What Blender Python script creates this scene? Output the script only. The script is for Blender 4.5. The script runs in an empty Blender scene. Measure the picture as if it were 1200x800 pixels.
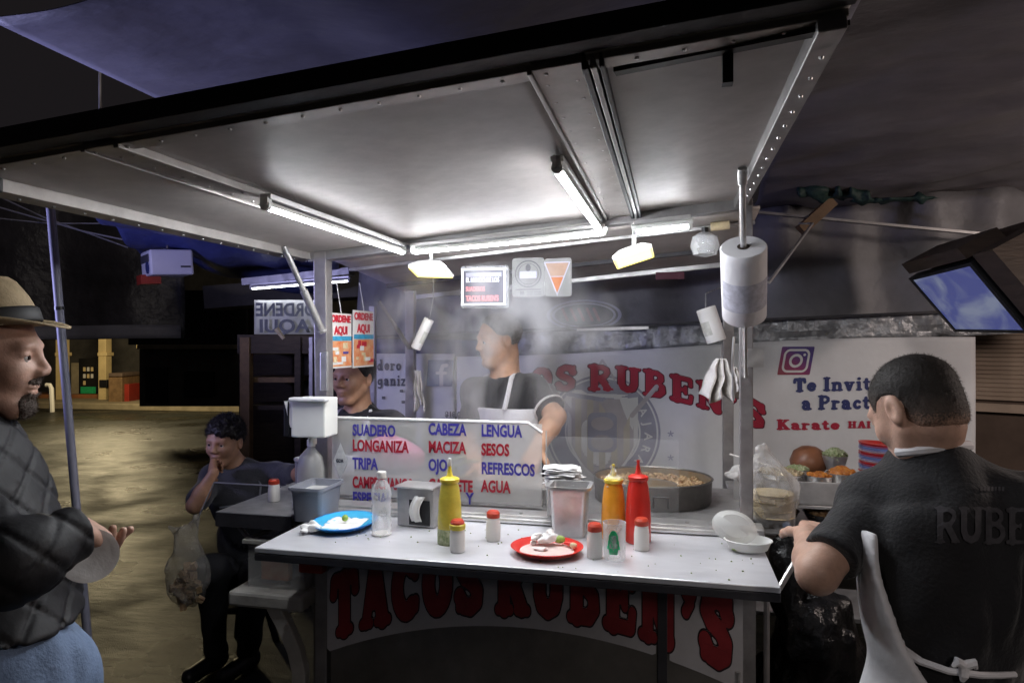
import bpy, bmesh, math, random
import numpy as np
from mathutils import Vector, Matrix, noise
random.seed(7); rng = np.random.default_rng(7)
R = math.radians
scene = bpy.context.scene
# ------------------------------------------------------------ camera
FPX, CX, CY, EYE = 809.0, 600.0, 398.0, 1.62
YAW = R(13.0); CS, SN = math.cos(YAW), math.sin(YAW)
cd = bpy.data.cameras.new('camera'); cam = bpy.data.objects.new('camera', cd)
scene.collection.objects.link(cam); scene.camera = cam
cd.sensor_width = 36; cd.lens = FPX / 1200 * 36; cd.clip_start = 0.05; cd.clip_end = 400
cam.location = (0, 0, EYE); cam.rotation_euler = (R(89.86), 0, YAW)
# ------------------------------------------------------------ world, exposure
w = bpy.data.worlds.new("World"); scene.world = w; w.use_nodes = True
bg = w.node_tree.nodes['Background']; bg.inputs[0].default_value = (0.42, 0.36, 0.40, 1); bg.inputs[1].default_value = 0.009
scene.view_settings.view_transform = 'Standard'; scene.view_settings.look = 'None'
scene.view_settings.exposure = 1.42; scene.view_settings.gamma = 1
cy = scene.cycles
cy.use_denoising = True; cy.use_adaptive_sampling = True; cy.adaptive_threshold = 0.02
cy.max_bounces = 7; cy.diffuse_bounces = 3; cy.glossy_bounces = 3; cy.transmission_bounces = 5; cy.transparent_max_bounces = 12
cy.volume_bounces = 1; cy.volume_step_rate = 1.5; cy.volume_max_steps = 128; cy.sample_clamp_indirect = 6
cy.caustics_reflective = False; cy.caustics_refractive = False
TUBE_E = 42.0
def lamp(name, kind, loc, power, color, size=0.1, target=None, spot=None, label=None, cat='lamp'):
    ld = bpy.data.lights.new(name, kind); ld.energy = power; ld.color = color
    if kind == 'AREA': ld.size = size
    else: ld.shadow_soft_size = size
    if spot: ld.spot_size = R(spot); ld.spot_blend = .6
    o = bpy.data.objects.new(name, ld); scene.collection.objects.link(o); o.location = loc
    if target is not None: o.rotation_euler = (Vector(target) - Vector(loc)).to_track_quat('-Z', 'Y').to_euler()
    return o
lamp('neighbour_stall_lamp', 'SPOT', (-3.3, 1.5, 1.75), 44, (.52, .52, 1.0), .12, (-2.0, 3.1, 2.8), 118)
lamp('street_lamp_light', 'POINT', (-11.0, 11.7, 2.0), 115, (1.0, .82, .48), .45)
lamp('front_fill_light', 'AREA', (1.5, -5.0, 4.2), 32, (1.0, .90, .84), .8, (-.3, 2.2, .8))  # unseen fill added behind the camera to lift the dim stall front
lamp('right_stall_lamp', 'POINT', (2.75, 2.2, 2.1), 22, (1.0, .84, .76), .12)
# ------------------------------------------------------------ pixel -> place
def PD(px, py, z):
    u = (px - CX) / FPX; v = (CY - py) / FPX
    return Vector((z * (u * CS - SN), z * (u * SN + CS), EYE + v * z))
def PY(px, py, Y): u = (px - CX) / FPX; return PD(px, py, Y / (u * SN + CS))
def PX(px, py, X): u = (px - CX) / FPX; return PD(px, py, X / (u * CS - SN))
def PZ(px, py, Z): return PD(px, py, (EYE - Z) * FPX / (py - CY))
RIGHT = Vector((CS, SN, 0)); FWD = Vector((-SN, CS, 0)); UP = Vector((0, 0, 1))
# ------------------------------------------------------------ materials
def new_mat(name):
    m = bpy.data.materials.new(name); m.use_nodes = True
    return m, m.node_tree, m.node_tree.nodes['Principled BSDF']
def pm(name, col, rough=.5, metal=0, var=.12, vs=6, bump=.0, bs=40, trans=0, ior=1.45, emit=None, es=0, coat=0, stretch=None, sss=0, rvar=0, alpha=1, sheen=0, col2=None, dist=.01, spec=.5):
    m, t, b = new_mat(name); N = t.nodes; L = t.links
    b.inputs['Roughness'].default_value = rough; b.inputs['Metallic'].default_value = metal
    b.inputs['Transmission Weight'].default_value = trans; b.inputs['IOR'].default_value = ior
    b.inputs['Coat Weight'].default_value = coat; b.inputs['Alpha'].default_value = alpha
    b.inputs['Sheen Weight'].default_value = sheen; b.inputs['Specular IOR Level'].default_value = spec
    b.inputs['Base Color'].default_value = (*col, 1)
    if sss: b.inputs['Subsurface Weight'].default_value = sss; b.inputs['Subsurface Radius'].default_value = (.01, .004, .002)
    if emit: b.inputs['Emission Color'].default_value = (*emit, 1); b.inputs['Emission Strength'].default_value = es
    if var or bump or rvar or col2:
        tc = N.new('ShaderNodeTexCoord'); mp = N.new('ShaderNodeMapping'); L.new(tc.outputs['Object'], mp.inputs[0])
        if stretch: mp.inputs['Scale'].default_value = stretch
        n1 = N.new('ShaderNodeTexNoise'); n1.inputs['Scale'].default_value = vs; n1.inputs['Detail'].default_value = 6; n1.inputs['Roughness'].default_value = .65
        L.new(mp.outputs[0], n1.inputs[0])
        if var or col2:
            r = N.new('ShaderNodeMix'); r.data_type = 'RGBA'
            c2 = col2 if col2 else [min(1, c * (1 + var)) for c in col]; c1 = col if col2 else [c * (1 - var) for c in col]
            r.inputs[6].default_value = (*c1, 1); r.inputs[7].default_value = (*c2, 1)
            mr = N.new('ShaderNodeMapRange'); mr.inputs[1].default_value = .32; mr.inputs[2].default_value = .68
            L.new(n1.outputs[0], mr.inputs[0]); L.new(mr.outputs[0], r.inputs[0]); L.new(r.outputs[2], b.inputs['Base Color'])
        if rvar:
            mr2 = N.new('ShaderNodeMapRange'); mr2.inputs[1].default_value = .3; mr2.inputs[2].default_value = .7
            mr2.inputs[3].default_value = max(0.30, rough - rvar); mr2.inputs[4].default_value = min(1, rough + rvar)
            n3 = N.new('ShaderNodeTexNoise'); n3.inputs['Scale'].default_value = vs * 2.7; n3.inputs['Detail'].default_value = 5; L.new(mp.outputs[0], n3.inputs[0])
            L.new(n3.outputs[0], mr2.inputs[0]); L.new(mr2.outputs[0], b.inputs['Roughness'])
        if bump:
            n2 = N.new('ShaderNodeTexNoise'); n2.inputs['Scale'].default_value = bs; n2.inputs['Detail'].default_value = 5
            L.new(mp.outputs[0], n2.inputs[0]); bp = N.new('ShaderNodeBump'); bp.inputs['Strength'].default_value = bump; bp.inputs['Distance'].default_value = dist
            L.new(n2.outputs[0], bp.inputs['Height']); L.new(bp.outputs[0], b.inputs['Normal'])
    return m
def emis(name, col, s):
    m, t, b = new_mat(name); b.inputs['Base Color'].default_value = (*[min(1, c) * .8 for c in col], 1)
    b.inputs['Emission Color'].default_value = (*col, 1); b.inputs['Emission Strength'].default_value = s; return m
def clear(name, col=(.95, .96, .97), amount=.75, rough=.15, haze=.5, bump=0, bs=20):
    """thin clear plastic sheet: part see-through, part glossy/diffuse"""
    m, t, b = new_mat(name); N = t.nodes; L = t.links
    b.inputs['Base Color'].default_value = (*col, 1); b.inputs['Roughness'].default_value = rough
    tr = N.new('ShaderNodeBsdfTransparent'); mx = N.new('ShaderNodeMixShader'); fr = N.new('ShaderNodeLayerWeight'); fr.inputs[0].default_value = .25
    mr = N.new('ShaderNodeMapRange'); mr.inputs[3].default_value = 1 - amount; mr.inputs[4].default_value = min(1, 1 - amount + .45)
    ns = N.new('ShaderNodeTexNoise'); ns.inputs['Scale'].default_value = bs * .3; ns.inputs['Detail'].default_value = 5
    ad = N.new('ShaderNodeMath'); ad.operation = 'MULTIPLY_ADD'; ad.inputs[1].default_value = haze; ad.inputs[2].default_value = -haze * .35
    tc = N.new('ShaderNodeTexCoord'); L.new(tc.outputs['Object'], ns.inputs[0]); L.new(ns.outputs[0], ad.inputs[0])
    s = N.new('ShaderNodeMath'); s.operation = 'ADD'; s.use_clamp = True
    L.new(fr.outputs['Facing'], mr.inputs[0]); L.new(mr.outputs[0], s.inputs[0]); L.new(ad.outputs[0], s.inputs[1])
    L.new(s.outputs[0], mx.inputs[0]); L.new(tr.outputs[0], mx.inputs[1]); L.new(b.outputs[0], mx.inputs[2])
    L.new(mx.outputs[0], N['Material Output'].inputs[0])
    if bump:
        n2 = N.new('ShaderNodeTexNoise'); n2.inputs['Scale'].default_value = bs; n2.inputs['Detail'].default_value = 3; L.new(tc.outputs['Object'], n2.inputs[0])
        bp = N.new('ShaderNodeBump'); bp.inputs['Strength'].default_value = bump; bp.inputs['Distance'].default_value = .02; L.new(n2.outputs[0], bp.inputs['Height']); L.new(bp.outputs[0], b.inputs['Normal'])
    return m
M = {}
M['canopy'] = pm('canopy_sheet', (.47, .43, .41), .50, .08, .10, 14, .03, 5, rvar=.05, dist=.006, spec=.35)
M['canopy_beam'] = pm('canopy_beam_steel', (.42, .39, .37), .42, .5, .2, 9, .05, 30, rvar=.1, dist=.002)
M['dark_beam'] = pm('dark_painted_steel', (.05, .048, .055), .5, .2, .25, 8, .1, 60)
M['steel'] = pm('brushed_steel', (.62, .61, .61), .33, .8, .14, 14, .04, 60, rvar=.12, dist=.001)
M['steel_dull'] = pm('dull_steel', (.40, .39, .39), .45, .7, .2, 9, .05, 40, rvar=.12, dist=.002)
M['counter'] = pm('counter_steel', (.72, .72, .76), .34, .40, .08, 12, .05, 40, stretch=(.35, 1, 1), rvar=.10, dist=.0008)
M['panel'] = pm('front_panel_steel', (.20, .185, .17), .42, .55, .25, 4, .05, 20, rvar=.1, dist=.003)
M['post'] = pm('post_steel', (.36, .34, .34), .4, .6, .2, 12, .05, 50, rvar=.1, dist=.001)
M['card'] = pm('dimmed_card', (.17, .17, .168), .5, 0, .12, 20)  # white card, base colour darkened to offset glare of the close tubes
M['white'] = pm('white_print', (.72, .71, .70), .55, 0, .06, 6)
M['band_white'] = pm('sign_band_white', (.55, .53, .54), .5, 0, .08, 8)
M['letter_red'] = pm('letter_red', (.26, .022, .026), .5, 0, .28, 9)
M['letter_edge'] = pm('letter_edge_black', (.02, .012, .015), .5)
M['banner'] = pm('banner_vinyl', (.72, .72, .735), .5, 0, .07, 3, .25, 5, dist=.03)
M['banner_red'] = pm('banner_red', (.42, .018, .05), .5, 0, .08)
M['banner_dark'] = pm('banner_dark_red', (.10, .01, .03), .5, 0, .08)
M['banner_blue'] = pm('banner_navy', (.035, .045, .16), .5, 0, .08)
M['card_ink'] = pm('card_ink', (.07, .07, .08), .5)
M['crest_line'] = pm('crest_slate', (.36, .36, .45), .5, 0, .15, 9)
M['crest_fill'] = pm('crest_mauve', (.48, .45, .48), .5, 0, .12, 9)
M['crest_tan'] = pm('crest_tan', (.54, .50, .44), .5, 0, .12, 9)
M['fb_blue'] = pm('icon_blue', (.03, .06, .19), .5)
M['red'] = pm('red_plastic', (.62, .03, .02), .3, 0, .05, spec=.6)
M['cap_red'] = pm('red_cap', (.55, .06, .03), .35, 0, .05)
M['orange'] = pm('orange_sauce', (.80, .33, .03), .25, 0, .1, 20, coat=.4)
M['yellow'] = pm('green_yellow_sauce', (.62, .50, .07), .28, 0, .15, 20, coat=.4)
M['yel_cap'] = pm('yellow_plastic', (.78, .62, .06), .3, 0, .06)
M['salt'] = pm('salt_white', (.80, .77, .74), .5, 0, .04)
M['napkin'] = pm('napkin_paper', (.82, .81, .80), .85, 0, .04, 12, .3, 30)
M['blue_plate'] = pm('blue_plate', (.02, .20, .62), .3, 0, .06, coat=.3)
M['cyan_plate'] = pm('cyan_plate_top', (.05, .42, .72), .3, 0, .1, 10)
M['tortilla'] = pm('tortilla', (.66, .54, .34), .8, 0, .15, 30, .3, 60)
M['food'] = pm('food_scraps', (.56, .38, .30), .55, 0, .35, 60, .5, 90)
M['lime'] = pm('lime', (.30, .42, .08), .4, 0, .2, 30)
M['grey_plastic'] = pm('grey_bin', (.23, .24, .28), .38, .1, .08, 10)
M['greasy'] = pm('greasy_steel', (.36, .33, .28), .36, .65, .25, 12, .1, 30, rvar=.06, col2=(.34, .22, .10), dist=.002)
M['griddle'] = pm('griddle_steel', (.17, .16, .15), .36, .7, .25, 10, .05, 30, rvar=.1, dist=.002)
M['tub'] = clear('bin_plastic', (.6, .6, .58), .80, .25, .25)
M['frost'] = clear('frosted_plastic', (.78, .78, .76), .62, .35, .3); M['foam'] = clear('foam_plastic', (.82, .82, .80), .35, .4, .3)
M['glass'] = clear('clear_plastic', (.9, .92, .94), .82, .08, .35, .3, 60)
M['acrylic'] = clear('acrylic_sheet', (.80, .78, .76), .66, .14, .45, .05, 8)
M['film'] = clear('thin_film', (.8, .8, .8), .95, .1, .12)
M['bag'] = clear('clear_bag', (.82, .80, .78), .80, .14, .55, 1.0, 30)
M['bag_dim'] = clear('cloudy_bag', (.46, .44, .40), .80, .2, .5, 1.0, 22)
M['blackbag'] = pm('black_bag', (.012, .012, .013), .25, 0, .1, 10, .8, 16, dist=.03)
M['fiber'] = pm('bench_fibreglass', (.40, .38, .35), .6, 0, .2, 10, .2, 40)
M['tarp_dark'] = pm('dark_tarp', (.055, .052, .062), .42, 0, .25, 3, .7, 7, dist=.04)
M['tarp_wrinkle'] = pm('wrinkled_tarp', (.17, .155, .165), .36, 0, .2, 3, .5, 6, stretch=(1, 2.2, 1), dist=.02)
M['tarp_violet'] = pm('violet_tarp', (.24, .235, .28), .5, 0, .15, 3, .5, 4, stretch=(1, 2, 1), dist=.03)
M['tarp_blue'] = pm('blue_tarp', (.07, .085, .26), .42, 0, .3, 2.5, .6, 5, dist=.04)
M['tarp_grey'] = pm('grey_curtain', (.19, .185, .195), .5, 0, .2, 3, .5, 6, dist=.03)
M['foil'] = pm('silver_fringe', (.42, .43, .45), .35, .4, .25, 20, .9, 25, dist=.02)
M['wood'] = pm('dark_wood', (.055, .038, .028), .65, 0, .3, 8, .3, 20, stretch=(1, 1, 6))
M['wood_tan'] = pm('tan_wood', (.20, .12, .06), .6, 0, .3, 8, .3, 20)
M['black'] = pm('black_plastic', (.012, .012, .014), .45)
M['screen'] = pm('screen_glass', (.02, .03, .07), .15, 0, 0, emit=(.10, .13, .36), es=.9)
M['cream'] = pm('cream_shutter', (.55, .43, .34), .55, 0, .12, 6, .1, 30)
M['brown'] = pm('brown_paint', (.13, .09, .07), .6, 0, .2, 5)
M['paper'] = pm('roll_paper', (.74, .73, .74), .7, 0, .04, 10, .2, 50)
M['label_grey'] = pm('label_print', (.50, .50, .56), .6, 0, .25, 50)
M['hair'] = pm('black_hair', (.014, .011, .01), .5, 0, .4, 90, .9, 170, stretch=(1, 1, .25), dist=.004)
M['hair_grey'] = pm('grey_hair', (.22, .21, .20), .6, 0, .4, 90, .9, 170, dist=.004)
M['stubble'] = pm('short_hair', (.022, .016, .014), .75, 0, .35, 240, .8, 420, dist=.002, col2=(.060, .042, .034))
M['beard'] = pm('grey_beard', (.11, .085, .07), .8, 0, .4, 60, .9, 200, dist=.004)
def skin(n, c): return pm(n, c, .48, 0, .16, 26, .35, 240, sss=.06, dist=.0015, rvar=.1)
M['skin_a'] = skin('skin_pale', (.60, .37, .28)); M['skin_b'] = skin('skin_warm', (.54, .31, .20)); M['skin_c'] = skin('skin_tan', (.44, .24, .15))
M['lip'] = pm('lip', (.33, .12, .10), .4)
M['eye_white'] = pm('eye_white', (.6, .58, .55), .2); M['iris'] = pm('iris', (.02, .012, .01), .15)
M['jacket'] = pm('quilted_nylon', (.009, .0089, .0120), .62, 0, .2, 8, .35, 60, dist=.003)
M['jeans'] = pm('denim', (.17, .24, .38), .8, 0, .2, 16, .3, 160)
M['tee'] = pm('black_tee', (.009, .0088, .0115), .8, 0, .2, 10, .3, 120, sheen=.2)
M['tee_grey'] = pm('charcoal_shirt', (.05, .05, .062), .8, 0, .2, 10, .3, 120, sheen=.2)
M['apron'] = pm('white_apron', (.76, .75, .78), .8, 0, .06, 8, .3, 18, dist=.02)
M['apron_dark'] = pm('dark_apron', (.018, .018, .022), .7)
M['trouser'] = pm('dark_trousers', (.02, .02, .024), .8)
M['straw'] = pm('straw', (.48, .37, .22), .7, 0, .15, 40, .5, 220, dist=.003)
M['hatband'] = pm('hat_band', (.02, .02, .022), .6)
M['print_dim'] = pm('faded_shirt_print', (.055, .052, .060), .8, 0, .3, 60)
M['tube'] = emis('tube_glow', (.93, .96, 1.0), TUBE_E)
M['tube_far'] = emis('far_tube_glow', (.90, .93, 1.0), 7.0)
M['lamp_yellow'] = emis('yellow_lens', (1.0, .80, .16), 2.2)
M['lamp_white'] = pm('lamp_housing', (.80, .80, .76), .35, 0, .05)
M['sign_face'] = pm('sign_face', (.09, .09, .12), .3, 0, .1, 20)
M['sign_line'] = emis('sign_white_line', (.85, .9, 1), .45); M['sign_red'] = emis('sign_red_line', (.8, .22, .24), .4)
M['menu_blue'] = pm('menu_blue', (.06, .05, .33), .4); M['menu_red'] = pm('menu_red', (.40, .02, .04), .4)
M['text_dark'] = pm('text_dark', (.06, .06, .08), .5)
M['col_yellow'] = pm('pale_column', (.75, .58, .30), .6, 0, .15, 3)
M['concrete'] = pm('kerb_concrete', (.30, .25, .17), .7, 0, .25, 3, .4, 14)
M['facade'] = pm('dark_facade', (.10, .092, .085), .7, 0, .35, 2, .3, 6)
M['green_net'] = pm('green_mesh', (.018, .045, .04), .6, 0, .4, 30, .8, 40)
M['pink'] = pm('pink_bag', (.62, .20, .36), .4, 0, .3, 12, .4, 20)
M['meat'] = pm('chopped_meat', (.25, .13, .07), .5, 0, .5, 50, .8, 70, col2=(.55, .40, .22))
M['salsa'] = pm('salsa_red', (.36, .09, .02), .25, 0, .5, 60, .6, 80, col2=(.62, .26, .05))
M['greens'] = pm('cilantro_onion', (.14, .22, .06), .5, 0, .5, 70, .9, 90, col2=(.55, .55, .36))
M['fat'] = pm('pan_grease', (.32, .24, .13), .3, .2, .5, 22, .4, 60, col2=(.50, .42, .28))
M['wrap'] = pm('wrap_label', (.55, .55, .53), .5, 0, .2, 40)
M['cloth'] = pm('white_rag', (.70, .67, .65), .9, 0, .1, 20, .5, 40)
def fade(name, sk):      # cropped hair that thins out to skin at its lower edge
    m, t, b = new_mat(name); N = t.nodes; L = t.links; tc = N.new('ShaderNodeTexCoord'); sp = N.new('ShaderNodeSeparateXYZ'); L.new(tc.outputs['Generated'], sp.inputs[0])
    n = N.new('ShaderNodeTexNoise'); n.inputs['Scale'].default_value = 260; n.inputs['Detail'].default_value = 3; L.new(tc.outputs['Object'], n.inputs[0])
    n2 = N.new('ShaderNodeTexNoise'); n2.inputs['Scale'].default_value = 16; L.new(tc.outputs['Object'], n2.inputs[0])
    a = N.new('ShaderNodeMath'); a.operation = 'MULTIPLY_ADD'; a.inputs[1].default_value = .34; L.new(n.outputs[0], a.inputs[0]); L.new(sp.outputs['Z'], a.inputs[2])
    a2 = N.new('ShaderNodeMath'); a2.operation = 'MULTIPLY_ADD'; a2.inputs[1].default_value = .22; L.new(n2.outputs[0], a2.inputs[0]); L.new(a.outputs[0], a2.inputs[2])
    cr = N.new('ShaderNodeValToRGB'); e = cr.color_ramp.elements; e[0].position = .38; e[0].color = (*sk, 1); e[1].position = .80; e[1].color = (.016, .012, .010, 1); x = e.new(.56); x.color = (.075, .052, .042, 1)
    L.new(a2.outputs[0], cr.inputs[0]); L.new(cr.outputs[0], b.inputs['Base Color']); b.inputs['Roughness'].default_value = .7
    bp = N.new('ShaderNodeBump'); bp.inputs['Strength'].default_value = .7; bp.inputs['Distance'].default_value = .002; L.new(n.outputs[0], bp.inputs['Height']); L.new(bp.outputs[0], b.inputs['Normal']); return m
M['fade_a'] = fade('cropped_hair_pale', (.40, .25, .19)); M['fade_b'] = fade('cropped_hair_warm', (.46, .28, .20))
# wet asphalt
def asphalt():
    m, t, b = new_mat('wet_asphalt'); N = t.nodes; L = t.links
    tc = N.new('ShaderNodeTexCoord')
    n1 = N.new('ShaderNodeTexNoise'); n1.inputs['Scale'].default_value = 1.1; n1.inputs['Detail'].default_value = 7; L.new(tc.outputs['Object'], n1.inputs[0])
    n2 = N.new('ShaderNodeTexNoise'); n2.inputs['Scale'].default_value = 200; n2.inputs['Detail'].default_value = 4; L.new(tc.outputs['Object'], n2.inputs[0])
    n3 = N.new('ShaderNodeTexNoise'); n3.inputs['Scale'].default_value = 9; n3.inputs['Detail'].default_value = 6; mq = N.new('ShaderNodeMapping'); mq.inputs['Rotation'].default_value = (0, 0, -YAW); mq.inputs['Scale'].default_value = (.45, 1.2, 1); L.new(tc.outputs['Object'], mq.inputs[0]); L.new(mq.outputs[0], n3.inputs[0])
    cr = N.new('ShaderNodeValToRGB'); cr.color_ramp.elements[0].position = .3; cr.color_ramp.elements[0].color = (.008, .009, .007, 1)
    cr.color_ramp.elements[1].position = .75; cr.color_ramp.elements[1].color = (.034, .033, .024, 1); L.new(n3.outputs[0], cr.inputs[0]); L.new(cr.outputs[0], b.inputs['Base Color'])
    mr = N.new('ShaderNodeMapRange'); mr.inputs[1].default_value = .38; mr.inputs[2].default_value = .62; mr.inputs[3].default_value = .24; mr.inputs[4].default_value = .60
    L.new(n1.outputs[0], mr.inputs[0]); L.new(mr.outputs[0], b.inputs['Roughness'])
    ad = N.new('ShaderNodeMath'); ad.operation = 'MULTIPLY_ADD'; ad.inputs[1].default_value = .35; L.new(n2.outputs[0], ad.inputs[0]); L.new(n3.outputs[0], ad.inputs[2])
    bp = N.new('ShaderNodeBump'); bp.inputs['Strength'].default_value = .7; bp.inputs['Distance'].default_value = .028; L.new(ad.outputs[0], bp.inputs['Height']); L.new(bp.outputs[0], b.inputs['Normal'])
    return m
M['asphalt'] = asphalt()
# ------------------------------------------------------------ objects
def link(o): scene.collection.objects.link(o); return o
def tag(o, label=None, cat=None, group=None, kind=None):
    if label: o['label'] = label
    if cat: o['category'] = cat
    if group: o['group'] = group
    if kind: o['kind'] = kind
    return o
def thing(name, label, cat, loc=(0, 0, 0), group=None):
    o = link(bpy.data.objects.new(name, None)); o.location = loc; o.empty_display_size = .1
    return tag(o, label, cat, group)
def wloc(o):
    v = Vector(o.location)
    while o.parent: o = o.parent; v = v + Vector(o.location)
    return v
def mesh_obj(name, me, parent=None):
    """origin to the centre of the mesh, parented without any rotation in between"""
    n = len(me.vertices); a = np.empty(n * 3, np.float32); me.vertices.foreach_get('co', a); a = a.reshape(-1, 3)
    c = (a.min(0) + a.max(0)) / 2 if n else np.zeros(3); c[2] = a[:, 2].min() if (n and parent is None) else c[2]
    a -= c.astype(np.float32); me.vertices.foreach_set('co', a.ravel()); me.update()
    o = link(bpy.data.objects.new(name, me)); c = Vector([float(x) for x in c])
    if parent: o.parent = parent; o.location = c - wloc(parent)
    else: o.location = c
    return o
class MB:
    def __init__(s): s.v = []; s.f = []; s.mi = []; s.cur = 0
    def add(s, vs, fs):
        k = len(s.v); s.v += [tuple(v) for v in vs]; s.f += [tuple(i + k for i in f) for f in fs]; s.mi += [s.cur] * len(fs); return s
    def box(s, c, h, rx=0, ry=0, rz=0, mat=None):
        Mx = mat if mat else Matrix.Rotation(rz, 3, 'Z') @ Matrix.Rotation(ry, 3, 'Y') @ Matrix.Rotation(rx, 3, 'X')
        c = Vector(c); vs = [c + Mx @ Vector((x * h[0] / 2, y * h[1] / 2, z * h[2] / 2)) for z in (-1, 1) for x, y in ((-1, -1), (1, -1), (1, 1), (-1, 1))]
        return s.add(vs, [(3, 2, 1, 0), (4, 5, 6, 7), (0, 1, 5, 4), (1, 2, 6, 5), (2, 3, 7, 6), (3, 0, 4, 7)])
    def beam(s, a, b, w, h, up=(0, 0, 1)):
        a = Vector(a); b = Vector(b); d = (b - a); l = d.length; d.normalize(); u = Vector(up)
        x = d.cross(u); x = x.normalized() if x.length > 1e-4 else Vector((1, 0, 0)); u = x.cross(d).normalized()
        return s.box((a + b) / 2, (w, l, h), mat=Matrix((x, d, u)).transposed())
    def cyl(s, a, b, r, r2=None, n=12, caps=True):
        return s.tube([a, b], [r, r if r2 is None else r2], n, caps)
    def tube(s, pts, rs, n=8, caps=True):
        pts = [Vector(p) for p in pts]
        if not hasattr(rs, '__len__'): rs = [rs] * len(pts)
        vs = []; px = None
        for i, p in enumerate(pts):
            d = (pts[min(i + 1, len(pts) - 1)] - pts[max(i - 1, 0)]).normalized()
            if px is None: px = d.orthogonal().normalized()
            x = (px - d * px.dot(d)).normalized(); y = d.cross(x); px = x
            for k in range(n):
                a = 2 * math.pi * k / n; vs.append(p + (x * math.cos(a) + y * math.sin(a)) * rs[i])
        fs = [(i * n + k, i * n + (k + 1) % n, (i + 1) * n + (k + 1) % n, (i + 1) * n + k) for i in range(len(pts) - 1) for k in range(n)]
        if caps: fs += [tuple(range(n - 1, -1, -1)), tuple((len(pts) - 1) * n + k for k in range(n))]
        return s.add(vs, fs)
    def lathe(s, prof, c=(0, 0, 0), n=24, sx=1, sy=1, mat=None, jit=None, caps=True):
        c = Vector(c); vs = []
        for i, (r, z) in enumerate(prof):
            for k in range(n):
                a = 2 * math.pi * k / n; rr = r * (1 + (jit(a, z) if jit else 0)); v = Vector((math.cos(a) * rr * sx, math.sin(a) * rr * sy, z))
                vs.append(c + (mat @ v if mat else v))
        m = len(prof); fs = [(i * n + k, i * n + (k + 1) % n, (i + 1) * n + (k + 1) % n, (i + 1) * n + k) for i in range(m - 1) for k in range(n)]
        if caps and prof[0][0] > 1e-5: fs.append(tuple(range(n - 1, -1, -1)))
        if caps and prof[-1][0] > 1e-5: fs.append(tuple((m - 1) * n + k for k in range(n)))
        return s.add(vs, fs)
    def grid(s, fn, nu, nv):
        vs = [fn(i / nu, j / nv) for j in range(nv + 1) for i in range(nu + 1)]
        return s.add(vs, [(j * (nu + 1) + i, j * (nu + 1) + i + 1, (j + 1) * (nu + 1) + i + 1, (j + 1) * (nu + 1) + i) for j in range(nv) for i in range(nu)])
    def half(s, a, b, r, lo=-.5, hi=math.pi + .5, n=12):      # open half pipe, hanging below the line a-b
        a = Vector(a); b = Vector(b); d = (b - a).normalized(); x = d.cross(Vector((0, 0, 1))).normalized(); z = x.cross(d); vs = []
        for p in (a, b):
            for k in range(n + 1): t = lo + (hi - lo) * k / n; vs.append(p + x * math.cos(t) * r - z * math.sin(t) * r)
        return s.add(vs, [(k, k + 1, n + 2 + k, n + 1 + k) for k in range(n)])
    def quad(s, a, b, c, d): return s.add([a, b, c, d], [(0, 1, 2, 3)])
    def build(s, name, mats, parent=None, smooth=False, bevel=0, solid=0, angle=40):
        me = bpy.data.meshes.new(name); me.from_pydata(s.v, [], s.f)
        for m in (mats if isinstance(mats, (list, tuple)) else [mats]): me.materials.append(M[m] if isinstance(m, str) else m)
        if any(s.mi): me.polygons.foreach_set('material_index', s.mi)
        if smooth: me.polygons.foreach_set('use_smooth', [True] * len(me.polygons)); me.set_sharp_from_angle(angle=R(angle))
        o = mesh_obj(name, me, parent)
        if solid: md = o.modifiers.new('s', 'SOLIDIFY'); md.thickness = solid; md.offset = 0
        if bevel: md = o.modifiers.new('b', 'BEVEL'); md.width = bevel; md.segments = 2; md.limit_method = 'ANGLE'; md.angle_limit = R(40)
        return o
def copy_tree(o, loc, label=None, rz=None, group=None):
    c = link(o.copy()); c.location = loc
    if label: c['label'] = label
    if group: c['group'] = group
    if rz is not None: c.rotation_euler.z = rz
    def rec(src, dst):
        for ch in src.children:
            k = link(ch.copy()); k.parent = dst; rec(ch, k)
    rec(o, c); return c
def text(s, size, mat, origin, xdir, ydir, parent=None, sx=1.0, bold=0.0, align='LEFT', ext=.0006, name='lettering', shear=0):
    cu = bpy.data.curves.new('t', 'FONT'); cu.body = s; cu.size = size; cu.offset = bold; cu.extrude = ext; cu.align_x = align; cu.resolution_u = 3; cu.shear = shear
    o = bpy.data.objects.new('t', cu); scene.collection.objects.link(o); dg = bpy.context.evaluated_depsgraph_get()
    me = bpy.data.meshes.new_from_object(o.evaluated_get(dg)); scene.collection.objects.unlink(o); bpy.data.objects.remove(o)
    x = Vector(xdir).normalized(); y = Vector(ydir).normalized(); z = x.cross(y)
    mm = Matrix((x * sx, y, z)).transposed().to_4x4(); mm.translation = Vector(origin); me.transform(mm)
    me.materials.clear(); me.materials.append(M[mat])
    return mesh_obj(name, me, parent)
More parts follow.
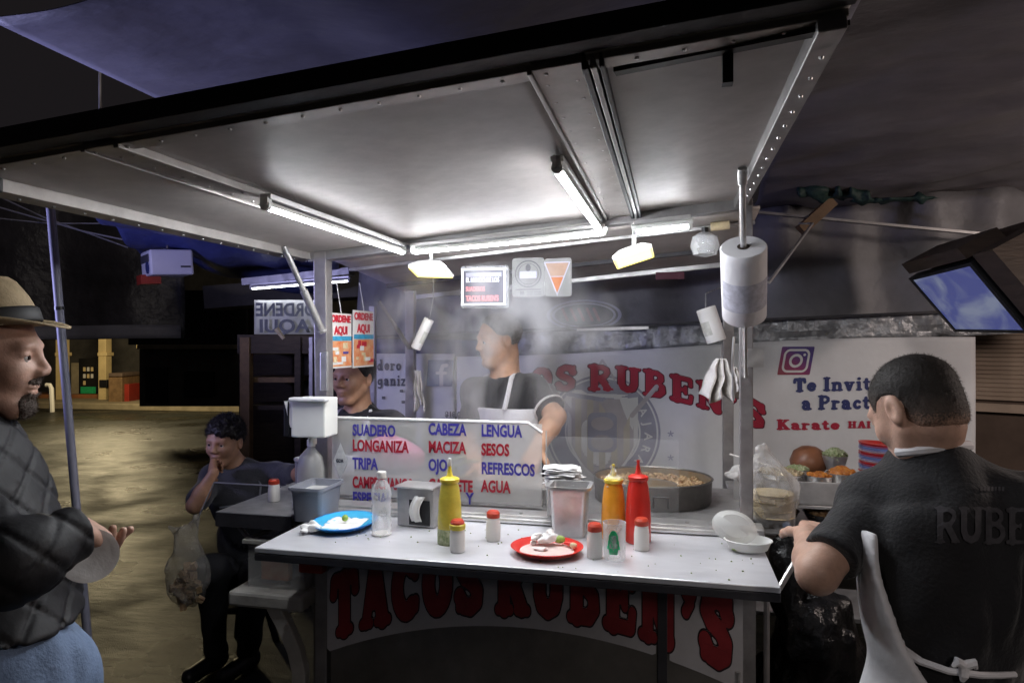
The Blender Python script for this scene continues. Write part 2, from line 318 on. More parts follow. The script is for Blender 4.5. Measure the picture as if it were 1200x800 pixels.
# ------------------------------------------------------------ 2D shapes from distance fields (slab letters, crests)
def seg2(P, a, b, r):
    a = np.array(a, float); b = np.array(b, float); d = b - a; q = P - a
    t = np.clip((q @ d) / max(d @ d, 1e-9), 0, 1); return np.hypot(*(q - t[:, None] * d).T) - r
def arc(cx_, cy_, rx, ry, a0, a1, n=14):
    return [(cx_ + rx * math.cos(R(a0 + (a1 - a0) * i / n)), cy_ + ry * math.sin(R(a0 + (a1 - a0) * i / n))) for i in range(n + 1)]
def pl(pts, r): return [(pts[i], pts[i + 1], r) for i in range(len(pts) - 1)]
GL = {
 'T': (.72, pl([(.36, .08), (.36, .9)], .13) + pl([(.1, .9), (.62, .9)], .10) + pl([(.07, .88), (.05, .68)], .07) + pl([(.65, .88), (.67, .68)], .07) + pl([(.2, .06), (.52, .06)], .06)),
 'A': (.80, pl([(.16, .08), (.36, .92)], .09) + pl([(.62, .08), (.42, .92)], .13) + pl([(.26, .34), (.56, .34)], .06) + pl([(.05, .06), (.27, .06)], .06) + pl([(.47, .06), (.77, .06)], .06)),
 'C': (.74, pl(arc(.38, .5, .25, .38, 52, 308), .13) + pl([(.62, .92), (.62, .68)], .06) + pl([(.62, .16), (.63, .28)], .06)),
 'O': (.78, pl(arc(.38, .5, .24, .37, 0, 360, 22), .135)),
 'S': (.72, pl([(.6, .70), (.52, .86), (.34, .9), (.18, .82), (.14, .68), (.24, .56), (.44, .47), (.56, .34), (.54, .18), (.38, .09), (.2, .12), (.1, .26)], .115) + pl([(.63, .92), (.63, .70)], .05) + pl([(.08, .08), (.08, .28)], .05)),
 'R': (.82, pl([(.2, .08), (.2, .92)], .12) + pl([(.2, .9), (.46, .9), (.6, .82), (.62, .7), (.56, .58), (.44, .5), (.2, .5)], .09) + pl([(.42, .48), (.64, .1)], .12) + pl([(.05, .06), (.35, .06)], .06) + pl([(.54, .06), (.78, .06)], .06) + pl([(.05, .94), (.3, .94)], .06)),
 'U': (.80, pl([(.18, .9), (.18, .34), (.24, .18), (.38, .11), (.54, .18), (.6, .34), (.6, .9)], .12) + pl([(.04, .94), (.32, .94)], .06) + pl([(.47, .94), (.75, .94)], .06)),
 'B': (.78, pl([(.2, .08), (.2, .92)], .12) + pl([(.2, .91), (.44, .91), (.56, .83), (.57, .68), (.45, .55), (.2, .53)], .09) + pl([(.44, .53), (.6, .42), (.62, .24), (.5, .1), (.2, .09)], .10) + pl([(.05, .06), (.3, .06)], .06) + pl([(.05, .94), (.3, .94)], .06)),
 'E': (.74, pl([(.2, .08), (.2, .92)], .12) + pl([(.06, .92), (.6, .92)], .08) + pl([(.2, .5), (.46, .5)], .07) + pl([(.06, .08), (.6, .08)], .08) + pl([(.63, .92), (.64, .7)], .06) + pl([(.63, .08), (.66, .32)], .06) + pl([(.48, .62), (.48, .38)], .05)),
 'N': (.86, pl([(.18, .06), (.18, .92)], .09) + pl([(.18, .92), (.64, .08)], .13) + pl([(.66, .08), (.66, .94)], .09) + pl([(.05, .06), (.32, .06)], .06) + pl([(.04, .94), (.26, .94)], .06) + pl([(.54, .94), (.8, .94)], .06)),
 "'": (.34, pl([(.15, .86), (.17, .84)], .13) + pl([(.2, .86), (.2, .7), (.1, .56)], .06)),
 'I': (.42, pl([(.2, .08), (.2, .92)], .11) + pl([(.05, .06), (.36, .06)], .05) + pl([(.05, .94), (.36, .94)], .05)),
 'P': (.74, pl([(.2, .08), (.2, .92)], .11) + pl([(.2, .91), (.46, .91), (.6, .8), (.6, .62), (.46, .48), (.2, .47)], .08) + pl([(.05, .06), (.36, .06)], .05) + pl([(.05, .94), (.3, .94)], .05)),
 'K': (.82, pl([(.2, .08), (.2, .92)], .11) + pl([(.2, .42), (.6, .9)], .07) + pl([(.36, .56), (.64, .1)], .11) + pl([(.05, .06), (.36, .06)], .05) + pl([(.52, .06), (.78, .06)], .05) + pl([(.05, .94), (.34, .94)], .05) + pl([(.48, .94), (.72, .94)], .05)),
 'H': (.84, pl([(.2, .08), (.2, .92)], .11) + pl([(.62, .08), (.62, .92)], .11) + pl([(.2, .5), (.62, .5)], .06) + pl([(.05, .06), (.34, .06)], .05) + pl([(.48, .06), (.78, .06)], .05) + pl([(.05, .94), (.34, .94)], .05) + pl([(.48, .94), (.78, .94)], .05)),
 'e': (.60, pl([(.14, .36), (.46, .36)] + arc(.3, .34, .18, .24, 5, 320), .085)),
 'a': (.62, pl(arc(.26, .2, .14, .13, 0, 360, 12), .08) + pl([(.42, .06), (.42, .42), (.34, .56), (.2, .58), (.12, .5)], .09) + pl([(.42, .06), (.56, .06)], .06)),
 'n': (.72, pl([(.16, .06), (.16, .56)], .09) + pl([(.16, .44), (.3, .57), (.46, .54), (.5, .4), (.5, .06)], .09) + pl([(.05, .05), (.28, .05)], .05) + pl([(.39, .05), (.62, .05)], .05) + pl([(.04, .58), (.16, .58)], .05)),
 'v': (.64, pl([(.12, .56), (.28, .06)], .10) + pl([(.46, .56), (.3, .06)], .07) + pl([(.02, .58), (.24, .58)], .05) + pl([(.36, .58), (.56, .58)], .05)),
 'i': (.36, pl([(.17, .06), (.17, .56)], .09) + pl([(.05, .05), (.3, .05)], .05) + pl([(.05, .58), (.17, .58)], .05) + pl([(.17, .84), (.18, .84)], .09)),
 't': (.46, pl([(.2, .78), (.2, .16), (.28, .07), (.38, .1)], .085) + pl([(.06, .58), (.36, .58)], .06)),
 'r': (.54, pl([(.16, .06), (.16, .56)], .09) + pl([(.16, .42), (.28, .55), (.42, .52)], .08) + pl([(.05, .05), (.32, .05)], .05) + pl([(.04, .58), (.16, .58)], .05)),
 'c': (.56, pl(arc(.3, .32, .17, .24, 45, 315), .085)),
 'd': (.70, pl(arc(.26, .3, .16, .23, 0, 360, 16), .08) + pl([(.46, .06), (.46, .92)], .09) + pl([(.34, .94), (.46, .94)], .05) + pl([(.46, .05), (.6, .05)], .05)),
 'o': (.62, pl(arc(.3, .32, .18, .24, 0, 360, 18), .085)),
 'l': (.36, pl([(.17, .06), (.17, .92)], .09) + pl([(.05, .05), (.3, .05)], .05) + pl([(.05, .94), (.17, .94)], .05)),
 'g': (.64, pl(arc(.28, .34, .16, .2, 0, 360, 16), .08) + pl([(.46, .56), (.46, -.08), (.34, -.2), (.14, -.16)], .08)),
 'z': (.56, pl([(.1, .56), (.44, .56), (.1, .06), (.46, .06)], .075)),
}
def shape2(field, x0, x1, y0, y1, res, th=0.0, merge=True):
    """marching squares fill of field(P)<th -> (verts2d, faces)"""
    nx = max(2, int((x1 - x0) / res)); ny = max(2, int((y1 - y0) / res)); xs = np.linspace(x0, x1, nx + 1); ys = np.linspace(y0, y1, ny + 1)
    gx, gy = np.meshgrid(xs, ys); D = (field(np.stack([gx.ravel(), gy.ravel()], 1)) - th).reshape(ny + 1, nx + 1)
    V = {}; vs = []; fs = []
    def vid(k, p):
        if k not in V: V[k] = len(vs); vs.append(p)
        return V[k]
    ins = D < 0; cnt = ins[:-1, :-1].astype(int) + ins[1:, :-1] + ins[:-1, 1:] + ins[1:, 1:]
    for j in range(ny):
        i = 0; row = cnt[j]
        while i < nx:
            c = row[i]
            if c == 0: i += 1; continue
            if c == 4:
                k = i + 1
                if merge:
                    while k < nx and row[k] == 4: k += 1
                fs.append([vid(('c', i, j), (xs[i], ys[j])), vid(('c', k, j), (xs[k], ys[j])), vid(('c', k, j + 1), (xs[k], ys[j + 1])), vid(('c', i, j + 1), (xs[i], ys[j + 1]))]); i = k; continue
            co = [(i, j), (i + 1, j), (i + 1, j + 1), (i, j + 1)]; poly = []
            for q in range(4):
                a = co[q]; b = co[(q + 1) % 4]; da = D[a[1], a[0]]; db = D[b[1], b[0]]
                if da < 0: poly.append(vid(('c', *a), (xs[a[0]], ys[a[1]])))
                if (da < 0) != (db < 0):
                    t = da / (da - db); poly.append(vid(('e', min(a, b), max(a, b)), (xs[a[0]] + (xs[b[0]] - xs[a[0]]) * t, ys[a[1]] + (ys[b[1]] - ys[a[1]]) * t)))
            if len(poly) >= 3: fs.append(poly)
            i += 1
    return vs, fs
def glyph(ch, th=0.0, res=.03, fat=0.0, merge=True):
    wd, segs = GL[ch]
    f = lambda P: np.min([seg2(P, a, b, r + fat) for a, b, r in segs], axis=0)
    return wd, shape2(f, -.2, wd + .2, -.45, 1.25, res, th, merge)
def slab(s, mat, warp, th=0.0, res=.03, fat=0.0, gap=.06, space=.34, parent=None, name='lettering', x0=0.0, merge=True):
    """slab-serif words; warp(x, y) -> 3D point, x and y in letter heights"""
    mb = MB(); x = x0
    for ch in s:
        if ch == ' ': x += space; continue
        wd, (vs, fs) = glyph(ch, th, res, fat, merge); mb.add([warp(x + a, b) for a, b in vs], fs); x += wd + gap
    return mb.build(name, mat, parent)
def slab_width(s, gap=.06, space=.34): return sum(space if c == ' ' else GL[c][0] + gap for c in s) - gap
def shape3(field, box, res, warp, mat, parent, name, th=0.0):
    vs, fs = shape2(field, *box, res, th); mb = MB(); mb.add([warp(a, b) for a, b in vs], fs); return mb.build(name, mat, parent)
# ------------------------------------------------------------ bodies and soft shapes from 3D distance fields (surface nets)
def A(v): return np.array([v[0], v[1], v[2]], np.float32)
def cone(a, b, ra, rb=None):
    a = A(a); b = A(b); rb = ra if rb is None else rb; d = b - a; dd = float(d @ d) + 1e-9
    def f(P):
        q = P - a; t = np.clip((q @ d) / dd, 0, 1); q = q - t[:, None] * d
        return np.sqrt(np.einsum('ij,ij->i', q, q)) - (ra + (rb - ra) * t)
    return f
def ell(c, r, Rm=None):
    c = A(c); r = A(r); Rm = None if Rm is None else np.array(Rm, np.float32)   # rows = local axes
    def f(P):
        q = P - c
        if Rm is not None: q = q @ Rm.T
        k0 = np.sqrt(((q / r) ** 2).sum(1)) + 1e-6; k1 = np.sqrt(((q / (r * r)) ** 2).sum(1)) + 1e-6
        return k0 * (k0 - 1) / k1
    return f
def sm(a, b, k):
    h = np.maximum(k - np.abs(a - b), 0) / k; return np.minimum(a, b) - h * h * k * .25
def U(fs, k=.02):
    def f(P):
        d = fs[0](P)
        for g in fs[1:]: d = sm(d, g(P), k)
        return d
    return f
def UN(fs): return lambda P: np.min([g(P) for g in fs], axis=0)
def CUT(f, g, k=.01):            # f minus g
    return lambda P: -sm(-f(P), g(P), k)
def ISECT(f, g, k=.01): return lambda P: -sm(-f(P), -g(P), k)
def plane(p, n):                 # inside where (P-p).n < 0
    p = A(p); n = A(Vector(n).normalized()); return lambda P: (P - p) @ n
def OFF(f, t): return lambda P: f(P) - t
def FOLD(f, amp, fr, seed, aniso=(1, 1, .45)):
    r = np.random.default_rng(seed); ks = r.normal(size=(6, 3)).astype(np.float32) * np.array(aniso, np.float32) * fr; ph = r.uniform(0, 6.28, 6)
    def g(P):
        n = sum(np.sin(P @ k + p + 1.5 * np.sin(P @ ks[(i + 2) % 6] * .6)) for i, (k, p) in enumerate(zip(ks, ph))) / 6
        return f(P) + amp * (1.2 - np.sqrt(n * n + .012) * 2.6)
    return g
def sdf_mesh(f, lo, hi, res, name, mat, parent=None, B=12):
    lo = np.array(lo, np.float32); hi = np.array(hi, np.float32); nb = np.maximum(1, np.ceil((hi - lo) / (res * B)).astype(int)); n = nb * B
    D = np.full(n + 1, 1.0, np.float32)
    bi = np.stack(np.meshgrid(*[np.arange(k) for k in nb], indexing='ij'), -1).reshape(-1, 3)
    cen = lo + (bi + .5).astype(np.float32) * B * res; dc = f(cen.astype(np.float32)); hd = B * res * .87
    for k in np.nonzero(dc < -hd * 1.6)[0]:
        i, j, l = bi[k] * B; D[i:i + B + 1, j:j + B + 1, l:l + B + 1] = -1
    loc = np.stack(np.meshgrid(*[np.arange(B + 1)] * 3, indexing='ij'), -1).reshape(-1, 3)
    act = np.nonzero(np.abs(dc) <= hd * 1.6)[0]
    for s in range(0, len(act), 40):
        ch = act[s:s + 40]; P = (lo + ((bi[ch] * B)[:, None, :] + loc[None]).reshape(-1, 3).astype(np.float32) * res).astype(np.float32)
        d = f(P).reshape(len(ch), B + 1, B + 1, B + 1)
        for q, k in enumerate(ch):
            i, j, l = bi[k] * B; D[i:i + B + 1, j:j + B + 1, l:l + B + 1] = d[q]
    S = D < 0; s0 = S[:-1, :-1, :-1]; same = np.ones_like(s0)
    co = [(a, b, c) for a in (0, 1) for b in (0, 1) for c in (0, 1)]; nn = n
    def cor(Ar, a, b, c): return Ar[a:nn[0] + a, b:nn[1] + b, c:nn[2] + c]
    for a, b, c in co[1:]: same &= (cor(S, a, b, c) == s0)
    idx = np.argwhere(~same)
    if not len(idx): raise RuntimeError('empty sdf ' + name)
    cd_ = np.stack([D[idx[:, 0] + a, idx[:, 1] + b, idx[:, 2] + c] for a, b, c in co], 1)
    acc = np.zeros((len(idx), 3), np.float32); cnt = np.zeros(len(idx), np.float32)
    for i in range(8):
        for j in range(i + 1, 8):
            if sum(abs(co[i][q] - co[j][q]) for q in range(3)) != 1: continue
            x = (cd_[:, i] < 0) != (cd_[:, j] < 0); di = cd_[:, i]; dj = cd_[:, j]
            t = np.where(x, di / np.where(np.abs(di - dj) < 1e-9, 1e-9, di - dj), 0)
            p = np.array(co[i], np.float32) + t[:, None] * (np.array(co[j], np.float32) - np.array(co[i], np.float32))
            acc += np.where(x[:, None], p, 0); cnt += x
    V = lo + (idx + acc / cnt[:, None]) * res
    ID = np.full(nn, -1, np.int32); ID[idx[:, 0], idx[:, 1], idx[:, 2]] = np.arange(len(idx)); F = []
    for ax in range(3):
        u, v_ = [(1, 2), (2, 0), (0, 1)][ax]; sl = [slice(1, nn[q]) for q in range(3)]; sl[ax] = slice(0, nn[ax]); sl2 = list(sl); sl2[ax] = slice(1, nn[ax] + 1)
        a = S[tuple(sl)]; b = S[tuple(sl2)]; e = np.argwhere(a != b); st = a[tuple(e.T)]
        e = e + np.array([0 if q == ax else 1 for q in range(3)])
        def g(du, dv):
            q = e.copy(); q[:, u] -= du; q[:, v_] -= dv; return ID[q[:, 0], q[:, 1], q[:, 2]]
        quad = np.stack([g(1, 1), g(0, 1), g(0, 0), g(1, 0)], 1); quad[~st] = quad[~st][:, ::-1]; F.append(quad)
    F = np.concatenate(F); F = F[(F >= 0).all(1)]
    me = bpy.data.meshes.new(name); me.vertices.add(len(V)); me.vertices.foreach_set('co', V.astype(np.float32).ravel())
    me.loops.add(len(F) * 4); me.loops.foreach_set('vertex_index', F.astype(np.int32).ravel()); me.polygons.add(len(F)); me.polygons.foreach_set('loop_start', np.arange(0, len(F) * 4, 4, dtype=np.int32))
    me.polygons.foreach_set('use_smooth', np.ones(len(F), bool)); me.update(calc_edges=True)
    me.materials.append(M[mat] if isinstance(mat, str) else mat); return mesh_obj(name, me, parent)
def strands(o, n, ln, wd, mat, parent, seed=1, droop=.3, zmin=None):
    me = o.data; g = np.random.default_rng(seed); nv = len(me.vertices); co = np.empty(nv * 3, np.float32); no = np.empty(nv * 3, np.float32); me.vertices.foreach_get('co', co); me.vertex_normals.foreach_get('vector', no)
    co = co.reshape(-1, 3); no = no.reshape(-1, 3); base = np.array(wloc(o), np.float32); k = g.integers(0, nv, n); p = co[k] + base + g.normal(size=(n, 3)) * .0015; d = no[k] + g.normal(size=(n, 3)) * .35; d[:, 2] -= droop; d /= np.linalg.norm(d, axis=1)[:, None]
    s = np.cross(d, g.normal(size=(n, 3))); s /= np.linalg.norm(s, axis=1)[:, None]; L_ = ln * g.uniform(.5, 1.2, n)[:, None]
    V = np.stack([p - s * wd / 2 - d * .002, p + s * wd / 2 - d * .002, p + d * L_], 1).reshape(-1, 3).astype(np.float32)
    m2 = bpy.data.meshes.new('strands'); m2.vertices.add(n * 3); m2.vertices.foreach_set('co', V.ravel()); m2.loops.add(n * 3); m2.loops.foreach_set('vertex_index', np.arange(n * 3, dtype=np.int32)); m2.polygons.add(n); m2.polygons.foreach_set('loop_start', np.arange(0, n * 3, 3, dtype=np.int32)); m2.update(calc_edges=True)
    m2.materials.append(M[mat]); return tag(mesh_obj('hair_strands', m2, parent), kind='stuff')
# ------------------------------------------------------------ head, hand, body
class Head:
    """local frame: x forward, y left, z up; centre between the ears"""
    def __init__(s, c, fwd, up, sc=1.0):
        s.c = Vector(c); x = Vector(fwd).normalized(); u = Vector(up); y = u.cross(x).normalized(); z = x.cross(y); s.ax = (x, y, z); s.sc = sc
        s.Rm = [list(x), list(y), list(z)]
    def w(s, x, y, z): return s.c + (s.ax[0] * x + s.ax[1] * y + s.ax[2] * z) * s.sc
    def e(s, c, r): return ell(s.w(*c), [q * s.sc for q in r], s.Rm)
    def k(s, a, b, ra, rb): return cone(s.w(*a), s.w(*b), ra * s.sc, rb * s.sc)
    def skull(s): return U([s.e((-.012, 0, .035), (.098, .076, .083)), s.e((.012, 0, .0), (.078, .068, .08))], .02)
    def face(s, fat=0):
        g = [s.skull(), s.e((.034, 0, -.03), (.054, .056 + fat, .075)), s.e((.062, 0, -.098), (.022, .026 + fat, .018))]
        for q in (-1, 1):
            g += [s.k((.0, q * .052, -.045), (.05, q * .022, -.098), .018 + fat, .017 + fat), s.e((.058, q * .036, -.028), (.024, .022 + fat, .024)), s.e((.078, q * .024, .021), (.014, .026, .009))]
        base = U(g, .022)
        for q in (-1, 1): base = CUT(base, s.e((.101, q * .032, .002), (.020, .017, .0125)), .012)
        feat = U([s.k((.087, 0, .014), (.1055, 0, -.024), .0068, .0098), s.e((.098, -.012, -.030), (.012, .009, .008)), s.e((.098, .012, -.030), (.012, .009, .008))], .008)
        lips = U([s.e((.083, 0, -.0575), (.011, .024, .0062)), s.e((.080, 0, -.0690), (.011, .021, .0070))], .003)
        base = sm_f(base, feat, .012); base = sm_f(base, lips, .007)
        for q in (-1, 1):
            lid = CUT(s.e((.0755, q * .032, .004), (.0145, .0165, .0125)), s.e((.090, q * .032, -.001), (.016, .014, .0045)), .002); base = sm_f(base, lid, .004)
            ear = CUT(s.e((-.010, q * .079, -.004), (.020, .0085, .033)), s.e((-.006, q * .089, -.002), (.011, .008, .019)), .004); base = sm_f(base, ear, .008)
        return CUT(base, s.e((.100, 0, -.0632), (.014, .022, .0012)), .002)
    def eyes(s, parent):
        for q in (-1, 1):
            mb = MB(); c = s.w(.0765, q * .032, .0); mb.lathe([(0, -.0118), (.0083, -.0083), (.0118, 0), (.0083, .0083), (0, .0118)], c, 12)
            o = mb.build('eye', 'eye_white', parent, True, angle=180)
            i = MB(); d = s.ax[0]; i.cyl(c + d * .0095 * s.sc, c + d * .0125 * s.sc, .0058 * s.sc, .0045 * s.sc, 10); i.build('iris', 'iris', o)
    def hair(s, lo=0.0, front=.06, t=.007, amp=.002, seed=1, top=0, side=-.03):
        sk = s.skull(); f = FOLD(OFF(U([sk, s.e((-.02, 0, .05 + top), (.09, .07, .07 + top))], .02), t), amp, 160, seed, (1, 1, 1))
        f = CUT(f, plane(s.w(front, 0, .0), tuple(-(s.ax[0] * -1 + s.ax[2] * .35))), .008) if False else f
        f = ISECT(f, UN([plane(s.w(-.02, 0, side), tuple(-(s.ax[2] * 1.0 + s.ax[0] * -.55)))]), .012)
        f = ISECT(f, plane(s.w(front, 0, .055), tuple(s.ax[0] * 1.0 - s.ax[2] * .55)), .014)
        return f
def sm_f(a, b, k): return lambda P: sm(a(P), b(P), k)
def hand(w, f, n, side=1, curl=(40, 45, 35), spread=5, thumb=(20, 15), sc=1.0, tdir=.75):
    """w wrist, f towards the fingers, n back of the hand, side=+1 thumb on f x n"""
    w = Vector(w); f = Vector(f).normalized(); n = (Vector(n) - f * f.dot(Vector(n))).normalized(); s = f.cross(n).normalized() * side; palm = []; fing = []
    for i in range(4):
        kn = w + (f * (.088 - .004 * abs(i - 1)) + s * (.030 - .0195 * i)) * sc
        palm.append(cone(w + s * (.014 - .009 * i) * sc, kn, .0135 * sc, .0115 * sc))
        ln = [.078, .086, .080, .062][i] * sc; p = kn; a = 0; r = [.0092, .0094, .0088, .0078][i] * sc; d0 = (f + s * math.tan(R(spread * (1.3 - i)))).normalized()
        cu = curl[i] if hasattr(curl[0], '__len__') else curl
        for q, fr in enumerate((.45, .30, .25)):
            a += R(cu[q] + (i - 1.5) * 3); d = d0 * math.cos(a) - n * math.sin(a); e = p + d * ln * fr; fing.append(cone(p, e, r * (1 - .07 * q), r * (.95 - .09 * q))); p = e
    th = []; p = w + (f * .022 + s * .024) * sc; d = (f * (1 - tdir * .5) + s * tdir - n * .25).normalized()
    for q, ln in enumerate((.040, .034, .028)):
        e = p + d * ln * sc; th.append(cone(p, e, (.0135, .0112, .0098)[q] * sc, (.0112, .0098, .008)[q] * sc)); p = e; d = (d + f * math.tan(R(thumb[0])) - n * math.tan(R(thumb[1]))).normalized()
    return sm_f(sm_f(U(palm, .016), UN(fing), .006), U(th, .008), .010)
class Body:
    def __init__(s, J, bf):
        s.J = {k: Vector(v) for k, v in J.items()}; x = Vector(bf); x.z = 0; x.normalize(); s.x = x; s.y = UP.cross(x); up = (s.J['neck'] - s.J['hips']).normalized()
        y = s.y; z = up; xx = y.cross(z).normalized(); s.Rm = [list(xx), list(y), list(z)]; s.fx = xx; s.up = z
    def torso(s, o=0.0, k=.06, w=1.0):
        J = s.J; ax = s.Rm; chest = J['chest']; bel = J['belly']; hip = J['hips']
        return U([ell(chest, (.105 * w + o, .155 * w + o, .17 + o), ax), ell(bel, (.105 * w + o, .145 * w + o, .16 + o), ax), ell(hip, (.11 * w + o, .165 * w + o, .12 + o), ax),
                  cone(J['shL'], J['shR'], .052 + o, .052 + o), cone(J['neck'] - UP * .05, J['neck'], .062 + o * .5, .052 + o * .5)], k)
    def arms(s, o=0.0, sides='LR'):
        J = s.J; g = []
        for q in sides: g += [cone(J['sh' + q], J['el' + q], .049 + o, .037 + o), cone(J['el' + q], J['el' + q].lerp(J['wr' + q], .35), .036 + o, .037 + o), cone(J['el' + q].lerp(J['wr' + q], .35), J['wr' + q], .037 + o, .025 + o)]
        return U(g, .02)
    def legs(s, o=0.0):
        J = s.J; g = []
        for q in 'LR': g += [cone(J['hi' + q], J['kn' + q], .082 + o, .056 + o), cone(J['kn' + q], J['an' + q], .056 + o, .038 + o)]
        return U(g, .05)
def bounds(pts, m): a = np.array([list(p) for p in pts]); return a.min(0) - m, a.max(0) + m
def shoe(J, q, fwd, parent, mat='black'):
    a = J['an' + q]; f = Vector(fwd).normalized(); g = Vector((a.x, a.y, .0))
    fs = U([cone(g + Vector((0, 0, .045)) - f * .03, g + Vector((0, 0, .04)) + f * .17, .042, .038), cone(g + Vector((0, 0, .045)), a + Vector((0, 0, .02)), .045, .042)], .03)
    fs = ISECT(fs, plane(g + Vector((0, 0, .003)), (0, 0, -1)), .01); lo, hi = bounds([g - f * .1, g + f * .24, a + UP * .08], .06)
    sdf_mesh(fs, lo, hi, .008, 'shoe', mat, parent)
# ============================================================ SETTING
def sheet(name, fn, nu, nv, mat, label=None, cat=None, parent=None, thick=.003, smooth=True, kind=None):
    mb = MB(); mb.grid(fn, nu, nv); o = mb.build(name, mat, parent, smooth, solid=thick); return tag(o, label, cat, kind=kind)
def bil(c, u, v): return c[0] * (1 - u) * (1 - v) + c[1] * u * (1 - v) + c[2] * u * v + c[3] * (1 - u) * v
def nz(p, s): return noise.noise(Vector(p) * s)
mb = MB()
def gfn(u, v):
    x = -40 + 60 * u; y = -12 + 62 * v; return Vector((x, y, .012 * nz((x, y, 0), .7)))
mb.grid(gfn, 60, 60); tag(mb.build('ground', 'asphalt', None, True), kind='structure')
# pavement with kerb under the far buildings
mb = MB(); a = PZ(20, 478, 0); b = PZ(212, 478, 0); mb.box(((a.x + b.x) / 2 - 1, a.y + 2.0, .075), (18, 4.0, .15), rz=YAW * .3); tag(mb.build('pavement', 'concrete', None, bevel=.02), kind='structure')
K = EYE
# ============================================================ TACO STALL
def hz(X): return 2.068 + .085 * X                 # underside of the lifted canopy, higher at the right
YF, YP, YR = 1.05, 2.43, 3.20                       # canopy front, front posts, rear posts
XL, XR = -1.30, .235
st = thing('taco_stall', 'stainless steel street taco stall with lifted canopy and lettered front panel', 'food stall', ((XL + XR) / 2, 2.6, 0))
# --- serving counter
mb = MB(); mb.box(((-1.214 + .268) / 2, (1.835 + 2.27) / 2, .992), (1.482, .435, .016)); mb.build('counter_top', 'counter', st, bevel=.003)
mb = MB(); mb.box(((-1.214 + .268) / 2, 1.840, .972), (1.482, .010, .022)); mb.build('counter_edge', 'dark_beam', st, bevel=.002)
for x in (-1.214, .262): mb = MB(); mb.box((x + .004, 2.05, .972), (.008, .40, .022)); mb.build('counter_edge', 'dark_beam', st)
mb = MB(); mb.beam((.268, 1.86, .99), (.315, 1.93, 1.035), .006, .018); mb.build('counter_hook', 'steel', st)
# --- raised ledge, deck and body
mb = MB(); mb.box(((XL + XR) / 2, 2.315, 1.014), (XR - XL + .1, .085, .028)); mb.build('ledge', 'steel', st, bevel=.004)
mb = MB(); mb.tube([(XL - .02, 2.268, 1.010), (XR + .03, 2.268, 1.010)], .009, 8); mb.build('ledge_roll', 'steel', st, True)
mb = MB(); mb.box(((XL + XR) / 2, 2.645, 1.006), (XR - XL + .06, .565, .022)); mb.build('deck', 'steel_dull', st, bevel=.003)
for k, xx in enumerate((-1.0, -.62, .05)): mb = MB(); mb.lathe([(0, 0), (.007, .001), (.006, .004), (0, .005)], (xx, 2.300, 1.0285), 8); mb.build('bolt', 'steel', st, True)
for k, xx in enumerate((-.5, .12)): mb = MB(); mb.lathe([(0, 0), (.007, .001), (.006, .004), (0, .005)], (xx, 2.300, 1.0285), 8); mb.build('bolt', 'steel', st, True)
seam = -.035
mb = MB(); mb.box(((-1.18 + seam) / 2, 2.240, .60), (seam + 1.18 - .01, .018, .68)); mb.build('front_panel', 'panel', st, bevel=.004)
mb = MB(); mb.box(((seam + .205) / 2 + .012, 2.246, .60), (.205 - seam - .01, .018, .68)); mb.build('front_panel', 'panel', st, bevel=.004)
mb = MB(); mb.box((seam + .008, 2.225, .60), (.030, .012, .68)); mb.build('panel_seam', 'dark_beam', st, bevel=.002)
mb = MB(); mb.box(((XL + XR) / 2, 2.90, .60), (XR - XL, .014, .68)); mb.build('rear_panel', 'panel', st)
for x in (XL + .05, XR + .0): mb = MB(); mb.box((x, 2.57, .60), (.012, .62, .66)); mb.build('side_panel', 'panel', st)
mb = MB(); mb.box(((XL + XR) / 2, 2.57, .262), (XR - XL - .02, .62, .012)); mb.build('floor_panel', 'panel', st)
for x, y in ((-1.215, 2.26), (.232, 2.26), (-1.215, 2.88), (.232, 2.88)): mb = MB(); mb.box((x, y, .498), (.045, .045, .99)); mb.build('leg', 'post', st, bevel=.003)
mb = MB(); mb.tube([(.27, 2.24, .93), (.285, 2.235, .90), (.285, 2.235, .40), (.27, 2.24, .36)], .009, 8); mb.build('gas_pipe', 'post', st, True)
mb = MB(); mb.cyl((.20, 2.225, .56), (.20, 2.225, .60), .008, n=8); mb.build('latch', 'steel', st)
mb = MB(); mb.cyl((-.18, 2.226, .905), (-.18, 2.214, .905), .010, n=10); mb.build('lock', 'steel', st, True)
# --- arched sign band and TACOS RUBEN'S on the front panel
yb = 2.2285
def arch(x): return .715 - .29 * (x + .46) ** 2
tw = slab_width("TACOS RUBEN'S", .10, .24); H_ = .215; x0 = -1.165; scx = (.185 - x0) / tw
def warp_front(y):
    def w_(a, b):
        X = x0 + a * scx; return Vector((X, y, arch(X) + b * H_ * (1.0 if X < -.2 else 1 + .25 * (X + .2))))
    return w_
def band(lo, hi, y):
    mb = MB(); mb.grid(lambda u, v: Vector((lo + (hi - lo) * u, y, arch(lo + (hi - lo) * u) - .045 + v * (.94 - arch(lo + (hi - lo) * u) + .045 if True else 0))), 40, 1); return mb
def bandfield(lo, hi):
    def f(P):
        x = P[:, 0]; y = P[:, 1]; zc = .715 - .29 * (x + .46) ** 2 + .10; q = np.maximum(np.abs(x - (lo + hi) / 2) - ((hi - lo) / 2 - .03), np.abs(y - zc) - .115); return q
    return f
b1 = shape3(bandfield(-1.185, seam - .012), (-1.2, seam, .3, .945), .012, lambda a, b: Vector((a, yb - .0005, b)), 'band_white', st, 'sign_band', .03)
b2 = shape3(bandfield(seam + .030, .215), (seam, .24, .3, .945), .010, lambda a, b: Vector((a, yb - .0005, b)), 'band_white', st, 'sign_band', .03)
slab("TACOS RUBEN'S", 'letter_edge', warp_front(yb - .002), .03, .022, .028, .10, .24, b1, 'lettering_outline')
slab("TACOS RUBEN'S", 'letter_red', warp_front(yb - .0035), .0, .022, .028, .10, .24, b1, 'lettering')
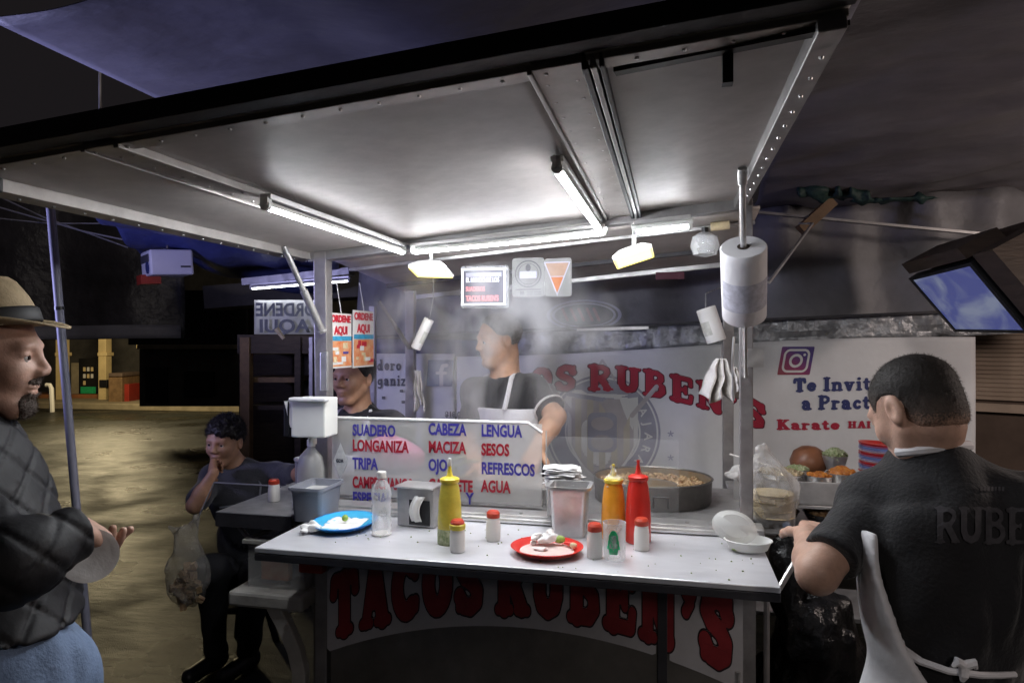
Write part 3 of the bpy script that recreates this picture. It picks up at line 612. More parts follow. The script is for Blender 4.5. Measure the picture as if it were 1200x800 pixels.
# --- posts
mb = MB(); mb.beam((XL, YP, 1.02), (XL - .01, YP, hz(XL)), .052, .052, (0, 1, 0)); mb.build('post', 'post', st, bevel=.003)
mb = MB(); mb.beam((XR + .01, YP - .02, .30), (XR + .005, YP - .02, hz(XR)), .042, .030, (0, 1, 0)); mb.build('post', 'post', st, bevel=.003)
mb = MB(); mb.beam((XL + .05, YR, 0), (XL + .05, YR, 1.86), .045, .04, (0, 1, 0)); mb.build('post', 'post', st, bevel=.003)
mb = MB(); mb.beam((XR + .01, YR, 0), (XR + .01, YR, 1.90), .045, .04, (0, 1, 0)); mb.build('post', 'post', st, bevel=.003)
mb = MB(); mb.box((XL + .015, YP - .035, 1.50), (.030, .014, .15)); mb.build('post_bracket', 'steel', st, bevel=.003)
# --- canopy panels (underside hz(X)), one on each side of the centre beam and the left wing
def slabc(x0, x1, y0, y1, name, dz=0, t=.012, mat='canopy'):
    def f(u, v): X = x0 + (x1 - x0) * u; Y = y0 + (y1 - y0) * v; return Vector((X, Y, hz(X) + dz + t / 2 + .0012 * nz((X, Y, 3), 2.2) + .0006 * nz((X, Y, 9), 8)))
    mb = MB(); mb.grid(f, 24, 24); return mb.build(name, mat, st, True, solid=t)
xb0, xb1 = -.165, -.135
slabc(-1.36, -1.055, YF, YP + .02, 'canopy_panel'); slabc(-.985, -.215, YF, YP + .02, 'canopy_panel'); slabc(-.130, .245, YF, YP + .02, 'canopy_panel')
def cbeam(x, w_, h_, name='canopy_beam', mat='canopy_beam', y0=YF + .01, y1=YP, dz=0):
    mb = MB(); mb.beam((x, y0, hz(x) - h_ / 2 + dz + .008), (x, y1, hz(x) - h_ / 2 + dz + .008), w_, h_, (-.085, 0, 1)); return mb.build(name, mat, st, bevel=.002)
cbeam(-1.02, .075, .016); cbeam(-.984, .012, .024); cbeam(-1.056, .010, .022)
cbeam(-.175, .085, .018); cbeam(-.131, .010, .030, mat='dark_beam'); cbeam(-.118, .010, .030, mat='steel_dull'); cbeam(-.105, .008, .030, mat='dark_beam'); cbeam(-.218, .008, .024, mat='canopy_beam')
cbeam(-1.375, .05, .035, 'side_beam'); cbeam(.222, .040, .045, 'side_beam', 'steel_dull', dz=.01)
mb = MB(); mb.beam((-1.43, YF - .02, hz(-1.43) + .018), (.25, YF - .02, hz(.25) + .018), .045, .036); mb.build('canopy_fascia', 'dark_beam', st, bevel=.002)
mb = MB(); mb.beam((-1.41, YF + .03, hz(-1.41) - .004), (.245, YF + .03, hz(.245) - .004), .040, .012); mb.build('front_beam', 'canopy_beam', st, bevel=.002)
mb = MB(); mb.beam((-1.36, YP, hz(-1.36) - .014), (.26, YP, hz(.26) - .014), .050, .040); mb.build('rear_beam', 'steel_dull', st, bevel=.002)
mb = MB(); mb.beam((-.09, YF + .085, hz(-.09) - .004), (.25, YF + .03, hz(.20) - .012), .02, .008); mb.box((.085, YF + .075, hz(.05) - .03), (.016, .02, .05)); mb.build('latch_bar', 'black', st)
mb = MB(); mb.box((-1.37, YF + .05, hz(-1.37) - .02), (.11, .06, .03)); mb.build('corner_latch', 'black', st, bevel=.004)
mb = MB()
for x_ in (-1.035, -1.005, -.20, -.150, -1.375, .222):
    for k in range(16): y_ = YF + .08 + k * .086; zz_ = hz(x_) - (.0085 if x_ > -1.3 else .010) - (.030 if x_ == .222 else .0) + (.0 if x_ != -1.375 else -.018); mb.lathe([(0, -.003), (.003, -.002), (.004, .0015)], (x_, y_, zz_), 6)
for k in range(22): X_ = -1.33 + k * .071; mb.lathe([(0, -.003), (.003, -.002), (.004, .0015)], (X_, YF + .03, hz(X_) - .0105), 6)
tag(mb.build('rivets', 'steel', st, True), kind='stuff')
mb = MB(); mb.tube([(-.99, 1.52, hz(-.99) - .004), (-.99, 1.9, hz(-.99) - .010), (-.995, 2.36, hz(-.99) - .006), (-.93, 2.40, hz(-.93) - .02), (-.6, 2.405, hz(-.6) - .015), (-.27, 2.40, hz(-.27) - .02), (-.26, 2.34, hz(-.26) - .01), (-.262, 1.56, hz(-.26) - .006)], .0035, 6); mb.build('power_cable', 'lamp_white', st, True)
# --- rear canopy leaf
def rearf(u, v): X = XL - .0 + (XR + .06 - XL) * u; Y = YP + .06 + .86 * v; return Vector((X, Y, hz(X) - .02 - .085 * v + .004 * nz((X, Y, 1), 3)))
sheet('rear_canopy', rearf, 20, 14, 'canopy', parent=st, thick=.01)
for v, m, h_ in ((.18, 'steel', .014), (.62, 'dark_beam', .02), (1.0, 'steel', .028)):
    mb = MB(); a = rearf(0, v); b = rearf(1, v); d = Vector((0, 0, -.012)); mb.beam(a + d, b + d, .022, h_); mb.build('rear_canopy_beam', m, st, bevel=.002)
# --- struts
def strut(a, b, r=.010, label=None): mb = MB(); a = Vector(a); b = Vector(b); mb.cyl(a, b, r, n=10); mb.cyl(a.lerp(b, .5), b, r * 1.35, n=10); mb.cyl(b - (b - a).normalized() * .01, b, r * 1.7, n=8); o = mb.build('strut', 'steel_dull', st, True); return o
a = PX(328, 274, -1.36); strut((-1.345, a.y, hz(-1.36)), (XL + .01, YP - .04, 1.65), .011)
strut((-1.33, 3.0, 1.80), (XL + .05, YR - .02, 1.58), .008)
RA, RB = Vector((.185, 1.94, 2.078)), Vector((XR, 2.375, 1.50)); rod = MB(); rod.cyl(RA, RB, .0085, n=10); rod.cyl(RA, RA.lerp(RB, .06), .013, n=10); rod.build('roll_rod', 'steel', st, True)
mb = MB(); mb.tube([(XR - .035, 2.37, 1.63), (XR - .04, 2.37, 1.56), (XR - .035, 2.38, 1.42)], .004, 6); mb.build('rod_hook', 'steel', st)
mb = MB(); mb.box((XR + .035, 2.40, 1.56), (.05, .02, .06)); mb.build('rod_bracket', 'steel', st)
# --- acrylic sheet with the menu
AX0, AX1, AZ0, AZ1 = -1.255, -.445, 1.035, 1.322; AY = 2.40
mb = MB(); mb.box(((AX0 + AX1) / 2, AY, (AZ0 + AZ1) / 2), (AX1 - AX0, .004, AZ1 - AZ0)); ac = mb.build('menu_sheet', 'acrylic', st)
mb = MB(); mb.tube([(AX0, AY, AZ1 + .003), (AX1 - .05, AY, AZ1 + .003), (AX1 + .0, AY, AZ1 - .03)], .006, 8); mb.build('sheet_edge', 'white', ac, True)
mb = MB(); mb.box((-.20, AY, 1.15), (.45, .003, .26)); mb.build('side_sheet', 'film', st)
mb = MB(); mb.box((-.43, AY, 1.165), (.004, .006, .27)); mb.build('sheet_joint', 'frost', st)
mb = MB(); mb.box(((AX0 + AX1) / 2, AY + .012, 1.038), (AX1 - AX0, .012, .03)); mb.build('sheet_holder', 'steel', st)
rows = [(['SUADERO', 'LONGANIZA', 'TRIPA', 'CAMPECHANOS', 'ESPECIAL'], 413, (504, 522, 543, 565, 583), .78), (['CABEZA', 'MACIZA', 'OJO', 'CACHETE'], 502, (503, 524, 545, 568), .78), (['LENGUA', 'SESOS', 'REFRESCOS', 'AGUA'], 564, (505, 527, 549, 570), .80)]
for ws, px, ys, s_ in rows:
    for k, wd in enumerate(ws):
        p = PY(px, ys[k] + 5.5, AY - .004); text(wd, .058, 'menu_blue' if k % 2 == 0 else 'menu_red', p, (1, 0, 0), (0, 0, 1), ac, sx=.56 if len(wd) > 9 else .66, bold=.0020)
text('Y', .058, 'menu_blue', PY(546, 590, AY - .004), (1, 0, 0), (0, 0, 1), ac, sx=.8, bold=.0014)
# diamond sticker on the sheet
mb = MB(); c = PY(399, 540, AY - .004); mb.add([c + Vector(q) for q in ((0, 0, -.07), (.030, 0, 0), (0, 0, .07), (-.030, 0, 0))], [(0, 1, 2, 3)]); sk = mb.build('sticker', 'wrap', ac)
text('GDR', .018, 'text_dark', c + Vector((-.018, -.001, -.005)), (1, 0, 0), (0, 0, 1), ac, sx=.8, bold=.0005)
# --- left side shelf
mb = MB(); mb.box((-1.455, 2.47, .992), (.30, .56, .016)); mb.build('side_shelf', 'steel_dull', st, bevel=.003)
mb = MB(); mb.box((-1.455, 2.195, .972), (.30, .010, .05)); mb.box((-1.602, 2.47, .972), (.010, .56, .05)); mb.build('shelf_edge', 'dark_beam', st)
for y in (2.25, 2.7): mb = MB(); mb.cyl((-1.59, y, .97), (-1.27, y, .66), .009, n=8); mb.build('shelf_bracket', 'post', st)
# ============================================================ TUBE LIGHTS
def tube_light(a, b, label, r=.0115, mat='tube', side=None, fit='steel', grp='white tube lights'):
    a = Vector(a); b = Vector(b); t = thing('tube_light', label, 'tube light', (a + b) / 2, grp); d = (b - a).normalized()
    mb = MB(); mb.half(a, b, r, .30, math.pi - .30); mb.build('tube', mat, t, True)
    mb = MB(); mb.half(a, b, r * .99, math.pi - .30, 2 * math.pi + .30, 10); mb.build('tube_back', 'lamp_white', t, True)
    mb = MB(); up = Vector((0, 0, 1)); mb.beam(a + up * .021 - d * .01, b + up * .021 + d * .01, .030, .014); mb.build('batten', fit, t, bevel=.002)
    for p, q in ((a, -1), (b, 1)): mb = MB(); mb.cyl(p, p + d * q * .014, r * 1.15, n=10); mb.beam(p + d * q * .007 + up * .0, p + d * q * .007 + up * .018, .02, .02, d); mb.build('socket', 'lamp_white', t)
    return t
tube_light((-.955, 1.50, hz(-.955) - .042), (-.96, 2.37, hz(-.96) - .042), 'lit tube under the left half of the canopy above the hat side')
tube_light((-.250, 1.54, hz(-.25) - .042), (-.245, 2.36, hz(-.245) - .042), 'lit tube beside the dark centre beam of the canopy')
p, q = PY(487, 294, YP - .045), PY(706, 272, YP - .045); tube_light(p, q, 'long lit tube along the rear beam above the posters')
p, q = PY(746, 268.5, YP - .045), PY(806, 262, YP - .045); tube_light(p, q, 'short thick lit tube at the right end of the rear beam', r=.0165)
bpy.data.objects['tube_light']['label'] = 'leftmost lit tube under the canopy, nearest the man in the hat'
# yellow insect lamps
def work_lamp(px, py, tilt, label, s=1.0):
    c = PY(px, py, 2.52); t = thing('hanging_lamp', label, 'lamp', c, 'small yellow hanging lamps'); Rm = Matrix.Rotation(R(tilt), 3, 'Y') @ Matrix.Rotation(R(-14), 3, 'X')
    X = Rm @ Vector((1, 0, 0)); Yv = Rm @ Vector((0, 1, 0)); Z = Rm @ Vector((0, 0, 1))
    mb = MB()
    def ring(w_, d_, z): return [c + X * sx * w_ * s + Yv * sy * d_ * s + Z * z * s for sx, sy in ((-1, -1), (1, -1), (1, 1), (-1, 1))]
    r = [ring(.070, .050, 0), ring(.073, .053, .012), ring(.045, .034, .035), ring(.018, .016, .044)]; vs = sum(r, []); fs = [(i * 4 + k, i * 4 + (k + 1) % 4, (i + 1) * 4 + (k + 1) % 4, (i + 1) * 4 + k) for i in range(3) for k in range(4)] + [(12, 13, 14, 15)]
    mb.add(vs, fs); mb.build('housing', 'lamp_white', t, bevel=.003)
    mb = MB(); v = ring(.064, .045, .002); mb.add(v, [(3, 2, 1, 0)]); mb.build('lens', 'lamp_yellow', t, solid=.003)
    mb = MB(); top = Vector((c.x, c.y, hz(c.x) - .03)); mb.box((c.x, c.y, (top.z + c.z + .03) / 2), (.014, .006, top.z - c.z - .03)); mb.build('hanger', 'lamp_white', t)
    return t
work_lamp(505, 320, 3, 'yellow-lensed hanging lamp in the steam above the tilted wrap roll', 1.05); work_lamp(743, 303, -17, 'tilted yellow-lensed hanging lamp right of the posters')
# fan / clear lamp right of the tubes
t = thing('caged_lamp', 'small unlit clear lamp behind the short tube at the right', 'lamp', PY(826, 284, 2.6)); c = PY(826, 284, 2.6)
mb = MB(); mb.lathe([(.0, -.055), (.04, -.045), (.052, -.015), (.045, .02), (.02, .035)], c, 16); mb.build('globe', 'glass', t, True); mb = MB(); mb.cyl(c + UP * .03, Vector((c.x, c.y, hz(c.x) - .05)), .012, n=8); mb.build('stem', 'black', t)
mb = MB(); mb.cyl(c + Vector((.02, 0, .055)), c + Vector((.085, 0, .06)), .016, n=12); mb.build('socket', 'tortilla', t, True)
# ============================================================ SIGNS UNDER THE REAR LEAF
def rbox(w_, h_, r): return lambda P: np.hypot(np.maximum(np.abs(P[:, 0]) - w_ / 2 + r, 0), np.maximum(np.abs(P[:, 1]) - h_ / 2 + r, 0)) - r
def ringf(r, t): return lambda P: np.abs(np.hypot(P[:, 0], P[:, 1]) - r) - t
YS = 2.66
def P_(px, py): return PY(px, py, YS)
o = P_(567, 336); t = thing('lit_menu_sign', 'dark rounded sign framed in white with red and white lines in the steam', 'sign', o)
z_ = (P_(567, 336).z - P_(567, 337).z) * 1.0   # metres per pixel at the sign
mb = MB(); mb.box(o + Vector((0, .012, 0)), (59 * z_, .022, 50 * z_)); mb.build('case', 'glass', t, bevel=.012)
mb = MB(); mb.box(o, (50 * z_, .006, 40 * z_)); mb.build('face', 'sign_face', t)
for cx_, cz_, w_, h_ in ((0, 20.5, 53, 2), (0, -20.5, 53, 2), (-25.5, 0, 2, 43), (25.5, 0, 2, 43)): mb = MB(); mb.box(o + Vector((cx_ * z_, -.006, cz_ * z_)), (w_ * z_, .004, h_ * z_)); mb.build('frame', 'sign_line', t)
text('EL MUNDO DE LOS', 7.5 * z_, 'sign_line', o + Vector((-21.5 * z_, -.005, 5.5 * z_)), (1, 0, 0), (0, 0, 1), t, sx=.62, bold=.0004)
text('SUADEROS', 7.5 * z_, 'sign_red', o + Vector((-21.5 * z_, -.005, -5.0 * z_)), (1, 0, 0), (0, 0, 1), t, sx=.62, bold=.0004)
text("TACOS RUBEN'S", 9 * z_, 'sign_red', o + Vector((-21.5 * z_, -.005, -16.5 * z_)), (1, 0, 0), (0, 0, 1), t, sx=.60, bold=.0006)
mb = MB(); mb.box(o + Vector((0, -.0045, 14 * z_)), (43 * z_, .002, 5 * z_)); mb.build('stripe', 'crest_line', t)
o = P_(619, 325); wv = lambda a, b, y=0: o + Vector((a * z_, y, b * z_))
t = thing('white_placard', 'white placard with a round grey emblem hung left of the orange wedge card', 'placard', o)
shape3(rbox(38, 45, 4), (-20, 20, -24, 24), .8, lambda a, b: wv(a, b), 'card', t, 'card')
shape3(ringf(15, .7), (-17, 17, -17, 17), .5, lambda a, b: wv(a, b + 4, -.0015), 'card_ink', t, 'emblem'); shape3(ringf(12, .3), (-17, 17, -17, 17), .4, lambda a, b: wv(a, b + 4, -.0015), 'card_ink', t, 'emblem')
shape3(rbox(20, 8, 1), (-12, 12, -6, 6), .6, lambda a, b: wv(a, b + 3, -.0025), 'crest_line', t, 'emblem'); shape3(lambda P: np.hypot(P[:, 0], P[:, 1] * .7) - 3, (-5, 5, -6, 6), .5, lambda a, b: wv(a, b + 11, -.0025), 'card_ink', t, 'emblem')
for cx_, cy_, w_, h_ in ((0, -14, 30, 1.6), (-7, -18, 5, 4), (2, -17, 8, 1.4), (11, -17, 9, 1.4), (2, -19.5, 8, 1.2), (11, -19.5, 9, 1.2)): shape3(rbox(w_, h_, .3), (-w_, w_, -h_, h_), .4, lambda a, b, cx_=cx_, cy_=cy_: wv(a + cx_, b + cy_, -.0025), 'card_ink', t, 'print')
o = P_(654, 325); t = thing('wedge_card', 'clear card printed with an orange wedge hung beside the white placard', 'placard', o)
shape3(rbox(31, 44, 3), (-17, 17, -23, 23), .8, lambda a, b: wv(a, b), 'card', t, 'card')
tri = lambda P: np.maximum(P[:, 1] - 17, np.abs(P[:, 0]) * .93 - (P[:, 1] + 19) * .37)
shape3(tri, (-17, 17, -22, 20), .6, lambda a, b: wv(a - 1, b, -.0015), 'crest_line', t, 'wedge_outline', .9)
M['wedge_pale'] = pm('wedge_pale', (.26, .16, .11), .5, 0, .15, 30); M['wedge_orange'] = pm('wedge_orange', (.34, .10, .015), .5, 0, .1, 30)
shape3(lambda P: np.maximum(tri(P), -P[:, 1] - 0.0 + 1), (-17, 17, -22, 20), .6, lambda a, b: wv(a - 1, b, -.003), 'wedge_pale', t, 'wedge', -.5)
shape3(lambda P: np.maximum(tri(P), P[:, 1] - 1), (-17, 17, -22, 20), .6, lambda a, b: wv(a - 1, b, -.003), 'wedge_orange', t, 'wedge', -.5)
# ============================================================ POSTERS ON THE LEFT SIDE
M['sky_blue'] = pm('poster_blue', (.05, .33, .55), .45, 0, .3, 30); M['poster_or'] = pm('poster_orange', (.70, .16, .04), .45, 0, .6, 30, col2=(.75, .45, .25))
M['poster_red'] = pm('poster_red', (.55, .02, .04), .45)
def poster(pxa, pxb, pya, pyb, X, label, sk):
    a = PX(pxa, pya, X); b = PX(pxb, pya, X); zt = a.z; zb = PX(pxa, pyb, X).z; wdt = b.y - a.y; t = thing('poster', label, 'poster', ((X), (a.y + b.y) / 2, zb), 'ordene aqui posters')
    W_ = lambda u, v, e=0: Vector((X + e, a.y + wdt * u, zb + (zt - zb) * v))
    def q(u0, u1, v0, v1, m, e, n='print'): mb = MB(); mb.quad(W_(u0, v0, e), W_(u1, v0, e), W_(u1, v1, e), W_(u0, v1, e)); mb.build(n, m, t)
    mb = MB(); mb.box(W_(.5, .5, -.002), (.003, wdt, zt - zb)); mb.build('sheet', 'white', t)
    text('ORDENE', .17 * (zt - zb), 'poster_red', W_(.04, .84, .0015), (0, 1, 0), (0, 0, 1), t, sx=wdt * .92 / (.17 * (zt - zb) * 4.05), bold=.002)
    text('AQUI', .20 * (zt - zb), 'poster_red', W_(.18, .62, .0015), (0, 1, 0), (0, 0, 1), t, sx=wdt * .62 / (.20 * (zt - zb) * 2.5), bold=.002)
    q(0.02, .98, .50, .58, 'sky_blue', .0012); q(.02, .98, .03, .49, 'poster_or', .0010)
    r = random.Random(sk)
    for k in range(9):
        u0 = .05 + r.random() * .7; v0 = .06 + r.random() * .34; q(u0, min(.96, u0 + .12 + r.random() * .15), v0, min(.48, v0 + .03 + r.random() * .08), r.choice(['poster_red', 'white', 'menu_blue', 'tortilla', 'white']), .0014 + k * .0002)
    mb = MB(); mb.tube([W_(.5, 1), W_(.5, 1) + Vector((-.02, 0, .12))], .002, 5); mb.build('string', 'white', t)
poster(387, 412, 366, 432, -1.285, 'near poster reading ORDENE AQUI on the left of the stall, beside the front post', 3); poster(414, 438, 363, 431, -1.285, 'far poster reading ORDENE AQUI, to the right of its twin', 8)
# ============================================================ COMAL, MEAT, INSIDE THINGS
c = Vector((-.070, 2.66, 1.018)); t = thing('griddle', 'big round steel griddle pan greasy inside behind the squeeze bottles', 'griddle', c)
mb = MB(); mb.lathe([(.245, 0), (.250, .006), (.254, .082), (.260, .087), (.254, .090), (.249, .085)], c, 56, .86, .80, caps=False); mb.build('rim', 'griddle', t, True, angle=50)
mb = MB(); mb.lathe([(.2485, .084), (.243, .050), (.20, .040), (.14, .042), (.10, .062), (.05, .072), (0, .074)], c, 56, .86, .80, caps=False, jit=lambda a, z: .02 * math.sin(5 * a)); mb.build('pan', 'greasy', t, True)
mb = MB(); f = c + Vector((.01, -.203, .025)); mb.tube([f + Vector((0, 0, 0)), f + Vector((0, -.03, 0)), f + Vector((0, -.03, .035)), f + Vector((.05, -.03, .035)), f + Vector((.05, -.03, 0)), f + Vector((.05, 0, 0))], .004, 8); mb.build('handle', 'black', t, True)
mb = MB()
for k in range(240):
    a = rng.uniform(-.3, 3.6); r_ = rng.uniform(.12, .235); p = c + Vector((math.cos(a) * r_ * .85, math.sin(a) * r_ * .79, .048 + rng.uniform(0, .014))); mb.box(p, tuple(rng.uniform(.008, .024, 3)), *rng.uniform(0, 3, 3))
tag(mb.build('griddle_meat', 'meat', None), 'chopped meat frying round the inside edge of the griddle', 'meat', kind='stuff')
# food and bundles behind the menu sheet
mb = MB()
for k in range(420):
    x = rng.uniform(-1.0, -.42); mb.box((x, 2.60 + rng.normal() * .06, 1.025 + abs(rng.normal()) * .03 * math.exp(-((x + .7) / .25) ** 2)), tuple(rng.uniform(.008, .028, 3)), *rng.uniform(0, 3, 3))
tag(mb.build('chopped_meat', 'meat', None), 'heap of chopped meat on the deck behind the menu sheet', 'meat', kind='stuff')
def soft(name, c, r, mat, label, cat, amp=.012, fr=30, seed=1, res=.006, parts=None, cutz=None):
    fs = U([ell(Vector(c) + Vector(d), q) for d, q in (parts or [((0, 0, 0), r)])], .03); fs = FOLD(fs, amp, fr, seed, (1, 1, 1))
    if cutz is not None: fs = ISECT(fs, plane((0, 0, cutz), (0, 0, -1)), .004)
    lo, hi = bounds([Vector(c)], max(max(q) + max(abs(x) for x in d) for d, q in (parts or [((0, 0, 0), r)])) + .03); return tag(sdf_mesh(fs, lo, hi, res, name, mat), label, cat)
soft('pink_bundle', (-1.10, 2.56, 1.17), None, 'pink', 'pink plastic wrapped bundle behind the menu words SUADERO and LONGANIZA', 'bundle', .01, 34, 2, .006, [((0, 0, 0), (.12, .07, .075)), ((.07, .02, -.02), (.08, .06, .07))])
mb = MB(); mb.box((-1.10, 2.56, 1.058), (.30, .18, .08)); tag(mb.build('steel_tray', 'steel', None, bevel=.01), 'steel tray under the pink bundle behind the menu sheet', 'tray')
mb = MB()
for k in range(14): a = rng.uniform(-.5, .5); b = Vector((-.86 + rng.uniform(-.10, .10), 2.58 + rng.uniform(-.04, .04), 1.07 + rng.uniform(0, .10))); mb.tube([b, b + Vector((.07 * math.cos(a), 0, .07 * math.sin(a)))], .006, 6)
tag(mb.build('green_onions', 'greens', None, True), 'pale green onions piled behind the menu sheet', 'vegetables', kind='stuff')
soft('plastic_bundle', (-.60, 2.52, 1.075), None, 'bag', 'crumpled clear plastic over food behind the words REFRESCOS and AGUA', 'bag', .012, 40, 5, .006, [((0, 0, 0), (.13, .08, .065)), ((.09, .0, .0), (.08, .06, .05))], cutz=1.02)
mb = MB(); mb.box((-.60, 2.50, 1.048), (.48, .05, .058)); tag(mb.build('cutting_board', 'steel_dull', None, bevel=.006), 'steel guard rail in front of the meat behind the menu sheet', 'rail')
# ============================================================ COUNTER THINGS
CT = 1.0
def shaker(p, label, h=.098, body='salt', cap='cap_red', liquid=None):
    t = thing('shaker', label, 'shaker', p, 'small shakers with red caps' ); r = .0225
    mb = MB(); mb.lathe([(0, .001), (r * .92, .001), (r, .005), (r * 1.0, h * .5), (r * .86, h * .78), (r * .84, h * .80)], p, 20); mb.build('jar', 'salt', t, True)
    mb = MB(); mb.lathe([(0, .004), (r * .90, .004), (r * .93, h * .5), (r * .80, h * .74), (0, h * .745)], p, 20); mb.build('filling', body, t, True)
    mb = MB(); mb.lathe([(r * .90, h * .78), (r * .92, h * .79), (r * .92, h * .93), (r * .7, h), (0, h)], p, 20); mb.build('cap', cap, t, True, angle=30)
    return t
shaker(PZ(578, 633, CT), 'red-capped salt shaker standing alone between the squeeze bottle and the steel bin', .092)
shaker(PZ(697, 653, CT), 'red-capped salt shaker left of the green-printed glass', .098)
shaker(PZ(752, 644, CT), 'red-capped salt shaker in front of the red squeeze bottle', .094)
shaker(PZ(321, 587, CT), 'red-capped salt shaker on the left side shelf', .085)
t = shaker(PZ(536, 646, CT), 'small glass jar with red and yellow cap in front of the yellow squeeze bottle', .094, 'cloth'); del t['group']; t['category'] = 'jar'; t.name = 'spice_jar'
p = PZ(536, 646, CT); mb = MB(); mb.lathe([(.0222, .066), (.0238, .068), (.0238, .080), (.0215, .082)], p, 20); mb.build('cap_skirt', 'yel_cap', t, True)
mb = MB(); mb.lathe([(0, .003), (.0205, .003), (.0208, .035), (0, .036)], p, 16); mb.build('spice', 'wood_tan', t, True)
def squeeze(p, label, mat, h=.25, r=.037, bag=False, capm=None):
    t = thing('squeeze_bottle', label, 'sauce bottle', p, 'tall squeeze bottles'); capm = capm or mat
    mb = MB(); mb.lathe([(0, .001), (r * .93, .001), (r, .006), (r, h * .30), (r * .94, h * .50), (r * .80, h * .68), (r * .70, h * .74), (r * .70, h * .77)], p, 28); mb.build('bottle', mat, t, True)
    mb = MB(); mb.lathe([(r * .76, h * .755), (r * .80, h * .765), (r * .80, h * .80), (r * .62, h * .815), (r * .3, h * .83), (r * .22, h * .86), (r * .10, h * .96), (r * .13, h * .97), (r * .12, h), (0, h)], p, 20); mb.build('nozzle', capm, t, True)
    return t
p = PZ(527, 636, CT); t = squeeze(p, 'pale yellow squeeze bottle with dark base and white tip', 'yellow', .246, .037, capm='yel_cap'); mb = MB(); mb.lathe([(.0375, .001), (.038, .004), (.0378, .045), (.0372, .048)], p, 28); mb.build('base_band', 'greens', t, True)
mb = MB(); mb.lathe([(.006, 0), (.0075, .004), (.0055, .022), (.0, .024)], p + Vector((0, 0, .236)), 10); mb.build('tip', 'white', t, True)
p = PZ(719, 631, CT); t = squeeze(p, 'orange squeeze bottle wrapped in a plastic bag at its neck', 'orange', .232, .038, capm='yel_cap')
fs = FOLD(UN([cone(p + UP * .155, p + UP * .215, .031, .012), ell(p + UP * .185, (.034, .03, .02))]), .006, 70, 6, (1, 1, 1)); sdf_mesh(fs, *bounds([p + UP * .185], .06), .0035, 'bag_wrap', 'bag', t)
p = PZ(748, 635, CT); squeeze(p, 'bright red ketchup squeeze bottle with pointed nozzle', 'red', .252, .0385)
# glass with green print
p = PZ(720, 655, CT); t = thing('glass_tumbler', 'clear glass with green print between two salt shakers', 'glass', p)
mb = MB(); mb.lathe([(0, .001), (.029, .001), (.0305, .006), (.033, .105), (.031, .105), (.0285, .012), (0, .010)], p, 28); mb.build('glass', 'glass', t, True)
M['green_print'] = pm('green_print', (.02, .42, .16), .4, 0, .25, 30)
gf = lambda P: np.minimum(np.maximum(np.abs(P[:, 0]) - .8, np.abs(P[:, 1] - .035) - .006) , np.hypot(P[:, 0] * .045, (P[:, 1] - .055)) - .025 * (1 + .25 * np.sin(P[:, 0] * 9)))
def wc(a, b): an = math.pi * 1.5 + a * .9; return p + Vector((math.cos(an) * .0332, math.sin(an) * .0332, b + .02))
shape3(lambda P: np.minimum(np.maximum(np.abs(P[:, 0]) - .55 + .15 * np.sin(P[:, 1] * 200), np.abs(P[:, 1] - .028) - .026), np.hypot((P[:, 0]) * .035, P[:, 1] - .055) - .014), (-.9, .9, -.005, .08), .012, wc, 'green_print', t, 'print')
# steel sixth-pan bin
def bin_(px, py, w_, d_, h_, mat, label, name='steel_bin', rz=0, lip=.012, taper=.86, cat='container', inner='steel_dull', rr=.014):
    p = PZ(px, py, CT); t = thing(name, label, cat, p)
    def ring(s, z, e=0, n=6):
        out = []
        for qx, qy, a0 in ((1, 1, 0), (-1, 1, 90), (-1, -1, 180), (1, -1, 270)):
            for k in range(n): a = R(a0 + 90 * k / (n - 1)); x = qx * (w_ / 2 * s - rr) + math.cos(a) * (rr + e) ; y = qy * (d_ / 2 * s - rr) + math.sin(a) * (rr + e); out.append(p + Matrix.Rotation(rz, 3, 'Z') @ Vector((x, y, z)))
        return out
    def rings(rs, name_, m, close=True):
        mb = MB(); vs = sum(rs, []); n = len(rs[0]); fs = [(i * n + k, i * n + (k + 1) % n, (i + 1) * n + (k + 1) % n, (i + 1) * n + k) for i in range(len(rs) - 1) for k in range(n)]
        if close: fs += [tuple(range(n - 1, -1, -1))]
        mb.add(vs, fs); return mb.build(name_, m, t, True, angle=35, solid=.0)
    rings([ring(taper, .001), ring(taper * 1.005, .006), ring(.97, h_ * .84), ring(.99, h_ * .86), ring(1, h_)], 'pan', mat)
    rings([ring(1, h_, 0), ring(1, h_ + .001, lip), ring(1, h_ - .008, lip + .001), ], 'rim', mat, False)
    mb = MB(); v = ring(.97, h_ * .80); mb.add(v, [tuple(range(len(v)))]); mb.build('contents', inner, t)
    return t
bin_(668, 625, .118, .105, .158, 'steel', 'upright steel bin with a flared rim left of the orange squeeze bottle', rz=.0)
bin_(371, 606, .118, .16, .118, 'grey_plastic', 'grey bin at the left end of the counter behind the blue plate', 'grey_bin', rz=.0, lip=.008, inner='frost')
# napkin stack behind the steel bin
mb = MB(); p = Vector((-.355, 2.305, 1.029)); mb.box(p + Vector((0, 0, .05)), (.10, .065, .10)); mb.build('napkin_holder', 'steel', None, bevel=.004); tag(bpy.data.objects['napkin_holder'], 'low steel block holding up the loose napkins behind the steel bin', 'holder')
t = thing('napkin_stack', 'loose stack of white napkins behind the upright steel bin', 'napkins', p + Vector((0, 0, .1)))
for k in range(13):
    an = rng.normal() * .22; q = p + Vector((rng.normal() * .006, rng.normal() * .004, .104 + k * .0048)); mb = MB()
    def nf(u, v, q=q, an=an, k=k): x = (u - .5) * .115; y = (v - .5) * .085; return q + Vector((x * math.cos(an) - y * math.sin(an), x * math.sin(an) + y * math.cos(an), .006 * nz((x * 30 + k, y * 30, k), 1.0)))
    mb.grid(nf, 6, 5); mb.build('napkin', 'napkin', t, True, solid=.0015)
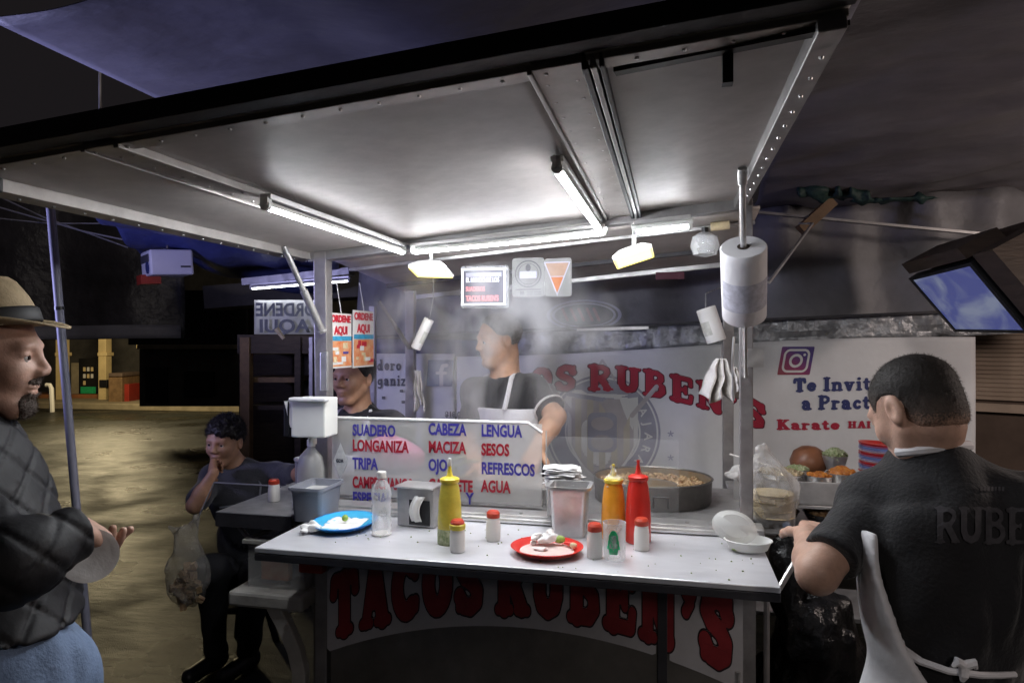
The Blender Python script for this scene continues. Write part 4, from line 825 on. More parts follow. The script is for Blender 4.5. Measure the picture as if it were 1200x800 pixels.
# napkin dispenser
p = PZ(489, 617, CT); t = thing('napkin_dispenser', 'grey steel napkin dispenser with a napkin hanging from its front', 'napkin dispenser', p); rz = Matrix.Rotation(R(-6), 3, 'Z')
mb = MB(); mb.box(p + Vector((0, .03, .066)), (.135, .078, .13), mat=rz); mb.build('case', 'steel_dull', t, bevel=.004)
mb = MB(); mb.box(p + Vector((.012, -.0115, .050)), (.074, .006, .082), mat=rz); mb.build('opening', 'black', t)
mb = MB()
def nf(u, v): return p + rz @ Vector((-.012 + .035 * u + .018 * v - .01 * math.sin(v * 3), -.018 - .016 * math.sin(v * 2.6) + .006 * math.sin(u * 9), .022 + .085 * v))
mb.grid(nf, 6, 8); mb.build('napkin', 'napkin', t, True, solid=.003)
mb = MB(); mb.box(p + Vector((0, .02, .134)), (.14, .10, .006), mat=rz); mb.build('lid', 'steel', t, bevel=.002)
# water bottle
p = PZ(447, 626, CT); t = thing('water_bottle', 'empty clear plastic water bottle with white cap beside the blue plate', 'bottle', p)
prof = [(0, .001), (.027, .001), (.031, .006)]
for k in range(15): z = .012 + k * .008; prof += [(.0315 - .0022 * (k % 2), z)]
prof += [(.031, .137), (.028, .150), (.017, .170), (.0125, .176), (.0125, .184)]
mb = MB(); mb.lathe(prof, p, 28); mb.build('bottle', 'glass', t, True, angle=70)
mb = MB(); mb.lathe([(.0145, .180), (.0150, .181), (.0150, .199), (.013, .201), (0, .201)], p, 20); mb.build('cap', 'salt', t, True)
mb = MB(); mb.lathe([(.030, .002), (.0315, .003), (.030, .006)], p, 24); mb.build('base_ring', 'salt', t, True)
# blue plate
def oval_plate(px, py, rx, ry, low, rimm, label, rz=0):
    p = PZ(px, py, CT); t = thing('plate', label, 'plate', p); Mz = Matrix.Rotation(rz, 3, 'Z')
    mb = MB(); mb.lathe([(0, .002), (.70, .002), (.80, .008), (.97, .020), (1.0, .0225), (.985, .0235), (.80, .012), (.70, .0065), (0, .0060)], p, 48, mat=Mz @ Matrix(((rx, 0, 0), (0, ry, 0), (0, 0, 1)))); mb.build('dish', rimm, t, True, angle=80); return p, t
p, t = oval_plate(404, 617, .105, .128, None, 'blue_plate', 'blue oval plate with scraps and a crumpled napkin at its edge', .1)
mb = MB(); mb.lathe([(0, .0075), (.80, .0078), (.95, .0215), (.955, .0225), (.80, .0135), (.0, .0090)], p, 40, mat=Matrix(((.105, 0, 0), (0, .128, 0), (0, 0, 1)))); mb.build('inner_face', 'cyan_plate', t, True, angle=80)
mb = MB(); mb.grid(lambda u, v: p + Vector((-.055 + .13 * u - .015 * v, -.08 + .14 * v, .011 + .010 * abs(nz((u * 4, v * 4, 1), 1)) + .012 * max(0, u - .7))), 14, 14); tag(mb.build('plate_paper', 'napkin', None, True, solid=.001), 'white paper sheet lying on the blue plate', 'paper')
q = p + Vector((.008, -.012, .032)); soft('lime_half', q, (.011, .011, .012), 'lime', 'small piece of lime on the paper of the blue plate', 'lime', .002, 60, 3, .0025)
q = p + Vector((-.062, -.085, .020)); soft('crumpled_napkin', q, None, 'napkin', 'crumpled white napkin hanging over the front edge of the blue plate', 'napkin', .010, 75, 9, .0035, [((0, 0, 0), (.032, .025, .013)), ((-.022, -.028, -.006), (.02, .02, .010))], cutz=CT + .001)
# red plate
p, t = oval_plate(641, 648, .106, .100, None, 'red', 'red oval plate with food scraps, lime and a crumpled napkin')
mb = MB(); mb.lathe([(0, .0075), (.84, .0075), (.86, .0090), (.0, .0100)], p, 40, mat=Matrix(((.106, 0, 0), (0, .1, 0), (0, 0, 1)))); tag(mb.build('plate_liner', pm('plate_liner', (.66, .53, .50), .4, 0, .2, 40, col2=(.74, .60, .55)), None, True), 'pinkish plastic liner covering the red plate', 'plate liner')
soft('crumpled_tissue', p + Vector((-.020, .045, .028)), None, 'napkin', 'twisted white napkin at the back of the red plate', 'napkin', .010, 80, 4, .0035, [((0, 0, 0), (.042, .02, .015)), ((.02, .01, .01), (.018, .015, .018))])
soft('napkin_scrap', p + Vector((-.018, -.010, .015)), (.026, .012, .006), 'napkin', 'small flat napkin scrap in the middle of the red plate', 'napkin', .004, 90, 4, .003)
soft('lime_wedge', p + Vector((.028, .058, .026)), (.020, .014, .014), 'lime', 'squeezed green lime at the back of the red plate', 'lime', .003, 60, 2, .003)
soft('radish_slice', p + Vector((.058, .045, .020)), (.017, .012, .007), 'red', 'red radish slice beside the lime on the red plate', 'radish', .002, 60, 2, .003)
soft('onion_piece', p + Vector((.075, .020, .022)), (.013, .011, .011), 'tortilla', 'pale cube of food at the right edge of the red plate', 'food', .003, 60, 2, .003)
# foam clamshell at right end
p = PZ(871, 645, CT); t = thing('takeaway_box', 'open translucent white takeaway box with green salsa at the right counter end', 'takeaway box', p)
mb = MB(); mb.lathe([(0, .002), (.040, .002), (.052, .008), (.062, .032), (.066, .034), (.063, .036), (.050, .012), (0, .006)], p + Vector((.014, .0, 0)), 32, 1.05, .85); mb.build('base', 'foam', t, True)
Ml = Matrix.Rotation(R(-58), 3, 'X') @ Matrix.Rotation(R(12), 3, 'Y'); mb = MB(); mb.lathe([(0, .018), (.045, .016), (.060, .003), (.066, .0), (.064, -.002), (.0, .014)], p + Vector((-.022, .030, .060)), 32, 1.0, .75, mat=Matrix.Rotation(R(14), 3, 'Y') @ Matrix.Rotation(R(62), 3, 'X')); mb.build('lid', 'frost', t, True)
soft('salsa_spill', p + Vector((-.018, -.028, .010)), (.022, .010, .008), 'greens', 'green salsa smear at the front of the takeaway box', 'salsa', .004, 80, 2, .003, cutz=CT + .001)
# paper roll on the rod, wrap rolls
def roll(a, b, r, label, name='paper_roll', core=.016, band='label_grey', grp=None):
    a = Vector(a); b = Vector(b); d = (b - a); L_ = d.length; Rm = d.to_track_quat('Z', 'Y').to_matrix(); t = thing(name, label, 'roll', a, grp)
    mb = MB(); mb.lathe([(core, 0), (r * .95, 0), (r, .004), (r, L_ * .33), (r * 1.006, L_ * .34), (r * 1.0, L_ * .9), (r, L_ - .004), (r * .95, L_), (core, L_)], a, 40, mat=Rm); mb.lathe([(core, L_), (core, 0)], a, 20, mat=Rm); mb.build('roll', 'paper', t, True, angle=50)
    mb = MB(); mb.lathe([(core * .98, -.001), (core * .7, -.001), (core * .7, L_ + .001), (core * .98, L_ + .001)], a, 16, mat=Rm); mb.build('core', 'wood', t, True)
    mb = MB(); n = 24; vs = []
    for j, z in enumerate((L_ * .22, L_ * .62)):
        for k in range(n + 1): an = -2.7 + 2.5 * k / n; vs.append(a + Rm @ Vector((math.cos(an) * r * 1.012, math.sin(an) * r * 1.012, z)))
    mb.add(vs, [(k, k + 1, n + 2 + k, n + 1 + k) for k in range(n)]); mb.build('label', band, t, True); return t
zc = 2.16; a = PY(871, 371, 2.135); b = PY(868.5, 289, 2.128); roll(RA.lerp(RB, .665), RA.lerp(RB, .33), .065, 'big white plastic bag roll on the vertical rod at the right post', core=.018)
roll(PY(487, 408, 2.75), PY(503, 374, 2.75), .022, 'small tilted wrap roll hanging left of the grey-haired cook', 'wrap_roll', .006, 'wrap'); roll(PY(840, 400, 2.95), PY(827, 361, 2.95), .040, 'tilted paper roll behind the right post', 'tilted_roll', .012, 'wrap')
def wire(pts, label): mb = MB(); mb.tube([Vector(q) for q in pts], .0022, 5); tag(mb.build('hanging_wire', 'steel_dull', None, True), label, 'wire')
a = PY(503, 374, 2.75); wire([a, a + Vector((.02, 0, .10)), (a.x + .03, a.y - .05, hz(a.x) - .03)], 'thin wire holding the small wrap roll under the canopy')
a = PY(827, 361, 2.95); wire([a, a + Vector((.0, 0, .06)), (XR, 3.17, 1.86)], 'thin wire holding the tilted roll to the rear post')
a = PY(845, 420, 2.9); wire([a + UP * -.01, a + UP * .06, PY(840, 400, 2.95)], 'short wire holding the pleated rag below the tilted roll')
mb = MB()
for k in range(70):
    q = [Vector((-.35, 1.97, 1.0)), Vector((-1.0, 2.05, 1.0)), Vector((.10, 2.02, 1.0)), Vector((-.6, 2.1, 1.0))][k % 4] + Vector((rng.normal() * .13, rng.normal() * .07, 0)); q.y = min(2.2, max(1.86, q.y)); q.x = min(.22, max(-1.15, q.x)); r_ = rng.uniform(.0012, .0032); mb.box(q + UP * (r_ * .5 + .0004), (r_ * 1.6, r_, r_), rz=rng.uniform(0, 3))
tag(mb.build('crumbs', 'greens', None), 'crumbs and onion bits scattered over the steel counter', 'crumbs', kind='stuff')
# hanging rags
def rag(pts, w_, mat, label, seed, depth=.03):
    mb = MB(); n = 14; pts = [Vector(q) for q in pts]
    def f(u, v):
        k = v * (len(pts) - 1); i = min(int(k), len(pts) - 2); c = pts[i].lerp(pts[i + 1], k - i); ww = w_[0] + (w_[1] - w_[0]) * v ** .7; return c + RIGHT * (u - .5) * ww + FWD * depth * math.sin(u * 16 + seed) * (.3 + v) + RIGHT * .012 * nz((u * 3, v * 3, seed), 1) + UP * (.02 * math.sin(u * 9 + seed) * v)
    mb.grid(f, 24, n); return tag(mb.build('rag', mat, None, True, solid=.002), label, 'cloth')
rag([PY(845, 420, 2.9), PY(842, 442, 2.9), PY(838, 468, 2.9)], (.035, .125), 'cloth', 'white pleated rag hanging left of the right post under the tilted roll', 1)
rag([PY(861, 430, 2.9), PY(863, 448, 2.9), PY(864, 462, 2.9)], (.02, .05), 'cloth', 'narrow white rag just behind the right post', 5)
rag([PY(489, 434, 3.0), PY(490, 455, 3.0), PY(492, 478, 3.0)], (.03, .055), 'cloth', 'white rag hanging on the rear left post beside the blue icon', 3, .015)
# tortillas in a bag, at the right of the deck
p = Vector((.335, 2.50, 1.02)); t = thing('tortilla_stack', 'stack of tortillas inside the clear bag behind the right post', 'tortillas', p)
for k in range(14): mb = MB(); q = p + Vector((rng.normal() * .002, rng.normal() * .002, k * .0058)); r_ = .070 + rng.normal() * .0012; mb.lathe([(0, 0), (r_ * .96, 0), (r_, .0025), (r_ * .97, .005), (0, .0052)], q, 28); mb.build('tortilla', 'tortilla', t, True)
bagf = FOLD(U([cone(p + UP * .01, p + UP * .09, .080, .080), cone(p + UP * .09, p + Vector((-.035, 0, .20)), .085, .030), cone(p + Vector((-.02, 0, .14)), p + Vector((-.15, -.0, .135)), .055, .018), cone(p + Vector((-.02, 0, .16)), p + Vector((-.02, 0, .245)), .03, .012)], .04), .012, 34, 12, (1, 1, 1))
bg_ = sdf_mesh(bagf, *bounds([p + UP * .11, p + Vector((-.16, 0, .1))], .13), .0055, 'plastic_bag', 'bag'); tag(bg_, 'knotted clear plastic bag around the tortillas at the right post', 'bag')
mb = MB(); mb.tube([PD(855, 532, 2.55), PD(900, 545, 2.5), PD(926, 555, 2.5)], .0035, 6); tag(mb.build('drinking_straw', 'salt', None, True), 'white stick lying across the top of the clear tortilla bag', 'stick')
# ============================================================ CONDIMENT TABLE AT THE RIGHT
cb = Vector((.60, 2.94, 0)); t = thing('condiment_table', 'steel condiment rack with two tiers beside the stall, in front of the banner', 'table', cb)
mb = MB(); mb.box(cb + Vector((.12, 0, 1.000)), (.98, .40, .014)); mb.build('shelf', 'steel', t, bevel=.003)
mb = MB(); mb.box(cb + Vector((.12, -.03, .905)), (.98, .44, .012)); mb.build('shelf', 'steel_dull', t, bevel=.003)
mb = MB(); mb.box(cb + Vector((.12, -.20, 1.052)), (.98, .008, .085)); mb.build('front_plate', 'steel', t, bevel=.002)
mb = MB(); mb.box(cb + Vector((.12, -.06, .60)), (.98, .32, .014)); mb.build('shelf', 'steel_dull', t)
for x in (-.35, .59):
    for y in (-.18, .18): mb = MB(); mb.box(cb + Vector((x, y, .497)), (.03, .03, .994)); mb.build('leg', 'post', t)
mb = MB(); mb.box(cb + Vector((-.30, -.21, .965)), (.10, .006, .05)); mb.build('plate_bracket', 'steel', t, bevel=.002)
def bowl(x, y, z, r, mat, label, fill, h=.05, seed=0, lift=.02):
    p = cb + Vector((x, y, z)); b_ = thing('bowl', label, 'bowl', p, 'bowls of condiments')
    mb = MB(); mb.lathe([(0, 0), (r * .6, 0), (r * .85, h * .5), (r, h), (r * 1.03, h), (r * .97, h * .95), (r * .8, h * .5), (0, h * .3)], p, 28); mb.build('dish', mat, b_, True)
    mb = MB(); g = np.random.default_rng(seed)
    mb.lathe([(r * .93, h * .80), (r * .7, h * .95 + lift * .5), (r * .3, h + lift), (0, h + lift)], p, 24, jit=lambda a, z: .05 * math.sin(7 * a))
    for k in range(70): a = g.uniform(0, 6.28); q = r * .85 * g.uniform(0, 1) ** .5; mb.box(p + Vector((math.cos(a) * q, math.sin(a) * q, h * .9 + lift * (1 - q / r) + .003)), tuple(g.uniform(.006, .018, 3)), *g.uniform(0, 3, 3))
    c = mb.build('filling', fill, b_, False); return b_
bowl(-.175, -.02, 1.03, .092, 'steel', 'wide bowl of pale salsa nearest the right post', 'fat', .065, 1, .01); bowl(-.04, -.06, 1.03, .050, 'steel', 'bowl of red salsa in the middle of the condiment rack', 'salsa', .065, 2, .01)
bowl(-.10, .06, 1.045, .045, 'steel', 'small bowl of chopped green onion at the front of the rack', 'greens', .05, 3, .012); bowl(.045, -.04, 1.03, .055, 'steel', 'bowl of orange salsa beside the cook at the right', 'salsa', .075, 4, .025)
bowl(.05, .10, 1.09, .050, 'steel', 'bowl of cilantro and onion behind the salsas', 'greens', .06, 5, .03)
bowl(-.02, -.10, .912, .085, 'black', 'dark bowl on the lower tier of the rack', 'meat', .05, 6, .01); bowl(-.20, -.10, .912, .08, 'wood', 'brown bowl on the lower tier nearest the bag', 'meat', .05, 7, .01); bowl(.16, -.10, .912, .08, 'salt', 'pale bowl on the lower tier by the hand of the cook', 'fat', .05, 8, .01)
p = cb + Vector((-.04, .15, 1.11)); t2 = thing('clay_pot', 'round brown clay pot with dark rim behind the salsas', 'pot', p - UP * .10); M['clay'] = pm('clay', (.22, .09, .045), .4, 0, .2, 10)
mb = MB(); mb.lathe([(0, -.055), (.05, -.05), (.072, -.02), (.076, .005), (.060, .045), (.03, .064), (0, .068)], p, 28); mb.build('pot', 'clay', t2, True)
mb = MB(); mb.lathe([(0, -.12), (.05, -.12), (.05, -.055), (0, -.052)], p, 16); mb.build('base', 'steel', t2, True)
t2 = thing('plate_stack', 'stack of red, white and blue plastic plates beside the head of the right cook', 'plates', cb + Vector((.17, .0, 1.09)))
for k in range(16):
    m_ = ['red', 'salt', 'lav', 'lblue', 'pinkp'][k % 5]
    if 'lav' not in M: M['lav'] = pm('lav_plastic', (.45, .42, .66), .35); M['lblue'] = pm('lblue_plastic', (.30, .44, .72), .35); M['pinkp'] = pm('pink_plastic', (.72, .22, .34), .35)
    mb = MB(); mb.lathe([(0, 0), (.055, 0), (.070, .010), (.072, .012), (.069, .012), (.053, .003), (0, .003)], cb + Vector((.19 + .001 * (k % 3), .02, 1.092 + k * .0075)), 28, mat=Matrix.Rotation(R(3), 3, 'Y')); mb.build('plate', m_, t2, True)
mb = MB(); mb.box(cb + Vector((.19, .02, 1.049)), (.14, .14, .082)); tag(mb.build('steel_pan', 'steel', None, bevel=.008), 'low steel pan holding up the stack of coloured plates', 'pan')
# small blue pack near the cook's hand
mb = MB(); mb.box(PD(922, 618, 2.62), (.03, .03, .045)); tag(mb.build('blue_packet', 'lblue', None, bevel=.006), 'small bright blue packet between the tortilla bag and the hand', 'packet')
# ============================================================ LEFT OF THE STALL
# white box mounted at the left post and jug
c = PD(364, 489, 2.50); t = thing('towel_dispenser', 'white box dispenser with an open flap at the left post', 'dispenser', c - UP * .07)
mb = MB(); mb.box(c + Vector((0, .03, 0)), (.132, .11, .140), rz=.05); mb.build('box', 'lamp_white', t, bevel=.006)
mb = MB(); mb.box(c + Vector((.01, -.03, .068)), (.14, .04, .014), rz=.05); mb.build('lid', 'paper', t, bevel=.005)
mb = MB(); mb.box(c + Vector((-.088, .03, -.005)), (.022, .10, .13), rz=.05); mb.build('side', 'black', t, bevel=.003)
mb = MB(); q = PD(333, 470, 2.5); mb.add([q, q + RIGHT * .055 + UP * .002, q + RIGHT * .05 - UP * .085, q + RIGHT * .022 - UP * .095], [(0, 1, 2, 3)]); mb.build('flap', 'napkin', t, solid=.002)
mb = MB(); mb.cyl(c + Vector((-.01, .03, -.10)), c + Vector((-.01, .03, -.07)), .016, n=12); mb.build('foot', 'salt', t)
zt = 1.0; p = Vector((-1.345, 2.42, zt)); t = thing('plastic_jug', 'tall clear plastic jug with white cap under the dispenser', 'jug', p)
mb = MB(); mb.lathe([(0, .001), (.055, .001), (.060, .008), (.060, .13), (.050, .175), (.022, .205), (.020, .215)], p, 28); mb.build('jug', 'frost', t, True); mb = MB(); mb.lathe([(.023, .212), (.024, .213), (.024, .235), (0, .237)], p, 16); mb.build('cap', 'salt', t, True)
p = PZ(348, 585, zt); p = Vector((-1.43, 2.50, zt)); t = thing('straw_holder', 'glass holder with a blue wrapper and straws at the left shelf', 'holder', p)
mb = MB(); mb.lathe([(0, .001), (.034, .001), (.036, .14), (.033, .14), (.031, .008), (0, .006)], p, 24); mb.build('glass', 'glass', t, True); mb = MB(); mb.lathe([(0, .139), (.038, .139), (.040, .144), (.038, .150), (0, .151)], p, 24); mb.build('lid', 'salt', t, True)
mb = MB(); mb.cyl(p + Vector((-.01, 0, .01)), p + Vector((-.012, 0, .13)), .005, n=6); mb.build('red_straw', 'red', t); mb = MB(); mb.box(p + Vector((.075, 0, .065)), (.05, .05, .13)); mb.build('wrapper', 'blue_wrap' if 'blue_wrap' in M else 'lblue', t, bevel=.004)
# bench with bins
t = thing('side_bench', 'pale fibreglass bench with curved leg left of the front panel', 'bench', (-1.50, 2.28, 0)); ZB = .735
mb = MB(); mb.box((-1.385, 2.31, ZB - .03), (.29, .32, .055)); mb.build('seat', 'fiber', t, bevel=.012)
def bow(y, nm='leg'):
    pts = [Vector((x_, y, z_2)) for x_, z_2 in ((-1.37, ZB - .05), (-1.325, ZB - .12), (-1.285, ZB - .20), (-1.265, ZB - .28), (-1.27, ZB - .36), (-1.30, ZB - .45), (-1.345, ZB - .56), (-1.40, .02))]
    mb = MB(); 
    w2 = .026; vs = []
    for i, p in enumerate(pts):
        d = (pts[min(i + 1, 7)] - pts[max(i - 1, 0)]).normalized(); s_ = Vector((d.z, 0, -d.x)) * w2; vs += [p + s_ + Vector((0, .018, 0)), p - s_ + Vector((0, .018, 0)), p - s_ - Vector((0, .018, 0)), p + s_ - Vector((0, .018, 0))]
    mb.add(vs, [(i * 4 + k, i * 4 + (k + 1) % 4, i * 4 + 4 + (k + 1) % 4, i * 4 + 4 + k) for i in range(7) for k in range(4)] + [(3, 2, 1, 0), (28, 29, 30, 31)])
    mb.build(nm, 'fiber', t, bevel=.004)
bow(2.19); bow(2.42)
for y in (2.19, 2.42): mb = MB(); mb.beam((-1.262, y, .37), (-1.205, y, .375), .03, .035); mb.build('crossbar', 'fiber', t, bevel=.004)
def tub(c, w_, d_, h_, label, content=None):
    t = thing('plastic_bin', label, 'bin', c); c = Vector(c); mb = MB(); mb.box(c + Vector((0, -d_ / 2, h_ / 2)), (w_, .004, h_)); mb.box(c + Vector((0, d_ / 2, h_ / 2)), (w_, .004, h_)); mb.box(c + Vector((-w_ / 2, 0, h_ / 2)), (.004, d_ - .004, h_)); mb.box(c + Vector((w_ / 2, 0, h_ / 2)), (.004, d_ - .004, h_)); mb.box(c + Vector((0, 0, .004)), (w_ - .006, d_ - .006, .004)); mb.build('tub', 'tub', t)
    mb = MB(); 
    for a in ((0, -d_ / 2 - .008, w_ + .03, .022), (0, d_ / 2 + .008, w_ + .03, .022)): mb.box(c + Vector((a[0], a[1], h_)), (a[2], a[3], .016))
    for a in (-1, 1): mb.box(c + Vector((a * (w_ / 2 + .006), 0, h_ + .0005)), (.022, d_ - .01, .014))
    mb.build('rim', 'fiber', t, bevel=.003); return t
t = tub((-1.375, 2.33, ZB - .002), .22, .24, .165, 'clear plastic bin on the pale bench with orange and red packets inside')
mb = MB(); mb.box((-1.39, 2.24, ZB + .055), (.11, .03, .07)); mb.build('packet', 'poster_or', t, bevel=.004); mb = MB(); mb.box((-1.395, 2.235, ZB + .108), (.10, .03, .03)); mb.build('packet', 'label_grey', t, bevel=.003)
M['dkred'] = pm('dark_red_plastic', (.30, .03, .02), .4); mb = MB(); mb.box((-1.205, 2.165, .885), (.09, .04, .13)); tag(mb.build('red_box', 'dkred', None, bevel=.006), 'dark red box standing right of the clear bin on the bench', 'box')
# clear rubbish bag hanging beside the young man
c = PD(219, 662, 3.05); bf_ = FOLD(U([ell(c - UP * .07, (.10, .08, .12)), cone(c, c + UP * .14, .085, .045), cone(c + UP * .10, c + Vector((-.09, 0, .165)), .03, .012), cone(c + UP * .12, c + Vector((.05, 0, .21)), .028, .012)], .04), .012, 30, 3, (1, 1, 1))
tag(sdf_mesh(bf_, *bounds([c], .28), .007, 'rubbish_bag', 'bag_dim'), 'knotted cloudy plastic bag of rubbish beside the sitting young man', 'bag')
mb = MB()
for k in range(60): d = rng.normal(size=3) * (.030, .022, .040); mb.box(c - UP * .09 + Vector([float(x) for x in d]), tuple(rng.uniform(.012, .035, 3)), *rng.uniform(0, 3, 3))
tag(mb.build('bag_rubbish', 'meat', None), 'scraps and napkins inside the hanging cloudy bag', 'rubbish', kind='stuff')
mb = MB(); mb.tube([c + Vector((.05, 0, .20)), c + Vector((.10, .05, .36)), (-1.60, 2.75, .97)], .004, 6); tag(mb.build('bag_string', 'tarp_grey', None, True), 'thin tie that hangs the cloudy rubbish bag from the side shelf', 'string')
# black rubbish bag at the right of the stall
soft('black_rubbish_bag', (.44, 2.55, .62), None, 'blackbag', 'shiny black rubbish bag bulging beside the right of the stall', 'rubbish bag', .030, 15, 17, .011, [((0, 0, -.32), (.17, .26, .30)), ((.03, -.02, .0), (.13, .20, .20)), ((-.06, -.05, .17), (.06, .10, .16)), ((.10, .06, -.1), (.12, .2, .2))], cutz=.004)
soft('grey_rubbish_bag', (.60, 2.30, .16), None, 'tarp_dark', 'flattened dark grey sack on the ground in front of the black bag', 'sack', .018, 22, 4, .012, [((0, 0, 0), (.22, .20, .14)), ((.16, .1, -.02), (.16, .16, .10))], cutz=.004)
# lilac painted pole
a = PD(58, 226, 2.55); b = PD(93, 640, 2.55); d = (b - a); b = a + d * (a.z / -d.z); t = thing('tarp_pole', 'leaning lilac-grey pole between the man in the hat and the stall', 'pole', b)
mb = MB(); mb.cyl(b, a + (a - b).normalized() * .02, .0145, n=14); mb.build('pole', pm('pole_paint', (.22, .22, .28), .5, .0, .15, 8), t, True)
mb = MB(); q = b.lerp(a, .80); mb.cyl(q, q + (a - b).normalized() * .012, .0165, n=14); mb.build('joint', 'black', t)
mb = MB(); a = PD(118, 80, 2.6); b2 = PD(118, 160, 2.6); mb.tube([b2 - UP * .2, a, a - RIGHT * .03 + UP * .006], .006, 6); tag(mb.build('hooked_rod', 'post', None, True), 'thin hooked rod rising behind the left corner of the canopy', 'rod')
# ============================================================ TARPS
def f(u, v):
    X = -1.83 + 2.55 * u; Y = 1.55 - 3.0 + 7.6 * v if False else -1.6 + 6.2 * v; z = 2.50 + .16 * u + .05 * math.sin(u * 7 + v * 3) + .045 * nz((X, Y, 0), .9) - .02 * (1 - abs(2 * v - 1)); return Vector((X, Y, z))
def f_l(u, v):
    X = -1.83 + 2.3 * u; Y = 1.52 + 3.4 * v; return Vector((X, Y, 2.50 + .07 * nz((X * 1.2, Y * .5, 0), 1.6) * min(1, u * 6) + .02 * math.sin(9 * u + 2.2 * v) * min(1, u * 5)))
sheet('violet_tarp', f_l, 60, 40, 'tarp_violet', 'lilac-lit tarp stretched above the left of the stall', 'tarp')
def f_c(u, v):
    X = -1.9 + 2.75 * u; Y = -2.2 + 3.74 * v; return Vector((X, Y, 2.66 + .05 * nz((X, Y, 5), 1.1)))
sheet('front_tarp', f_c, 30, 30, 'tarp_dark', 'black tarp in the dark above the front of the stall', 'tarp')
def f_m(u, v):
    X = .46 + .5 * u - .0; Y = 1.54 + 3.2 * v; return Vector((X, Y, 2.51 + .10 * u + .03 * nz((X * 2, Y, 0), 1.2)))
def f_r(u, v):     # wrinkled sheet high at the right, sloping down to the back
    X = .42 + 3.6 * u; Y = .7 + 4.1 * v; s = u * 3.6
    w_ = .024 * math.sin((Y * 9.0 + X * 4.0) + 2.2 * nz((X, Y, 0), 1.3)) * (.4 + .6 * nz((X, Y, 8), .8) ** 2) + .007 * math.sin(Y * 23 + X * 5 + 3 * nz((X, Y, 4), 2)) + .05 * nz((X, Y, 3), .9)
    return Vector((X, Y, 2.62 + .03 * s - .13 * max(0, Y - 1.6) + w_))
sheet('wrinkled_tarp', f_r, 130, 150, 'tarp_wrinkle', 'wrinkled grey plastic tarp overhead at the right', 'tarp')
# dark tarp wall with a lighter hem at the left back
def f_w(u, v):
    a = PD(-90, 400, 6.0); b = PD(212, 396, 6.0); c = a.lerp(b, u); return Vector((c.x, c.y, c.z + 1.6 * v)) + FWD * (.06 * math.sin(u * 14) + .05 * nz((u * 5, v * 3, 0), 1))
sheet('hanging_tarp', f_w, 50, 16, 'tarp_dark', 'dark tarp hanging at the back left over the street', 'tarp')
def f_h(u, v):
    a = PD(-90, 399, 5.9); b = PD(208, 396, 5.9); c = a.lerp(b, u); return Vector((c.x, c.y, c.z + .115 * v)) + FWD * (.06 * math.sin(u * 14))
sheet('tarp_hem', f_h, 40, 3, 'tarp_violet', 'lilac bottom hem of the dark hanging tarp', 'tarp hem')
# blue tarp behind the left of the canopy
cs_ = [PD(50, 214, 3.2), PD(178, 302, 5.2), PD(395, 345, 6.2), PD(400, 262, 3.9)]
def f_b(u, v): p = bil(cs_, v, u); return p + UP * (.10 * nz((u * 4, v * 5, 0), 1) + .03 * math.sin(v * 15 + u * 4))
sheet('blue_tarp', f_b, 50, 40, 'tarp_blue', 'blue tarp sloping down behind the left of the canopy', 'tarp')
# styrofoam box hung under it
c = PD(196, 309, 4.6); t = thing('hanging_box', 'white and violet lit box hanging under the blue tarp', 'box', c - UP * .1); Mb = Matrix.Rotation(R(52), 3, 'Z') @ Matrix.Rotation(R(-4), 3, 'Y')
mb = MB(); mb.box(c, (.26, .27, .165), mat=Mb); mb.build('box', pm('foam_white', (.62, .62, .74), .5, 0, .05), t, bevel=.012)
mb = MB(); mb.box(c + Mb @ Vector((-.133, .0, .03)), (.006, .22, .050), mat=Mb); mb.build('print', 'text_dark', t); mb = MB(); mb.cyl(c + Mb @ Vector((-.130, -.06, -.030)), c + Mb @ Vector((-.137, -.06, -.030)), .040, n=20); mb.build('print', 'banner_navy' if 'banner_navy' in M else 'banner_blue', t)
mb = MB(); mb.box(c + Mb @ Vector((.08, -.137, -.03)), (.06, .004, .012), mat=Mb); mb.build('print', 'text_dark', t)
mb = MB(); mb.box(c + Mb @ Vector((-.10, .09, -.10)), (.12, .14, .06), mat=Mb); mb.build('bracket', 'dkred', t)
mb = MB(); mb.cyl(c + UP * .07, c + UP * .42, .006, n=6); mb.build('hanger', 'post', t)
# wires at top left
for a, b, l in (((0, 238), (235, 300), 'lower'), ((0, 215), (150, 290), 'upper'), ((0, 262), (160, 262), 'level')):
    mb = MB(); p_, q_ = PD(a[0] - 60, a[1] - 12, 4.2), PD(b[0], b[1], 4.8); mb.tube([p_, p_.lerp(q_, .5) - UP * .03, q_], .005, 5); tag(mb.build('guy_wire', 'tarp_violet', None), l + ' thin guy wire crossing the dark at the far left', 'wire')
# ============================================================ BACK OF THE STALL: CURTAIN, FRINGE, BANNERS
YB = 3.72
def f_cur(u, v):
    X = -1.85 + 4.05 * u; Y = YB + .12 + .05 * math.sin(X * 7 + 1.5 * v) + .03 * math.sin(X * 19) * v; return Vector((X, Y, 1.60 + .055 * (X + 1.8) * .6 + (.62 + .02 * X) * v))
sheet('grey_curtain', f_cur, 160, 12, 'tarp_grey', 'dark grey plastic curtain hanging above the white banner', 'curtain')
def f_fr(u, v):
    X = -.85 + 2.75 * u; Y = YB + .030 + .022 * nz((X * 9, v * 3, 0), 1) + .012 * nz((X * 30, v * 5, 2), 1); return Vector((X, Y, 1.53 + .05 * (X + .8) + .125 * v))
sheet('silver_fringe', f_fr, 220, 4, 'foil', 'crinkled silver strip between the curtain and the banner', 'strip')
mb = MB(); mb.beam((-1.9, YB - .005, 1.630), (2.15, YB - .005, 1.790), .02, .012); tag(mb.build('curtain_rail', 'dark_beam', None), 'dark rail along the bottom of the grey curtain', 'rail')
